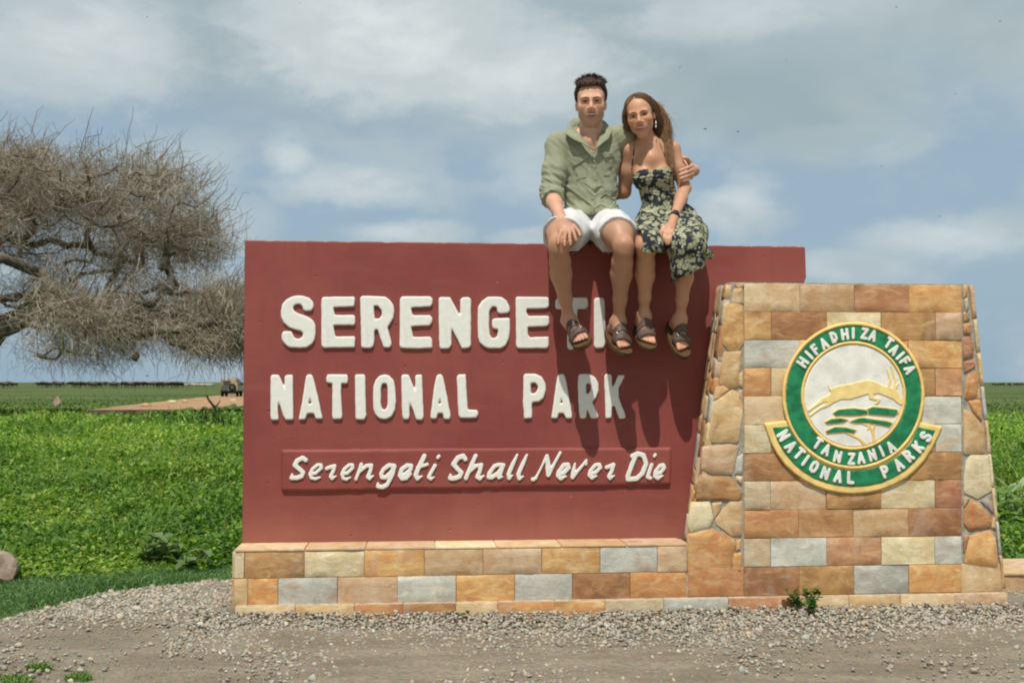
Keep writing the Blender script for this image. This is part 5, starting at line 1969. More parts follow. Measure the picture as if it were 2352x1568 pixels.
# ================================================================== people: bodies and clothes grown as implicit surfaces
class Field:
    """a signed distance grid (negative inside) on a rectilinear lattice, meshed by surface nets"""
    def __init__(s, lo, hi, h, fine=(), floor=None):
        s.ax = []
        for k in range(3):
            p = [lo[k]]
            while p[-1] < hi[k]:
                st = h
                for (ax, a, b, hf) in fine:
                    if ax == k and a <= p[-1] <= b:
                        st = min(st, hf)
                p.append(p[-1] + st)
            s.ax.append(np.array(p, dtype=np.float32))
        s.F = np.full([len(a) for a in s.ax], 1.0, dtype=np.float32)

    def block(s, lo, hi):
        sl, g = [], []
        for k in range(3):
            i = int(np.searchsorted(s.ax[k], lo[k]))
            j = int(np.searchsorted(s.ax[k], hi[k]))
            sl.append(slice(i, max(j, i)))
            sh = [1, 1, 1]
            sh[k] = -1
            g.append(s.ax[k][sl[-1]].reshape(sh))
        return tuple(sl), g

    def put(s, fn, lo, hi, k, mode='add'):
        m = k + 0.02
        sl, g = s.block(np.asarray(lo) - m, np.asarray(hi) + m)
        if any(q.start >= q.stop for q in sl):
            return
        d = fn(*g).astype(np.float32)
        a = s.F[sl]
        if mode == 'add':
            h = np.maximum(k - np.abs(a - d), 0) / max(k, 1e-6)
            s.F[sl] = np.minimum(a, d) - h * h * k * 0.25
        else:
            h = np.maximum(k - np.abs(a + d), 0) / max(k, 1e-6)
            s.F[sl] = np.maximum(a, -d) + h * h * k * 0.25

    def cap(s, a, b, ra, rb=None, k=0.02, mode='add', sy=1.0):
        """tapered capsule; sy flattens (<1) or deepens it along y"""
        rb = ra if rb is None else rb
        a, b = np.asarray(a, float), np.asarray(b, float)
        R = max(ra, rb) * max(1, sy)

        def fn(X, Y, Z):
            ay, by = a[1] / sy, b[1] / sy
            dx, dy, dz = b[0] - a[0], by - ay, b[2] - a[2]
            L2 = max(dx * dx + dy * dy + dz * dz, 1e-9)
            px, py, pz = X - a[0], Y / sy - ay, Z - a[2]
            t = np.clip((px * dx + py * dy + pz * dz) / L2, 0, 1)
            return (np.sqrt((px - t * dx) ** 2 + (py - t * dy) ** 2 + (pz - t * dz) ** 2) - (ra + (rb - ra) * t)) * min(1, sy)
        s.put(fn, np.minimum(a, b) - R, np.maximum(a, b) + R, k, mode)

    def ell(s, c, r, k=0.02, R=None, mode='add'):
        c, r = np.asarray(c, float), np.asarray(r, float)
        M = np.eye(3) if R is None else np.asarray(R).T
        mx = r.max()

        def fn(X, Y, Z):
            px, py, pz = X - c[0], Y - c[1], Z - c[2]
            q = [(M[i, 0] * px + M[i, 1] * py + M[i, 2] * pz) for i in range(3)]
            k0 = np.sqrt(sum((q[i] / r[i]) ** 2 for i in range(3)))
            k1 = np.sqrt(sum((q[i] / r[i] ** 2) ** 2 for i in range(3)))
            return k0 * (k0 - 1) / np.maximum(k1, 1e-6)
        s.put(fn, c - mx, c + mx, k, mode)

    def chain(s, pts, rads, k=0.02, **kw):
        for i in range(len(pts) - 1):
            s.cap(pts[i], pts[i + 1], rads[i], rads[i + 1], k, **kw)

    def grids(s):
        return s.ax[0][:, None, None], s.ax[1][None, :, None], s.ax[2][None, None, :]

    def plane(s, p, n, k=0.004, lo=None, hi=None):
        """keep only what lies behind the plane (remove the side n points to), inside an optional box"""
        n = np.asarray(n, float) / np.linalg.norm(n)
        lo = [a[0] for a in s.ax] if lo is None else lo
        hi = [a[-1] + 1 for a in s.ax] if hi is None else hi
        sl, g = s.block(lo, hi)
        d = (g[0] - p[0]) * n[0] + (g[1] - p[1]) * n[1] + (g[2] - p[2]) * n[2]
        a = s.F[sl]
        h = np.maximum(k - np.abs(a - d), 0) / k
        s.F[sl] = np.maximum(a, d) + h * h * k * .25

    def sample(s, P):
        P = np.asarray(P, float)
        ix = [np.clip(np.searchsorted(s.ax[k], P[..., k]) - 1, 0, len(s.ax[k]) - 2) for k in range(3)]
        f = [np.clip((P[..., k] - s.ax[k][ix[k]]) / (s.ax[k][ix[k] + 1] - s.ax[k][ix[k]]), 0, 1) for k in range(3)]
        o = 0
        for a in (0, 1):
            for b in (0, 1):
                for c in (0, 1):
                    w = (f[0] if a else 1 - f[0]) * (f[1] if b else 1 - f[1]) * (f[2] if c else 1 - f[2])
                    o = o + w * s.F[ix[0] + a, ix[1] + b, ix[2] + c]
        return o

    def hit(s, p, d, n=160, L=.2):
        """first point where the ray p + t d enters the surface"""
        p, d = np.asarray(p, float), np.asarray(d, float)
        d = d / np.linalg.norm(d)
        t = np.linspace(0, L, n)
        v = s.sample(p + t[:, None] * d)
        i = np.nonzero(v < 0)[0]
        return p + d * (t[i[0]] if len(i) else L)

    def mesh(s):
        F = s.F
        S = F < 0
        c = np.zeros([n - 1 for n in F.shape], np.int8)
        for a in (0, 1):
            for b in (0, 1):
                for d in (0, 1):
                    c += S[a:F.shape[0] - 1 + a, b:F.shape[1] - 1 + b, d:F.shape[2] - 1 + d]
        act = (c > 0) & (c < 8)
        I = np.stack(np.nonzero(act), -1)
        idx = np.full(c.shape, -1, np.int32)
        idx[tuple(I.T)] = np.arange(len(I))
        vals = {}
        for a in (0, 1):
            for b in (0, 1):
                for d in (0, 1):
                    vals[a, b, d] = F[I[:, 0] + a, I[:, 1] + b, I[:, 2] + d]
        acc = np.zeros((len(I), 3))
        num = np.zeros(len(I))
        for ax in range(3):
            for u in (0, 1):
                for v in (0, 1):
                    p = [0, 0, 0]
                    o = [k for k in range(3) if k != ax]
                    p[o[0]], p[o[1]] = u, v
                    q = list(p)
                    q[ax] = 1
                    A, B = vals[tuple(p)], vals[tuple(q)]
                    m = (A < 0) != (B < 0)
                    t = A / np.where(np.abs(A - B) < 1e-9, 1e-9, A - B)
                    P = np.tile(np.array(p, float), (len(I), 1))
                    P[:, ax] = t
                    acc += np.where(m[:, None], P, 0)
                    num += m
        pos = acc / num[:, None]
        V = np.stack([s.ax[k][I[:, k]] + pos[:, k] * (s.ax[k][I[:, k] + 1] - s.ax[k][I[:, k]]) for k in range(3)], -1)
        faces = []
        for ax in range(3):
            o = [k for k in range(3) if k != ax]
            a = [slice(None)] * 3
            b = [slice(None)] * 3
            a[ax], b[ax] = slice(0, -1), slice(1, None)
            A, B = S[tuple(a)], S[tuple(b)]
            E = np.stack(np.nonzero(A != B), -1)
            ok = (E[:, o[0]] > 0) & (E[:, o[1]] > 0) & (E[:, o[0]] < F.shape[o[0]] - 1) & (E[:, o[1]] < F.shape[o[1]] - 1)
            E = E[ok]
            sgn = A[tuple(E.T)]
            q = []
            for du, dv in ((-1, -1), (0, -1), (0, 0), (-1, 0)):
                C = E.copy()
                C[:, o[0]] += du
                C[:, o[1]] += dv
                q.append(idx[tuple(C.T)])
            q = np.stack(q, -1)
            flip = sgn if ax != 1 else ~sgn
            q = np.where(flip[:, None], q, q[:, ::-1])
            faces.append(q)
        Fq = np.concatenate(faces)
        Fq = Fq[(Fq >= 0).all(1)]
        return V, Fq


def grow(name, fld, mat, parent, base, tint=None, single=True):
    V, Fq = fld.mesh()
    if single:
        lab = np.arange(len(V))
        while True:
            m = lab[Fq].min(1)
            new = lab.copy()
            np.minimum.at(new, Fq.ravel(), np.repeat(m, 4))
            new = new[new]
            if (new == lab).all():
                break
            lab = new
        best = np.bincount(lab).argmax()
        keep = lab == best
        ren = np.cumsum(keep) - 1
        Fq = ren[Fq[keep[Fq].all(1)]]
        V = V[keep]
    t = tint(V) if tint is not None else None
    return mesh_np(name, V - base, [Fq], mat, parent, True, tint=t)


def clone(f):
    g = Field.__new__(Field)
    g.ax = f.ax
    g.F = f.F.copy()
    return g


# ------------------------------------------------------------------ materials of the people
def skin_mat():
    M = Mat("skin", 0.48, 0.35)
    n = M.noise(M.obj, 60, 4, .6)
    n2 = M.noise(M.obj, 14, 4, .6)
    c = M.mix(M.math('MULTIPLY', M.step(n2, .35, .7), .22), M.attr(), (.88, .72, .64), 'MULTIPLY')
    M.color(c)
    M.bsdf.inputs['Subsurface Weight'].default_value = 0.10
    M.bsdf.inputs['Subsurface Radius'].default_value = (.9, .35, .2)
    M.bsdf.inputs['Subsurface Scale'].default_value = .012
    M.bump(n, .0012, .4)
    return M.m


def cloth_mat(name, c, weave=900, var=.10, rough=.9):
    M = Mat(name, rough, .1)
    n = M.noise(M.obj, 16, 5, .6)
    w = M.noise(M.scale(M.obj, (1, 1, .35)), weave, 2)
    c = M.mix(M.step(n, .3, .7), tuple(v * (1 - var) for v in c), tuple(v * (1 + var) for v in c))
    M.color(M.mix(.12, c, M.mix(w, (.3, .3, .3), (1, 1, 1)), 'MULTIPLY'))
    M.bsdf.inputs['Sheen Weight'].default_value = .12
    M.bump(M.noise(M.obj, 35, 4, .6), .004, .5)
    return M.m


def floral_mat():
    M = Mat("floral_print", .85, .12)
    P = M.obj
    wp = M.N.new('ShaderNodeVectorMath')
    wp.operation = 'MULTIPLY_ADD'
    M.L.new(M.noise(P, 45, 3, .6, out=1), wp.inputs[0])
    wp.inputs[1].default_value = (.02, .02, .02)
    M.L.new(P, wp.inputs[2])
    Q = wp.outputs[0]
    navy = (.030, .035, .042)
    v1 = M.voronoi(Q, 33)
    petals = M.step(M.math('ADD', v1, M.math('MULTIPLY', M.math('SUBTRACT', M.noise(P, 130, 3), .5), .52)), .60, .51)
    pick = M.step(M.noise(P, 24, 2), .38, .44)
    n = M.noise(M.scale(P, (1, 1, .3)), 120, 3)
    olive = M.mix(M.step(n, .35, .65), (.25, .25, .145), (.42, .41, .27))
    c = M.mix(M.math('MULTIPLY', petals, pick), navy, olive)
    v2 = M.voronoi(Q, 58)
    wf = M.step(v2, .40, .30)
    pk = M.step(M.noise(P, 15, 2), .54, .58)
    c = M.mix(M.math('MULTIPLY', wf, pk), c, (.52, .52, .44))
    M.color(c)
    M.bump(M.noise(P, 40, 4), .003, .5)
    return M.m


M_SKIN = skin_mat()
M_SHIRT = cloth_mat("sage_shirt_cotton", lin(150, 153, 127))
M_SHIRT_D = cloth_mat("sage_shirt_trim", lin(147, 150, 124))
M_SHORTS = cloth_mat("white_shorts_cotton", (.66, .65, .64), var=.05)
M_FLORAL = floral_mat()
M_LEATHER = plain("taupe_sandal_leather", lin(96, 78, 66), .65, .3, .2, 60, .002)
M_LEATHER2 = plain("dark_brown_sandal_leather", lin(86, 68, 60), .55, .35, .2, 60, .002)
M_SOLE = plain("cork_sandal_sole", lin(92, 68, 46), .9, .1, .25, 120, .002)
M_METAL = plain("buckle_metal", (.6, .58, .52), .3, .6, .05, 30)
M_METAL.node_tree.nodes['Principled BSDF'].inputs['Metallic'].default_value = .8
M_EYE = plain("eye_white", (.36, .33, .30), .25, .5, .03, 20)
M_IRIS = plain("dark_iris", (.035, .022, .015), .2, .5, .1, 20)
M_TOOTH = plain("teeth", (.74, .62, .50), .35, .4, .04, 40)
M_BROW = plain("eyebrow_hair", (.075, .046, .030), .8, .1, .2, 90)
M_WATCH = plain("black_watch_band", (.018, .018, .02), .5, .3, .2, 60)
M_PEARL = plain("white_earring", (.75, .73, .68), .25, .5, .05, 40)


def hair_mat(name):
    M = Mat(name, .62, .22)
    M.color(M.attr())
    return M.m


M_HAIR = hair_mat("hair")


def head_frame(o, roll=0.0, yaw=0.0, pitch=0.0):
    """columns: right (image right), up, towards the camera"""
    R = Matrix.Rotation(roll, 3, 'Y') @ Matrix.Rotation(yaw, 3, 'Z') @ Matrix.Rotation(pitch, 3, 'X')
    B = np.array([[1, 0, 0], [0, 0, -1], [0, 1, 0]], float)       # rows of (u v w) -> x y z
    Rm = np.array(R) @ B
    o = np.asarray(o, float)

    def hp(u, v, w):
        return o + Rm @ np.array([u, v, w], float)
    return hp, Rm, o


def build_head(G, hp, Rm, male=True, s=1.0):
    E = lambda c, r, k=.02, mode='add': G.ell(hp(*[q * s for q in c]), np.array(r) * s, k * s, Rm, mode)
    K = lambda a, b, ra, rb, k=.012, mode='add': G.cap(hp(*[q * s for q in a]), hp(*[q * s for q in b]), ra * s, rb * s, k * s, mode)
    jw = 1.0 if male else .90
    E((0, .036, -.022), (.072, .076, .092), .02)
    E((0, .022, .022), (.064, .072, .062), .03)
    E((0, -.030, .022), (.0585 * jw, .082, .064), .03)
    for q in (-1, 1):
        K((q * .048 * jw, -.030, -.005), (q * .041 * jw, -.070 if male else -.064, .012), .019, .016, .03)
        K((q * .041 * jw, -.070 if male else -.064, .012), (q * .010, -.100, .058), .016, .015, .025)
        E((q * .041, -.028, .056), (.023, .021, .020), .03)            # cheek, lifted by the smile
        if male or q > 0:                                               # ear (her other one is under the hair)
            es = 1.0 if male else .82
            E((q * .0745, -.014, -.014), (.0065 * es, .029 * es, .016 * es), .006)
            K((q * .0765, .010 * es - .010, -.010), (q * .080, -.004 * es - .010, -.026), .0045, .0040, .004)
            K((q * .080, -.004 * es - .010, -.026), (q * .0755, -.034 * es - .006, -.012), .0040, .0045, .004)
    E((0, -.102, .060), (.021 * jw, .016, .018), .025)                  # chin
    K((-.040, .017, .078 if male else .076), (.040, .017, .078 if male else .076), .012 if male else .007, .012 if male else .007, .022)
    K((0, .010, .086), (0, -.030, .108), .0085, .0115, .014)            # nose
    for q in (-1, 1):
        E((q * .0125, -.036, .094), (.0085, .0075, .010), .010)
        E((q * .031, .001, .092), (.0185, .0100, .0175), .014, 'cut')    # eye sockets
    # smiling mouth
    E((0, -.062, .068), (.036, .024, .026), .02)
    sm = [(-.0285, -.0570, .0830), (-.0160, -.0630, .0960), (0, -.0655, .1020), (.0160, -.0630, .0960), (.0285, -.0570, .0830)]
    for k in range(4):
        K(sm[k], sm[k + 1], (.0052, .0076, .0084, .0076)[k], (.0076, .0084, .0076, .0052)[k], .004, 'cut')
    up = [(-.0325, -.0535, .0765), (-.0185, -.0565, .0895), (0, -.0580, .0955), (.0185, -.0565, .0895), (.0325, -.0535, .0765)]
    dn = [(-.0335, -.0550, .0755), (-.0190, -.0715, .0880), (0, -.0775, .0930), (.0190, -.0715, .0880), (.0335, -.0550, .0755)]
    for P, rr in ((up, (.0028, .0036, .0042, .0036, .0028)), (dn, (.0028, .0046, .0054, .0046, .0028))):
        for k in range(4):
            K(P[k], P[k + 1], rr[k], rr[k + 1], .004)


def head_tint(V, T, hp, Rm, o, skin, male, s=1.0):
    q = (V - o) @ Rm / s
    u, v, w = q.T
    face = (w > .02) & (v > -.13) & (v < .12)
    lip = (np.abs(u) < .033) & (v < -.0525) & (v > -.082) & (w > .074)
    lipw = np.where(lip, np.clip(1.3 - (u / .033) ** 2 - ((v + .067) / .0155) ** 2, 0, 1), 0)[:, None]
    T = T * (1 - lipw * .9) + np.array(lin(142, 72, 66) if male else lin(164, 74, 72)) * lipw * .9
    ch = face * np.exp(-(((np.abs(u) - .040) / .020) ** 2 + ((v + .028) / .020) ** 2)) * .30
    ch = ch + face * np.exp(-((u / .013) ** 2 + ((v + .028) / .018) ** 2)) * .28
    T = T * (1 - ch[:, None] * np.array([.05, .38, .45]))
    if male:
        st = np.clip((-.040 - v) / .02, 0, 1) * np.clip((w + .01) / .03, 0, 1) * (v > -.135)
        st = st * np.clip(1 - lipw[:, 0] * 1.2, 0, 1)
        T = T * (1 - st[:, None] * np.array([.26, .24, .20]))
    return T


def face_parts(G, hp, Rm, o, parent, base, male, s=1.0, skin=None):
    def surf(u, v, sink=0.0):
        p = G.hit(hp(u * s, v * s, .15 * s), -Rm[:, 2], 200, .16 * s)
        return p - Rm[:, 2] * sink
    for q in (-1, 1):
        c = surf(q * .031, 0.0005, .0015)
        f = Field(c - .02, c + .02, .0012)
        f.ell(c, np.array([.0125, .0029 if male else .0041, .006]) * s, .001, Rm)
        eo = grow("eye", f, M_EYE, parent, base)
        f = Field(c - .02, c + .02, .0011)
        f.ell(c + Rm[:, 2] * .0030, np.array([.0068, .0031 if male else .0042, .0045]) * s, .001, Rm)
        grow("iris", f, M_IRIS, eo, base)
        # lashes: a fine dark rim along the upper lid
        f = Field(c - .025, c + .025, .0013)
        pts = [surf(q * .031 + d, .0058 - abs(d) * .22, -.0002) for d in (-.0120, -.005, .005, .0120)]
        f.chain(pts, [.0013, .0024, .0024, .0013], .001)
        grow("eyelash", f, M_BROW, parent, base)
        pts = [surf(q * .011 + q * d * .037, (.0165 if male else .0175) + .0036 * math.sin(d * 2.6) - (.002 if d > .8 else 0), .0002) for d in np.linspace(0, 1, 6)]
        f = Field(np.min(pts, 0) - .012, np.max(pts, 0) + .012, .0013)
        w = .0027 if male else .0020
        f.chain(pts, [w * .8, w, w, w, w * .7, w * .4], .001)
        grow("eyebrow", f, M_BROW, parent, base)
    c = hp(0, -.0625 * s, .0835 * s)
    f = Field(c - .042, c + .042, .0014)
    f.chain([hp(a * s, b * s, c_ * s) for a, b, c_ in ((-.0285, -.0558, .0735), (-.0155, -.0615, .0855), (0, -.0645, .0905), (.0155, -.0615, .0855), (.0285, -.0558, .0735))], [.0032 * s, .0060 * s, .0066 * s, .0060 * s, .0032 * s], .003)
    grow("teeth", f, M_TOOTH, parent, base)


def strands(name, roots, dirs, length, grav, wind, curl, parent, base, tints, r0=.0011, m=7, r=None, noise_amp=.02, sides=3):
    """fine hair: polylines leaving the head along dirs, then bending down and with the wind"""
    n = len(roots)
    L = np.asarray(length).reshape(n, 1)
    P = [roots]
    d = dirs / np.linalg.norm(dirs, axis=1)[:, None]
    off = np.random.default_rng(5).normal(0, 1, (n, 3))
    for i in range(1, m):
        t = i / (m - 1)
        d = d + grav * np.array([0, 0, -1.0]) / m * (1 + t) + np.asarray(wind) / m * (0.4 + t) + curl * off * math.sin(3.0 * t + 1) / m
        d = d / np.linalg.norm(d, axis=1)[:, None]
        P.append(P[-1] + d * L / (m - 1))
    lines = np.stack(P, 1)
    taper = np.linspace(1, .35, m)[None, :] * np.full((n, 1), r0) if np.isscalar(r0) else np.asarray(r0)[:, None] * np.linspace(1, .35, m)[None]
    return tubes_np(name, lines - base, taper, M_HAIR, parent, tints, sides)


def unit(v):
    v = np.asarray(v, float)
    return v / np.linalg.norm(v)


def lerp(a, b, t):
    return np.asarray(a) * (1 - t) + np.asarray(b) * t


def foot(G, ank, f, u, side, L=.255, W=.098, male=True, big=1):
    """a bare foot: f forward (heel to toe), u up, side = direction of the big toe"""
    f, u, side = unit(f), unit(u), unit(side)
    P = lambda a, b, c: np.asarray(ank) + f * (a * L) + u * (b * L) + side * (c * W)
    G.cap(P(0, 0, 0), P(-.08, -.22, 0), .033 * L / .255, .031 * L / .255, .03)
    G.cap(P(.05, -.07, .02), P(.42, -.235, .06), .034 * L / .255, .027 * L / .255, .03)
    G.cap(P(-.08, -.23, 0), P(.40, -.275, -.20), .026 * L / .255, .022 * L / .255, .03)
    G.cap(P(.40, -.26, .26), P(.44, -.275, -.26), .023 * L / .255, .019 * L / .255, .02)
    toes = [(.31, .66, .0118), (.12, .645, .0086), (-.05, .62, .0080), (-.20, .585, .0076), (-.34, .545, .0072)]
    for c, e, r in toes:
        G.chain([P(.44, -.275, c * .95), P((.44 + e) / 2, -.262, c), P(e - .02, -.285, c)], [r * 1.0, r, r * .98], .003)
    return P


def sandal(ank, P, f, u, side, L, W, leather, parent, base, body, rng_=None):
    f, u, side = unit(f), unit(u), unit(side)
    R = np.stack([f, u, side], 1)
    c = P(.26, -.385, 0)
    lo, hi = c - .19, c + .19
    sole = Field(lo, hi, .0032)

    def fn(X, Y, Z):
        q = [(X - c[0]) * R[0, k] + (Y - c[1]) * R[1, k] + (Z - c[2]) * R[2, k] for k in range(3)]
        a = q[0] / (.57 * L)
        wid = W * (.545 + .045 * a - .10 * np.clip(-a, 0, 1)) * np.sqrt(np.clip(1 - np.abs(a) ** 3.2, 0.0, 1)) + 1e-4
        dw = np.abs(q[2] - .002) - wid
        dl = np.abs(q[0]) - .57 * L
        th = .0125
        base_h = q[1] + .004 * np.cos(a * 2.2)
        d = np.maximum(np.maximum(dw, dl), np.abs(base_h) - th)
        return d + 0 * X
    sole.put(fn, lo, hi, .001)
    so = grow("sole", sole, M_SOLE, parent, base)
    # two broad straps that follow the foot
    for k, (a0, hw, sl) in enumerate(((.275, .024, .10), (.455, .024, -.12))):
        st = Field(ank - .22, ank + .22, .0032)
        sl_, g = st.block(ank - .2, ank + .2)
        Pts = np.stack(np.broadcast_arrays(*g), -1)
        d = body.sample(Pts)
        q = Pts - np.asarray(ank)
        qa, qb, qc = q @ f / L, q @ u / L, q @ side / W
        slab = np.abs(qa - a0 - sl * qc * .25) * L - hw * L / .255 * .78
        dd = np.maximum(np.abs(d - .0035) - .0030, slab)
        dd = np.maximum(dd, (-.40 - qb) * L)
        dd = np.maximum(dd, (qb - .06) * L)
        st.F[sl_] = dd
        s_ = grow("strap", st, leather, parent, base)
    # buckle on the front strap
    bp = P(.40, -.16, .30)
    h_ = body.hit(bp + u * .06, -u, 120, .12)
    bk = MB()
    for e0, e1 in (((-.007, .010), (.007, .010)), ((.007, .010), (.007, -.010)), ((.007, -.010), (-.007, -.010)), ((-.007, -.010), (-.007, .010))):
        a_ = h_ + u * .008 + f * e0[0] + side * e0[1] - base
        b_ = h_ + u * .008 + f * e1[0] + side * e1[1] - base
        bk.tube([a_, b_], [.0016, .0016], 5)
    bk.build("buckle", M_METAL, parent, True)


def hand_fingers(G, kn, mids, tips, r=.0085, k=.006):
    for a, b, c, q in zip(kn, mids, tips, (0.96, 1.03, 1.0, .86)):
        G.chain([a, b, lerp(b, c, .55), c], [r * 1.08 * q, r * q, r * .95 * q, r * .82 * q], k)


# ================================================================== the man
def make_man():
    J = lambda px, py, off: LP(px, py, off)
    base = J(1357, 548, -.12)
    root = empty("person", tuple(sign_to_world(base)), SIGN_RZ,
                 "man in sage shirt and white shorts sitting on the red wall, arm round the woman", "person")
    skin = np.array(lin(204, 158, 132))
    leg = np.array(lin(184, 140, 112))
    hp, Rm, ho = head_frame(J(1357.3, 234.6, -.005), roll=rad(-1), yaw=rad(-9), pitch=rad(12))
    lo = np.array([J(1236, 500, -.1)[0], -.47, J(1357, 815, .25)[2] - .02])
    hi = np.array([J(1612, 500, -.1)[0], .34, J(1357, 168, 0)[2] + .03])
    zh = J(1357, 292, 0)[2]
    xh0, xh1 = J(1314, 240, 0)[0], J(1400, 240, 0)[0]
    B = Field(lo, hi, .0044, fine=((2, J(1400, 816, .3)[2], J(1400, 745, .3)[2], .0030), (2, zh, hi[2], .0024), (0, xh0, xh1, .0026), (1, -.125, -.03, .0026), (2, J(1300, 565, .33)[2], J(1300, 500, .25)[2], .0034)))
    # --- torso
    chest, belly, pelv = J(1357, 368, -.085), J(1357, 448, -.085), J(1357, 521, -.12)
    B.ell(chest, (.150, .100, .150), .05)
    B.ell(belly, (.130, .095, .140), .06)
    B.ell(pelv, (.150, .115, .095), .05)
    shR, shL = J(1281, 334, -.08), J(1424, 318, -.10)
    B.cap(shR, shL, .050, .050, .05)
    nk = J(1356.5, 302, -.075)
    B.cap(hp(0, -.055, -.028), nk, .052, .060, .03)
    B.cap(nk + [0, .02, -.01], lerp(nk, shR, .75), .048, .036, .04)
    B.cap(nk + [0, .02, -.01], lerp(nk, shL, .75), .048, .036, .04)
    # clavicles and throat
    B.cap(hp(0, -.10, .012), J(1358, 325, -.01), .022, .03, .03)
    build_head(B, hp, Rm, True)
    # --- right arm (towards the picture's left), hand on the knee
    elR, wrR = J(1266, 448, -.005), J(1288, 503, .225)
    B.chain([shR, lerp(shR, elR, .5), elR], [.055, .049, .043], .03)
    B.chain([elR, lerp(elR, wrR, .35), wrR], [.040, .0395, .0255], .02)
    kneeR, kneeL = J(1284, 566, .335), J(1433, 568, .335)
    # --- left arm behind the woman
    elL, wrL = J(1522, 345, -.27), J(1594, 392, -.115)
    B.chain([shL, lerp(shL, elL, .5), elL], [.053, .048, .042], .03)
    B.chain([elL, lerp(elL, wrL, .4), wrL], [.042, .040, .027], .02)
    # --- legs
    hipR, hipL = J(1320, 520, -.11), J(1394, 520, -.11)
    thR, thL = J(1289, 541, .245), J(1420, 541, .245)
    for hip, th, kn, cf, an, kf in ((hipR, thR, kneeR, J(1289, 628, .245), J(1306, 733, .135), 0), (hipL, thL, kneeL, J(1428, 630, .245), J(1421, 735, .135), 1)):
        B.chain([hip, lerp(hip, th, .5), th], [.090, .088, .072], .04)
        B.cap(th, kn + [0, .015, .008], .071, .050, .03)
        B.cap(kn + [0, .0, .012], kn + [0, .006, -.02], .042, .040, .025)                  # knee cap
        B.chain([kn + [0, .02, -.01], lerp(kn, cf, .55) + [0, .012, 0], cf + [0, .012, 0], lerp(cf, an, .55), an], [.046, .050, .0520, .0325, .0265], .022)
        B.cap(lerp(kn, an, .10) + [0, -.022, 0], lerp(kn, an, .8) + [0, -.006, 0], .020, .010, .02)        # shin
        B.ell(an + [.026, .008, -.002], (.012, .012, .014), .012)
        B.ell(an + [-.026, .008, -.006], (.012, .012, .014), .012)
    # --- hands
    palm = J(1296, 526, .315)
    B.cap(wrR, palm, .027, .027, .02)
    kn = [J(1289, 533, .345), J(1299, 532, .350), J(1308.5, 530, .350), J(1316.5, 526, .345)]
    for p in kn:
        B.cap(lerp(wrR, palm, .5), p, .018, .0125, .012)
    mids = [J(1283, 547, .372), J(1296.5, 549, .380), J(1308.5, 547, .383), J(1320, 541, .378)]
    tips = [J(1282, 560, .385), J(1297, 564.5, .394), J(1310.5, 562, .396), J(1323.5, 553, .390)]
    hand_fingers(B, kn, mids, tips, .0088)
    B.chain([lerp(wrR, palm, .35) + [.012, 0, 0], J(1318, 520, .305), J(1329, 533, .330), J(1332, 541, .345)], [.014, .0125, .0108, .0092], .008)
    # left hand closing round the woman's upper arm
    pl = J(1592, 391, -.070)
    B.cap(wrL, pl, .025, .023, .02)
    k2 = [J(1589, 381, -.048), J(1590, 390, -.044), J(1589, 399, -.044), J(1587, 408, -.047)]
    m2 = [J(1578, 386, -.006), J(1577, 396, -.002), J(1577.5, 405, -.004), J(1579, 413, -.010)]
    t2 = [J(1561, 392.5, .004), J(1560.5, 402, .008), J(1563, 410.5, .006), J(1567.5, 416.5, 0)]
    for p in k2:
        B.cap(pl, p, .018, .0115, .01)
    hand_fingers(B, k2, m2, t2, .0084)
    B.chain([lerp(wrL, pl, .6), J(1583, 371, -.060), J(1577, 364, -.040), J(1571, 363, -.024)], [.013, .0122, .0105, .009], .008)
    # --- feet
    feet = []
    # his right foot: toes to the camera, outer edge dropped; left foot turned outwards
    for an, yaw, pit, roll, sd in ((J(1306, 733, .135), 4, 20, 30, 1), (J(1421, 735, .135), 12, 30, -6, -1)):
        f = np.array([math.sin(rad(yaw)) * math.cos(rad(pit)), -math.cos(rad(yaw)) * math.cos(rad(pit)), -math.sin(rad(pit))])
        s0 = unit(np.cross(f, [0, 0, 1.0]))
        s0 = s0 if s0[0] > 0 else -s0
        u0 = unit(np.cross(s0, f))
        u0 = u0 if u0[2] > 0 else -u0
        c_, s_ = math.cos(rad(roll)), math.sin(rad(roll))
        sx, u1 = s0 * c_ + u0 * s_, u0 * c_ - s0 * s_
        side = sx * sd
        P = foot(B, an, f, u1, side, .248, .095)
        feet.append((an, P, f, u1, side))

    def tint(V):
        T = np.tile(leg, (len(V), 1))
        up = V[:, 2] > J(1357, 470, 0)[2]
        T[up] = skin
        hand = (np.linalg.norm(V - palm, axis=1) < .11) | (np.linalg.norm(V - pl, axis=1) < .10)
        ab = wrR - elR
        tq = np.clip(((V - elR) @ ab) / (ab @ ab), 0, 1)
        fore = np.linalg.norm(V - (elR + tq[:, None] * ab), axis=1) < .062
        T[fore] = skin
        hb = np.clip(np.minimum(np.linalg.norm(V - palm, axis=1), np.linalg.norm(V - pl, axis=1)) / .10, 0, 1)[:, None]
        T = np.where(hand[:, None], T * hb + np.array(lin(194, 144, 120)) * (1 - hb), T)
        T = T * (1 + .06 * vnoise(V, 22, 3)[:, None])
        for kq in (kneeR, kneeL):
            e = np.exp(-(np.linalg.norm(V - kq - [0, -.03, 0], axis=1) / .05) ** 2)[:, None]
            T = T * (1 - e * np.array([.02, .10, .12]))
        for (an, P, f, u, sd) in feet:
            e = np.exp(-(np.linalg.norm(V - P(.4, -.25, 0), axis=1) / .10) ** 2)[:, None]
            T = T * (1 - e) + np.array(lin(206, 152, 128)) * e
        hd = V[:, 2] > zh - .02
        T[hd] = head_tint(V[hd], T[hd] * 1.16, hp, Rm, ho, skin, True)
        return T
    grow("body", B, M_SKIN, root, base, tint)
    face_parts(B, hp, Rm, ho, root, base, True)
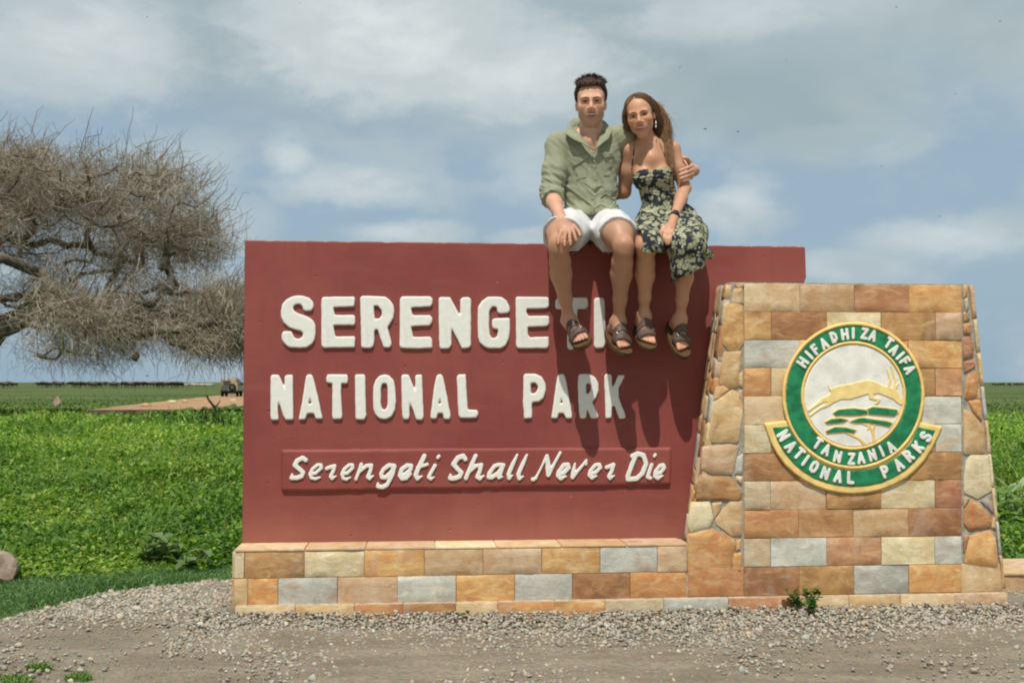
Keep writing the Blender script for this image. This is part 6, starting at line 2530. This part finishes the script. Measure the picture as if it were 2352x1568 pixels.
    for ft in feet:
        sandal(ft[0], ft[1], ft[2], ft[3], ft[4], .248, .095, M_LEATHER2, root, base, B)

    # --- shirt
    S = Field(np.array([J(1238, 400, 0)[0], -.20, J(1357, 512, 0)[2]]), np.array([J(1545, 400, 0)[0], .40, J(1357, 268, 0)[2]]), .0036)
    S.ell(chest, (.158, .110, .158), .05)
    S.ell(belly + [0, 0, .01], (.142, .108, .15), .06)
    S.ell(J(1361, 496, -.085), (.152, .128, .075), .05)
    S.cap(shR, shL, .060, .060, .05)
    S.cap(nk + [0, .02, -.012], lerp(nk, shR, .8), .056, .048, .04)
    S.cap(nk + [0, .02, -.012], lerp(nk, shL, .8), .056, .048, .04)
    wr1 = lerp(elR, wrR, .12)
    S.chain([shR, lerp(shR, elR, .5), elR, wr1], [.063, .0595, .056, .054], .03)
    S.chain([shL, lerp(shL, elL, .5), elL], [.062, .060, .055], .03)
    wn = unit(wrR - elR)
    X, Y, Z = S.grids()
    Pt = np.stack(np.broadcast_arrays(X, Y, Z), -1)
    near = np.abs(S.F) < .03
    Q = Pt[near]
    # folds: soft drags across the belly, from the armpits and in the sleeve
    cx = (Q[:, 0] - chest[0])
    w1 = vnoise(np.stack([Q[:, 0] * 1.0 + Q[:, 2] * .9, Q[:, 1] * .6, Q[:, 2] * 2.6 - np.abs(cx) * 2.2], -1), 13, 71)
    w2 = vnoise(np.stack([Q[:, 0] * 2.6 + Q[:, 2] * 1.2, Q[:, 1], Q[:, 2] * .9], -1), 17, 72)
    low = np.clip((J(1357, 380, 0)[2] - Q[:, 2]) / .15, .25, 1)
    rg = (np.clip(1 - np.abs(w1) * 2.6, 0, 1) ** 2) * .0075
    S.F[near] += (w1 * .0070 * low - rg * low + w2 * .0040).astype(np.float32)
    slv = np.exp(-((np.linalg.norm(Q - lerp(shR, elR, .85), axis=1)) / .09) ** 2)
    S.F[near] += (.005 * slv * np.sin(Q[:, 2] * 150 + Q[:, 0] * 40)).astype(np.float32)
    # hem: plane sloping with the lap
    S.plane(J(1357, 492, .03), (0.05, -.25, -1), .006)
    S.plane(wr1 + wn * .018, wn, .004, lo=[lo[0], -.25, lo[2]], hi=[J(1296, 450, .0)[0], .12, J(1270, 395, 0)[2]])
    # neck opening: a deep V
    vb = J(1364.5, 349, .06)
    for sgn in (-1, 1):
        pass
    zt = J(1357, 284, -.05)[2]
    lx, rx = J(1327, 300, .02)[0], J(1384, 300, .02)[0]
    z0, z1 = vb[2], J(1357, 292, .02)[2]
    t = np.clip((Z - z0) / (z1 - z0), 0, 1.3)
    xl = vb[0] + (lx - vb[0]) * t ** .9
    xr = vb[0] + (rx - vb[0]) * t ** .9
    vcut = np.maximum(np.maximum(xl - X, X - xr), Y - .055 + 0 * X)
    vcut = np.maximum(vcut, (z0 - Z) * .6)
    S.F = np.maximum(S.F, -vcut.astype(np.float32) + 0.0)
    nc = np.sqrt((X - nk[0]) ** 2 + (Y - nk[1]) ** 2) - .064
    nc = np.maximum(nc, nk[2] - .012 - Z)
    S.F = np.maximum(S.F, -nc.astype(np.float32))
    shirt = grow("shirt", S, M_SHIRT, root, base)

    # pocket flaps, placket and cuff: thin layers lying on the shirt
    def layer(name, poly, h=.0042, mat=M_SHIRT_D, front=True, par=shirt):
        lo_, hi_ = np.min([J(*p, .05) for p in poly], 0), np.max([J(*p, .05) for p in poly], 0)
        f = Field([lo_[0] - .015, -.2, lo_[2] - .015], [hi_[0] + .015, .0, hi_[2] + .015], .0026)
        g = f.grids()
        PP = np.stack(np.broadcast_arrays(*g), -1)
        d = S.sample(PP) - h
        # outline in the photograph's plane, measured on the chest
        Lp = np.array([J(*p, .03)[[0, 2]] for p in poly])
        out = -poly_sdf(PP[..., [0, 2]], Lp)
        d = np.maximum(d, out)
        d = np.maximum(d, -(S.sample(PP) + .006))
        f.F = d.astype(np.float32)
        return grow(name, f, mat, par, base)
    VC = lambda x, y: (1200.5 + x * .25, 134.75 + y * .25)
    layer("pocket_flap", [VC(*p) for p in ((378, 915), (600, 872), (612, 900), (520, 965), (400, 1000), (382, 970))], .009)
    layer("pocket_flap", [VC(*p) for p in ((712, 858), (905, 852), (905, 880), (850, 892), (760, 912), (722, 880))], .009)
    layer("pocket", [VC(*p) for p in ((385, 985), (600, 905), (590, 1090), (420, 1130))], .0028)
    layer("pocket", [VC(*p) for p in ((735, 895), (885, 880), (880, 1060), (740, 1080))], .0028)
    layer("placket", [VC(*p) for p in ((640, 850), (668, 850), (690, 1100), (650, 1420), (612, 1420), (648, 1100))], .0045)
    for p in ((655, 945), (668, 1110), (640, 1290), (505, 945), (825, 862)):
        q = J(*VC(*p), .03)
        h_ = S.hit(np.array([q[0], -.2, q[2]]), [0, 1, 0], 300, .3)
        MB().tube([h_ - base + [0, -.009, 0], h_ - base + [0, -.005, 0]], [.0045, .005], 10).build("button", M_SHIRT_D, shirt, True)
    # rolled cuff
    f = Field(wr1 - .09, wr1 + .09, .003)
    c0, c1 = wr1 - wn * .030, wr1 + wn * .022
    f.cap(c0, c1, .0585, .0575, .002)
    f.plane(c1, wn, .003)
    f.plane(c0, -wn, .003)
    g = f.grids()
    f.F += (.0022 * np.sin(g[2] * 170 + g[0] * 120)).astype(np.float32)
    grow("cuff", f, M_SHIRT_D, shirt, base)

    # collar: an open band, standing behind the neck and falling into two points
    def ribbon(name, inner, outer, mat, par, th=.004):
        n = len(inner)
        I_, O_ = np.array(inner), np.array(outer)
        mid = (I_ + O_) / 2
        V, F = [], []
        tang = np.gradient(mid, axis=0)
        nr = np.cross(tang, O_ - I_)
        nr /= np.linalg.norm(nr, axis=1)[:, None]
        for i in range(n):
            for a in (-1, 1):
                for t_ in (0, .5, 1):
                    p = lerp(I_[i], O_[i], t_) + nr[i] * a * th / 2
                    V.append(p - base)
        for i in range(n - 1):
            a, b = i * 6, (i + 1) * 6
            for k in (0, 1):
                F += [(a + k, a + k + 1, b + k + 1, b + k), (a + 3 + k, b + 3 + k, b + 4 + k, a + 4 + k)]
            F += [(a, b, b + 3, a + 3), (a + 2, a + 5, b + 5, b + 2)]
        F += [(0, 3, 4, 1), (1, 4, 5, 2), ((n - 1) * 6, (n - 1) * 6 + 1, (n - 1) * 6 + 4, (n - 1) * 6 + 3), ((n - 1) * 6 + 1, (n - 1) * 6 + 2, (n - 1) * 6 + 5, (n - 1) * 6 + 4)]
        return MB().add(V, F).build(name, mat, par, True)
    CV_ = lambda x, y, o: J(*VC(x, y), o)
    ribbon("collar", [CV_(655, 845, .048), CV_(580, 765, .040), CV_(520, 690, .018), CV_(470, 640, -.03), CV_(462, 655, -.10), CV_(500, 660, -.145), CV_(610, 665, -.160), CV_(700, 660, -.145), CV_(735, 655, -.10), CV_(728, 665, -.03), CV_(705, 730, .018), CV_(680, 790, .040), CV_(658, 845, .048)],
           [CV_(640, 838, .060), CV_(535, 772, .064), CV_(470, 745, .050), CV_(392, 690, .0), CV_(425, 588, -.10), CV_(470, 548, -.165), CV_(610, 545, -.19), CV_(740, 560, -.165), CV_(790, 612, -.10), CV_(822, 660, .0), CV_(790, 735, .045), CV_(730, 780, .058), CV_(668, 838, .060)], M_SHIRT_D, shirt)
    # --- shorts
    H = Field(np.array([J(1215, 500, 0)[0], -.40, J(1357, 575, 0)[2] - .03]), np.array([J(1480, 500, 0)[0], .10, J(1357, 474, 0)[2]]), .0036)
    H.ell(pelv, (.162, .128, .100), .05)
    for hip, th, kn in ((hipR, thR, kneeR), (hipL, thL, kneeL)):
        e = lerp(th, kn, .2)
        H.chain([hip, lerp(hip, th, .5), e], [.104, .108, .104], .025)
        n = unit(th - hip)
        n2 = unit(n + np.array([0, 0, -.35]))
        xr = sorted([J(1357, 500, 0)[0], J(1200 if hip is hipR else 1500, 500, 0)[0]])
        H.plane(lerp(hip, th, .93), n2, .004, lo=[xr[0], -.5, -5], hi=[xr[1], .2, 9])
    X, Y, Z = H.grids()
    Pt = np.stack(np.broadcast_arrays(X, Y, Z), -1)
    near = np.abs(H.F) < .03
    Q = Pt[near]
    H.F[near] += (.006 * vnoise(np.stack([Q[:, 0] * 2.2, Q[:, 1] * 1.0, Q[:, 2] * 1.2], -1), 15, 73)).astype(np.float32)
    wallcut = Z - 0 * X
    shorts = grow("shorts", H, M_SHORTS, root, base)

    # --- hair
    hc, hr = (0, .040, -.026), np.array([.0805, .0815, .099])
    f = Field(hp(-.12, -.10, -.16).clip(-9, 9) * 0 + np.min([hp(a, b, c) for a in (-.12, .12) for b in (-.08, .19) for c in (-.16, .12)], 0),
              np.max([hp(a, b, c) for a in (-.12, .12) for b in (-.08, .19) for c in (-.16, .12)], 0), .003)
    f.ell(hp(*hc), hr, .01, Rm)
    f.ell(hp(0, .090, .016), (.070, .034, .068), .03, Rm)
    X, Y, Z = f.grids()
    Pt = np.stack(np.broadcast_arrays(X, Y, Z), -1)
    q = (Pt - ho) @ Rm
    u, v, w = q[..., 0], q[..., 1], q[..., 2]
    # hairline: forehead, temples, sideburns, nape
    line = .083 - .010 * (u / .06) ** 2
    face = np.maximum(np.maximum(np.abs(u) - .0615, v - line), .012 - w)
    below = np.maximum(np.abs(v + .30) - .27 - .012 * (w < -.02) * 0, w - 9)
    side_low = np.where(w > -.015, -.008, -.008 - np.clip((-.015 - w) / .08, 0, 1) * .06)
    f.F = np.maximum(f.F, -face.astype(np.float32))
    f.F = np.maximum(f.F, (side_low - v).astype(np.float32))
    f.F += (.0045 * vnoise(Pt, 60, 81) + .0030 * vnoise(Pt, 140, 82)).astype(np.float32)
    tcol = np.array([lin(72, 52, 40), lin(56, 40, 32), lin(94, 70, 54)])

    def ht(V):
        return tcol[0] * (.8 + .35 * vnoise(V, 60, 84)[:, None])
    hair = grow("hair", f, M_HAIR, root, base, ht)
    r = np.random.default_rng(9)
    n = 7500
    d = r.normal(size=(n * 4, 3))
    d /= np.linalg.norm(d, axis=1)[:, None]
    roots = hp(*hc) + (d * hr * .97) @ Rm.T
    q = (roots - ho) @ Rm
    ok = (f.sample(roots) < .006) & (q[:, 1] > .0) & ~((q[:, 2] > .035) & (q[:, 1] < .082))
    roots, q, d = roots[ok][:n], q[ok][:n], d[ok][:n]
    dirs = d @ Rm.T + np.array([0, 0, .75]) * np.clip(q[:, 1:2] * 12, -.6, 1) + np.array([0, 0, .9]) * (q[:, 2:3] > .03) + 1.1 * np.stack([vnoise(roots, 55, 201), vnoise(roots, 55, 202), vnoise(roots, 55, 203)], 1) + r.normal(0, .25, roots.shape)
    L = np.where(q[:, 1] > .085, r.uniform(.016, .040, len(q)), r.uniform(.006, .014, len(q)))
    strands("hair_tuft", roots, dirs, L, .5, (.1, 0, 0), .9, hair, base, tcol[r.integers(0, 3, len(q))] * r.uniform(.7, 1.3, (len(q), 1)), r0=.0013, m=5)["kind"] = "stuff"
    return B


BODY_M = make_man()


# ================================================================== the woman
def make_woman():
    J = lambda px, py, off: LP(px, py, off)
    base = J(1522, 548, -.12)
    root = empty("person", tuple(sign_to_world(base)), SIGN_RZ,
                 "woman in a dark floral strap dress sitting on the wall beside the man in shorts", "person")
    skin = np.array(lin(198, 149, 118))
    s = .95
    hp, Rm, ho = head_frame(J(1470, 264.8, .0), roll=rad(-9), yaw=rad(-19), pitch=rad(12))
    lo = np.array([J(1372, 500, -.1)[0], -.45, J(1560, 815, .25)[2] - .02])
    hi = np.array([J(1604, 500, -.1)[0], .36, J(1470, 214, 0)[2] + .03])
    zh = J(1470, 318, 0)[2]
    B = Field(lo, hi, .0044, fine=((2, J(1400, 816, .3)[2], J(1400, 745, .3)[2], .0030), (2, zh, hi[2], .0024), (0, J(1438, 240, 0)[0], J(1512, 240, 0)[0], .0026), (1, -.125, -.03, .0026)))
    chest, waist, pelv = J(1497, 385, -.085), J(1510, 448, -.09), J(1524, 521, -.12)
    B.ell(chest, (.112, .082, .125), .05)
    B.ell(waist, (.092, .075, .10), .06)
    B.ell(pelv, (.140, .108, .095), .05)
    for px, py in ((1477, 406), (1520, 403)):
        B.ell(J(px, py, -.022), (.050, .048, .050), .035)
    shR, shL = J(1447, 347, -.085), J(1544, 344, -.075)
    B.cap(shR, shL, .036, .036, .04)
    nk = J(1489, 332, -.080)
    B.cap(hp(0, -.050, -.030), nk, .042, .047, .03)
    B.cap(nk, lerp(nk, shR, .8), .038, .030, .04)
    B.cap(nk, lerp(nk, shL, .8), .038, .030, .04)
    B.cap(nk + [0, -.03, -.02], J(1495, 365, -.025), .03, .04, .05)
    build_head(B, hp, Rm, False, s)
    elL, wrL = J(1573, 432, -.055), J(1547, 503, .185)
    B.chain([shL, lerp(shL, elL, .5), elL], [.043, .0375, .0315], .025)
    B.chain([elL, lerp(elL, wrL, .35), wrL], [.0315, .0320, .0212], .02)
    elR, wrR = J(1433, 440, -.165), J(1385, 450, -.24)
    B.chain([shR, lerp(shR, elR, .5), elR], [.044, .041, .036], .03)
    B.chain([elR, lerp(elR, wrR, .5), wrR], [.036, .034, .024], .02)
    # hand in the lap
    palm = J(1537, 527, .285)
    B.cap(wrL, palm, .0225, .0215, .018)
    kn = [J(1526, 533, .305), J(1532, 536, .312), J(1538.5, 537, .315), J(1544.5, 535, .312)]
    for p in kn:
        B.cap(lerp(wrL, palm, .4), p, .0145, .0105, .01)
    mids = [J(1525, 545, .322), J(1530.5, 549, .330), J(1536.5, 550, .333), J(1542, 546, .330)]
    tips = [J(1526.5, 555, .325), J(1531, 561, .334), J(1536, 560.5, .336), J(1541, 556, .333)]
    hand_fingers(B, kn, mids, tips, .0074, .004)
    B.chain([lerp(wrL, palm, .5), J(1523, 523, .275), J(1519, 533, .290), J(1520, 541, .298)], [.0115, .0105, .0092, .0078], .008)
    # the hidden right hand rests on the wall behind the man
    B.cap(wrR, J(1378, 470, -.25), .02, .02, .015)
    # legs
    hipR, hipL = J(1497, 522, -.11), J(1549, 522, -.11)
    kneeR, kneeL = J(1484, 566, .315), J(1573, 568, .315)
    ankR, ankL = J(1479, 723, .14), J(1562, 731, .145)
    for hip, kn_, cf, an in ((hipR, kneeR, J(1483, 632, .235), ankR), (hipL, kneeL, J(1572, 636, .24), ankL)):
        B.chain([hip, lerp(hip, kn_, .5), kn_], [.082, .078, .056], .04)
        B.chain([kn_ + [0, .01, 0], lerp(kn_, cf, .6) + [0, .012, 0], cf + [0, .012, 0], lerp(cf, an, .55), an], [.042, .0445, .0460, .0285, .0230], .022)
        B.cap(lerp(kn_, an, .10) + [0, -.016, 0], lerp(kn_, an, .8) + [0, -.004, 0], .018, .009, .02)
        for q in (-1, 1):
            B.ell(an + [q * .022, .006, -.003], (.010, .010, .012), .012)
    feet = []
    for an, yaw, pit, roll, sd in ((ankR, 4, 34, -2, 1), (ankL, 10, 47, -3, -1)):
        f = np.array([math.sin(rad(yaw)) * math.cos(rad(pit)), -math.cos(rad(yaw)) * math.cos(rad(pit)), -math.sin(rad(pit))])
        s0 = unit(np.cross(f, [0, 0, 1.0]))
        s0 = s0 if s0[0] > 0 else -s0
        u0 = unit(np.cross(s0, f))
        u0 = u0 if u0[2] > 0 else -u0
        c_, s_ = math.cos(rad(roll)), math.sin(rad(roll))
        sx, u1 = s0 * c_ + u0 * s_, u0 * c_ - s0 * s_
        side = sx * sd
        P = foot(B, an, f, u1, side, .238, .088)
        feet.append((an, P, f, u1, side))

    def tint(V):
        T = np.tile(skin, (len(V), 1)) * (1 + .05 * vnoise(V, 22, 4)[:, None])
        for (an, P, f, u, sd) in feet:
            e = np.exp(-(np.linalg.norm(V - P(.4, -.25, 0), axis=1) / .10) ** 2)[:, None]
            T = T * (1 - e) + np.array(lin(204, 150, 122)) * e
        hd = V[:, 2] > zh - .02
        T[hd] = head_tint(V[hd], T[hd] * 1.12, hp, Rm, ho, skin, False, s)
        return T
    grow("body", B, M_SKIN, root, base, tint)
    face_parts(B, hp, Rm, ho, root, base, False, s)
    for ft in feet:
        sandal(ft[0], ft[1], ft[2], ft[3], ft[4], .238, .092, M_LEATHER, root, base, B)

    # --- dress
    D = Field(np.array([J(1440, 500, 0)[0], -.46, J(1560, 655, .3)[2] - .02]), np.array([J(1640, 500, 0)[0], .06, J(1497, 372, 0)[2]]), .0038)
    D.ell(chest, (.124, .094, .132), .05)
    D.ell(waist, (.103, .086, .10), .06)
    for px, py in ((1477, 407), (1520, 404)):
        D.ell(J(px, py, -.024), (.059, .060, .060), .03)
    D.ell(J(1530, 505, -.12), (.172, .128, .115), .05)
    D.chain([hipR, lerp(hipR, kneeR, .5), kneeR + [0, .0, .006]], [.098, .097, .074], .05)
    D.chain([hipL + [.02, 0, 0], lerp(hipL, kneeL, .5) + [.03, 0, .01], kneeL + [.012, 0, .006]], [.104, .105, .082], .05)
    # cloth sagging between the knees and hanging from them
    D.cap(J(1512, 540, .18), J(1545, 555, .27), .060, .050, .05)
    D.chain([kneeR + [0, -.005, 0], J(1482, 588, .310)], [.076, .076], .03)
    D.chain([kneeL + [.014, -.005, 0], J(1578, 610, .295), J(1572, 650, .265)], [.084, .078, .070], .03)
    D.chain([J(1592, 560, .25), J(1612, 582, .225), J(1630, 588, .20)], [.055, .034, .020], .03)
    D.cap(J(1524, 560, .28), J(1521, 586, .285), .034, .026, .03)
    X, Y, Z = D.grids()
    Pt = np.stack(np.broadcast_arrays(X, Y, Z), -1)
    near = np.abs(D.F) < .03
    Q = Pt[near]
    up = np.clip((Q[:, 2] - J(1500, 470, 0)[2]) / .08, 0, 1)
    fold = vnoise(np.stack([Q[:, 0] * 2.6 + Q[:, 1] * .4, Q[:, 1] * .9, Q[:, 2] * .75], -1), 16, 91)
    gath = np.sin(Q[:, 2] * 330 + 2 * np.sin(Q[:, 0] * 40)) * up * .0016
    D.F[near] += (fold * .0085 * (1 - .7 * up) + gath).astype(np.float32)
    # hollow hem: cut the two legs' hems, then scoop out the inside
    zR = J(1484, 583, .37)[2]
    xm = J(1534, 600, .3)[0]
    hemR = zR + (X - J(1484, 583, .37)[0]) * .16 * (X > J(1484, 583, .37)[0]) + .006 * np.sin(X * 95)
    zL = J(1550, 646, .34)[2]
    hemL = zL + (X - J(1550, 646, .34)[0]) * .48 + .005 * np.sin(X * 80)
    hem = np.where(X < xm, hemR, hemL)
    D.F = np.maximum(D.F, (hem - Z).astype(np.float32) * .9)
    inner = clone(D)
    # inside volume: the same surface shrunk by the cloth's thickness, only below the lap
    core = D.F + .012
    capz = J(1500, 572, .33)[2]
    opened = np.maximum(core, (Z - capz).astype(np.float32))
    # open downwards: extend the scoop below the hem
    below = np.where((Z < hem + .02), D.F * 0 + 1, 1)
    Dn = D.F.copy()
    # shift core down so the scoop breaks through the hem
    k_ = 4
    sh = np.full_like(opened, 1.0)
    sh[:, :, :-k_] = opened[:, :, k_:]
    sh = np.where(Z < hem + .022, sh, 1.0).astype(np.float32)
    opened = np.minimum(opened, sh)
    D.F = np.maximum(Dn, -opened)
    # neckline: straight across the bust, dipping slightly in the middle
    xl, xr = J(1450, 392, 0), J(1543, 380, 0)
    zn = xl[2] + (X - xl[0]) / (xr[0] - xl[0]) * (xr[2] - xl[2]) - .007 * np.exp(-((X - J(1497, 390, 0)[0]) / .03) ** 2)
    zn = zn - .035 * np.clip((Y + .03) / .06, 0, 1)
    D.F = np.maximum(D.F, (Z - zn).astype(np.float32))
    dress = grow("dress", D, M_FLORAL, root, base)
    # shoulder straps
    for a, b in (((1457.5, 330), (1450.5, 392)), ((1511, 316), (1534, 378))):
        pts = []
        for t in np.linspace(0, 1, 9):
            p = J(a[0] * (1 - t) + b[0] * t, a[1] * (1 - t) + b[1] * t, .2)
            tgt = J(a[0] * (1 - t) + b[0] * t, a[1] * (1 - t) + b[1] * t, -.15)
            h_ = B.hit(p, tgt - p, 400, np.linalg.norm(tgt - p))
            pts.append(h_ - base + np.array([0, -.0035, .001]))
        pts = [pts[0] + np.array([0, .05, -.01])] + pts
        MB().tube(pts, [.0026] * len(pts), 6).build("strap", M_FLORAL, dress, True)
    # watch
    ax = unit(wrL - elL)
    c = lerp(elL, wrL, .94)
    f = Field(c - .05, c + .05, .0024)
    f.cap(c - ax * .012, c + ax * .012, .0285, .0280, .001)
    f.plane(c + ax * .011, ax, .002)
    f.plane(c - ax * .011, -ax, .002)
    w_ = grow("watch", f, M_WATCH, root, base)
    tang = unit(np.cross(ax, [1, .2, 0]))
    tang = tang if tang[1] < 0 else -tang
    MB().tube([c - base + tang * .024, c - base + tang * .034], [.017, .016], 14).build("watch_case", M_WATCH, w_, True)
    # earring
    e_ = hp(.080 * s, -.046 * s, -.002)
    MB().tube([e_ - base, e_ - base + [0, -.002, -.012], e_ - base + [0, -.002, -.034], e_ - base + [0, -.002, -.040]], [.0012, .003, .0048, .002], 8).build("earring", M_PEARL, root, True)

    # --- hair
    tc = np.array([lin(126, 95, 70), lin(94, 69, 52), lin(154, 120, 88), lin(184, 148, 112), lin(66, 47, 36)])
    pts = np.array([hp(a, b, c) for a in (-.11, .20) for b in (-.20, .16) for c in (-.20, .10)])
    f = Field(pts.min(0), pts.max(0), .0032)
    f.ell(hp(0, .036, -.028), np.array([.0765, .0775, .096]), .02, Rm)
    # the mass blown back over her left shoulder
    f.chain([hp(.045, .03, -.06), hp(.070, -.01, -.075)], [.046, .036], .03)
    f.ell(hp(-.060, .004, -.022), np.array([.022, .066, .050]), .02, Rm)
    f.ell(hp(.062, .020, -.030), np.array([.020, .046, .045]), .02, Rm)
    X, Y, Z = f.grids()
    Pt = np.stack(np.broadcast_arrays(X, Y, Z), -1)
    q = (Pt - ho) @ Rm
    u, v, w = q[..., 0], q[..., 1], q[..., 2]
    line = .074 - .55 * np.abs(u + .006) ** 1.25 * 1.3
    face = np.maximum(np.maximum(np.abs(u + .001) - .0575, v - line), .000 - w)
    f.F = np.maximum(f.F, -face.astype(np.float32))
    low = np.maximum(-.028 - v, -(u - .045))
    sidecut = np.where(u < .030, -.052 - v, np.where(w > -.03, .000 - v, -1))
    f.F = np.maximum(f.F, sidecut.astype(np.float32))
    f.F += (.0022 * vnoise(np.stack([Pt[..., 0] * 1.4, Pt[..., 1], Pt[..., 2] * .35], -1), 75, 95)).astype(np.float32)

    def ht(V):
        return .8 * tc[1] * (.75 + .4 * vnoise(np.stack([V[:, 0] * 2, V[:, 1], V[:, 2] * .3], -1), 60, 96)[:, None])
    hair = grow("hair", f, M_HAIR, root, base, ht)
    r = np.random.default_rng(19)
    # strands lying on the crown, combed from the parting to the sides and back
    n = 5200
    d = r.normal(size=(n * 5, 3))
    d /= np.linalg.norm(d, axis=1)[:, None]
    er = np.array([.0795, .0805, .0990])
    roots = hp(0, .036, -.028) + (d * er) @ Rm.T
    qq = (roots - ho) @ Rm
    ok = (f.sample(roots) < .006) & (qq[:, 1] > -.03)
    d = d[ok][:n]
    tgt = np.where((d[:, 0] > -.12)[:, None], [.88, -.50, -.55], [-.85, -.62, -.25])
    ln = []
    wob = r.normal(0, .10, (len(d), 3))
    amt = r.uniform(.25, .6, len(d))[:, None]
    for t in np.linspace(0, 1, 6):
        q = d * (1 - amt * t) + tgt * amt * t + wob * math.sin(3 * t)
        q /= np.linalg.norm(q, axis=1)[:, None]
        ln.append(hp(0, .036, -.028) + (q * er * (1.0 + .012 * t + .02 * r.uniform(0, 1, (len(d), 1)))) @ Rm.T)
    ln = np.stack(ln, 1)
    ln_ok = f.sample(ln).max(1) < .016
    ln = ln[ln_ok]
    n = len(ln)
    tubes_np("hair_strand", ln - base, np.tile(np.array([.0009, .0009, .0009, .0008, .0007, .0004]), (n, 1)), M_HAIR, hair, (tc[0] * (.9 + .35 * vnoise(ln[:, 3], 60, 301)[:, None])) * r.uniform(.9, 1.12, (n, 1)), 3)["kind"] = "stuff"
    # long locks streaming back from the head and down over her left shoulder
    GD = [[(1482, 220, -.03), (1514, 242, -.03), (1533, 272, -.045), (1535, 305, -.05), (1534, 340, -.045), (1541, 372, -.03)],
          [(1488, 227, -.03), (1518, 262, -.04), (1530, 295, -.05), (1533, 325, -.045), (1536, 356, -.03), (1543, 386, -.018)],
          [(1490, 244, -.05), (1511, 280, -.07), (1522, 306, -.075), (1530, 334, -.05), (1537, 362, -.025), (1541, 384, -.018)],
          [(1488, 262, -.08), (1504, 296, -.095), (1514, 318, -.09), (1526, 340, -.06), (1533, 360, -.035), (1536, 376, -.025)]]
    GDp = np.array([[J(*p) for p in g_] for g_ in GD])
    f2 = Field(GDp.reshape(-1, 3).min(0) - .06, GDp.reshape(-1, 3).max(0) + .06, .0036)
    f2.chain([lerp(GDp[1][k], GDp[2][k], .45) + [0, .016, 0] for k in range(6)], [.024, .022, .016, .010, .006, .004], .02)
    f2.chain([lerp(GDp[2][k], GDp[3][k], .6) + [0, .014, 0] for k in range(5)], [.026, .023, .017, .010, .005], .02)
    X, Y, Z = f2.grids()
    Pt = np.stack(np.broadcast_arrays(X, Y, Z), -1)
    f2.F += (.004 * vnoise(np.stack([Pt[..., 0] * 1.6, Pt[..., 1], Pt[..., 2] * .3], -1), 75, 97)).astype(np.float32)
    grow("hair_lock", f2, M_HAIR, hair, base, ht)
    n = 6500
    a = r.uniform(0, 2.999, n)
    i = a.astype(int)
    fr = (a - i)[:, None, None]
    gl = GDp[i] * (1 - fr) + GDp[i + 1] * fr
    # resample to 9 points, jitter each strand as a whole and along its length
    tt = np.linspace(0, 1, 9)
    end = r.uniform(.55, 1.05, n)
    out = np.zeros((n, 9, 3))
    for k, t in enumerate(tt):
        x = np.clip(t * end, 0, 1.05) * 5
        i0 = np.clip(x.astype(int), 0, 4)
        fx = (x - i0)[:, None]
        out[:, k] = gl[np.arange(n), i0] * (1 - fx) + gl[np.arange(n), i0 + 1] * fx
    j1 = r.normal(0, .0045, (n, 1, 3))
    ph = r.uniform(0, 6.28, (n, 1))
    wv = np.sin(tt[None] * 9 + ph)[..., None] * r.normal(0, .011, (n, 1, 3)) * tt[None, :, None]
    out = out + j1 * (.6 + .8 * tt[None, :, None]) + wv
    out[:, :, 1] -= .006
    mixv = np.clip(.5 + 1.1 * vnoise(np.stack([a * .5, end, a * 0], 1), 4.5, 303) - .35 * (a - 1.4), 0, 1)[:, None]
    tcs = 1.2 * (tc[1] * (1 - mixv) + 1.08 * tc[3] * mixv) * r.uniform(.9, 1.12, (n, 1))
    tubes_np("hair_strand", out - base, np.tile(np.linspace(.0008, .0004, 9), (n, 1)), M_HAIR, hair, tcs, 3)["kind"] = "stuff"
    # front locks, swept from the parting down both sides of the face
    for GF, nn, cc in (([[(1464, 219, .03), (1446, 234, .035), (1438, 254, .02), (1436.5, 274, .0), (1443, 292, -.035)], [(1462, 218, -.01), (1441, 236, -.01), (1433, 260, -.02), (1434, 280, -.035), (1443, 298, -.06)]], 1500, 0),
                       ([[(1466, 219, .035), (1487, 226, .04), (1499.5, 243, .03), (1506, 260, .0), (1513, 280, -.04)], [(1466, 218, -.01), (1490, 222, -.01), (1508, 240, -.02), (1517, 264, -.035), (1524, 290, -.05)]], 1700, 1)):
        Gp = np.array([[J(*p) for p in g_] for g_ in GF])
        b_ = r.uniform(0, 1, nn)[:, None, None]
        gl = Gp[0][None] * (1 - b_) + Gp[1][None] * b_
        tq = np.linspace(0, 1, 8)
        o2 = np.zeros((nn, 8, 3))
        for k, t in enumerate(tq):
            x = min(t * 4, 3.9999)
            o2[:, k] = gl[:, int(x)] * (1 - x + int(x)) + gl[:, int(x) + 1] * (x - int(x))
        o2 += r.normal(0, .0035, (nn, 1, 3)) * (.7 + tq[None, :, None])
        mx = np.clip(.45 + 1.0 * vnoise(np.stack([b_[:, 0, 0], b_[:, 0, 0] * 0, b_[:, 0, 0] * 0 + cc], 1), 6.0, 305), 0, 1)[:, None]
        tubes_np("hair_strand", o2 - base, np.tile(np.linspace(.0012, .0006, 8), (nn, 1)), M_HAIR, hair, (tc[1] * (1 - mx) + tc[2] * mx) * r.uniform(.88, 1.15, (nn, 1)), 3)["kind"] = "stuff"
    # loose wisps lifted by the wind
    n = 70
    rt = GDp[r.integers(0, 2, n), r.integers(1, 4, n)] + r.normal(0, .01, (n, 3))
    strands("hair_wisp", rt, np.array([.55, 0, -.45]) + r.normal(0, .35, (n, 3)), r.uniform(.03, .09, n), .9, (.1, 0, 0), .8, hair, base, np.tile(tc[2], (n, 1)), r0=.0005, m=8)["kind"] = "stuff"


make_woman()
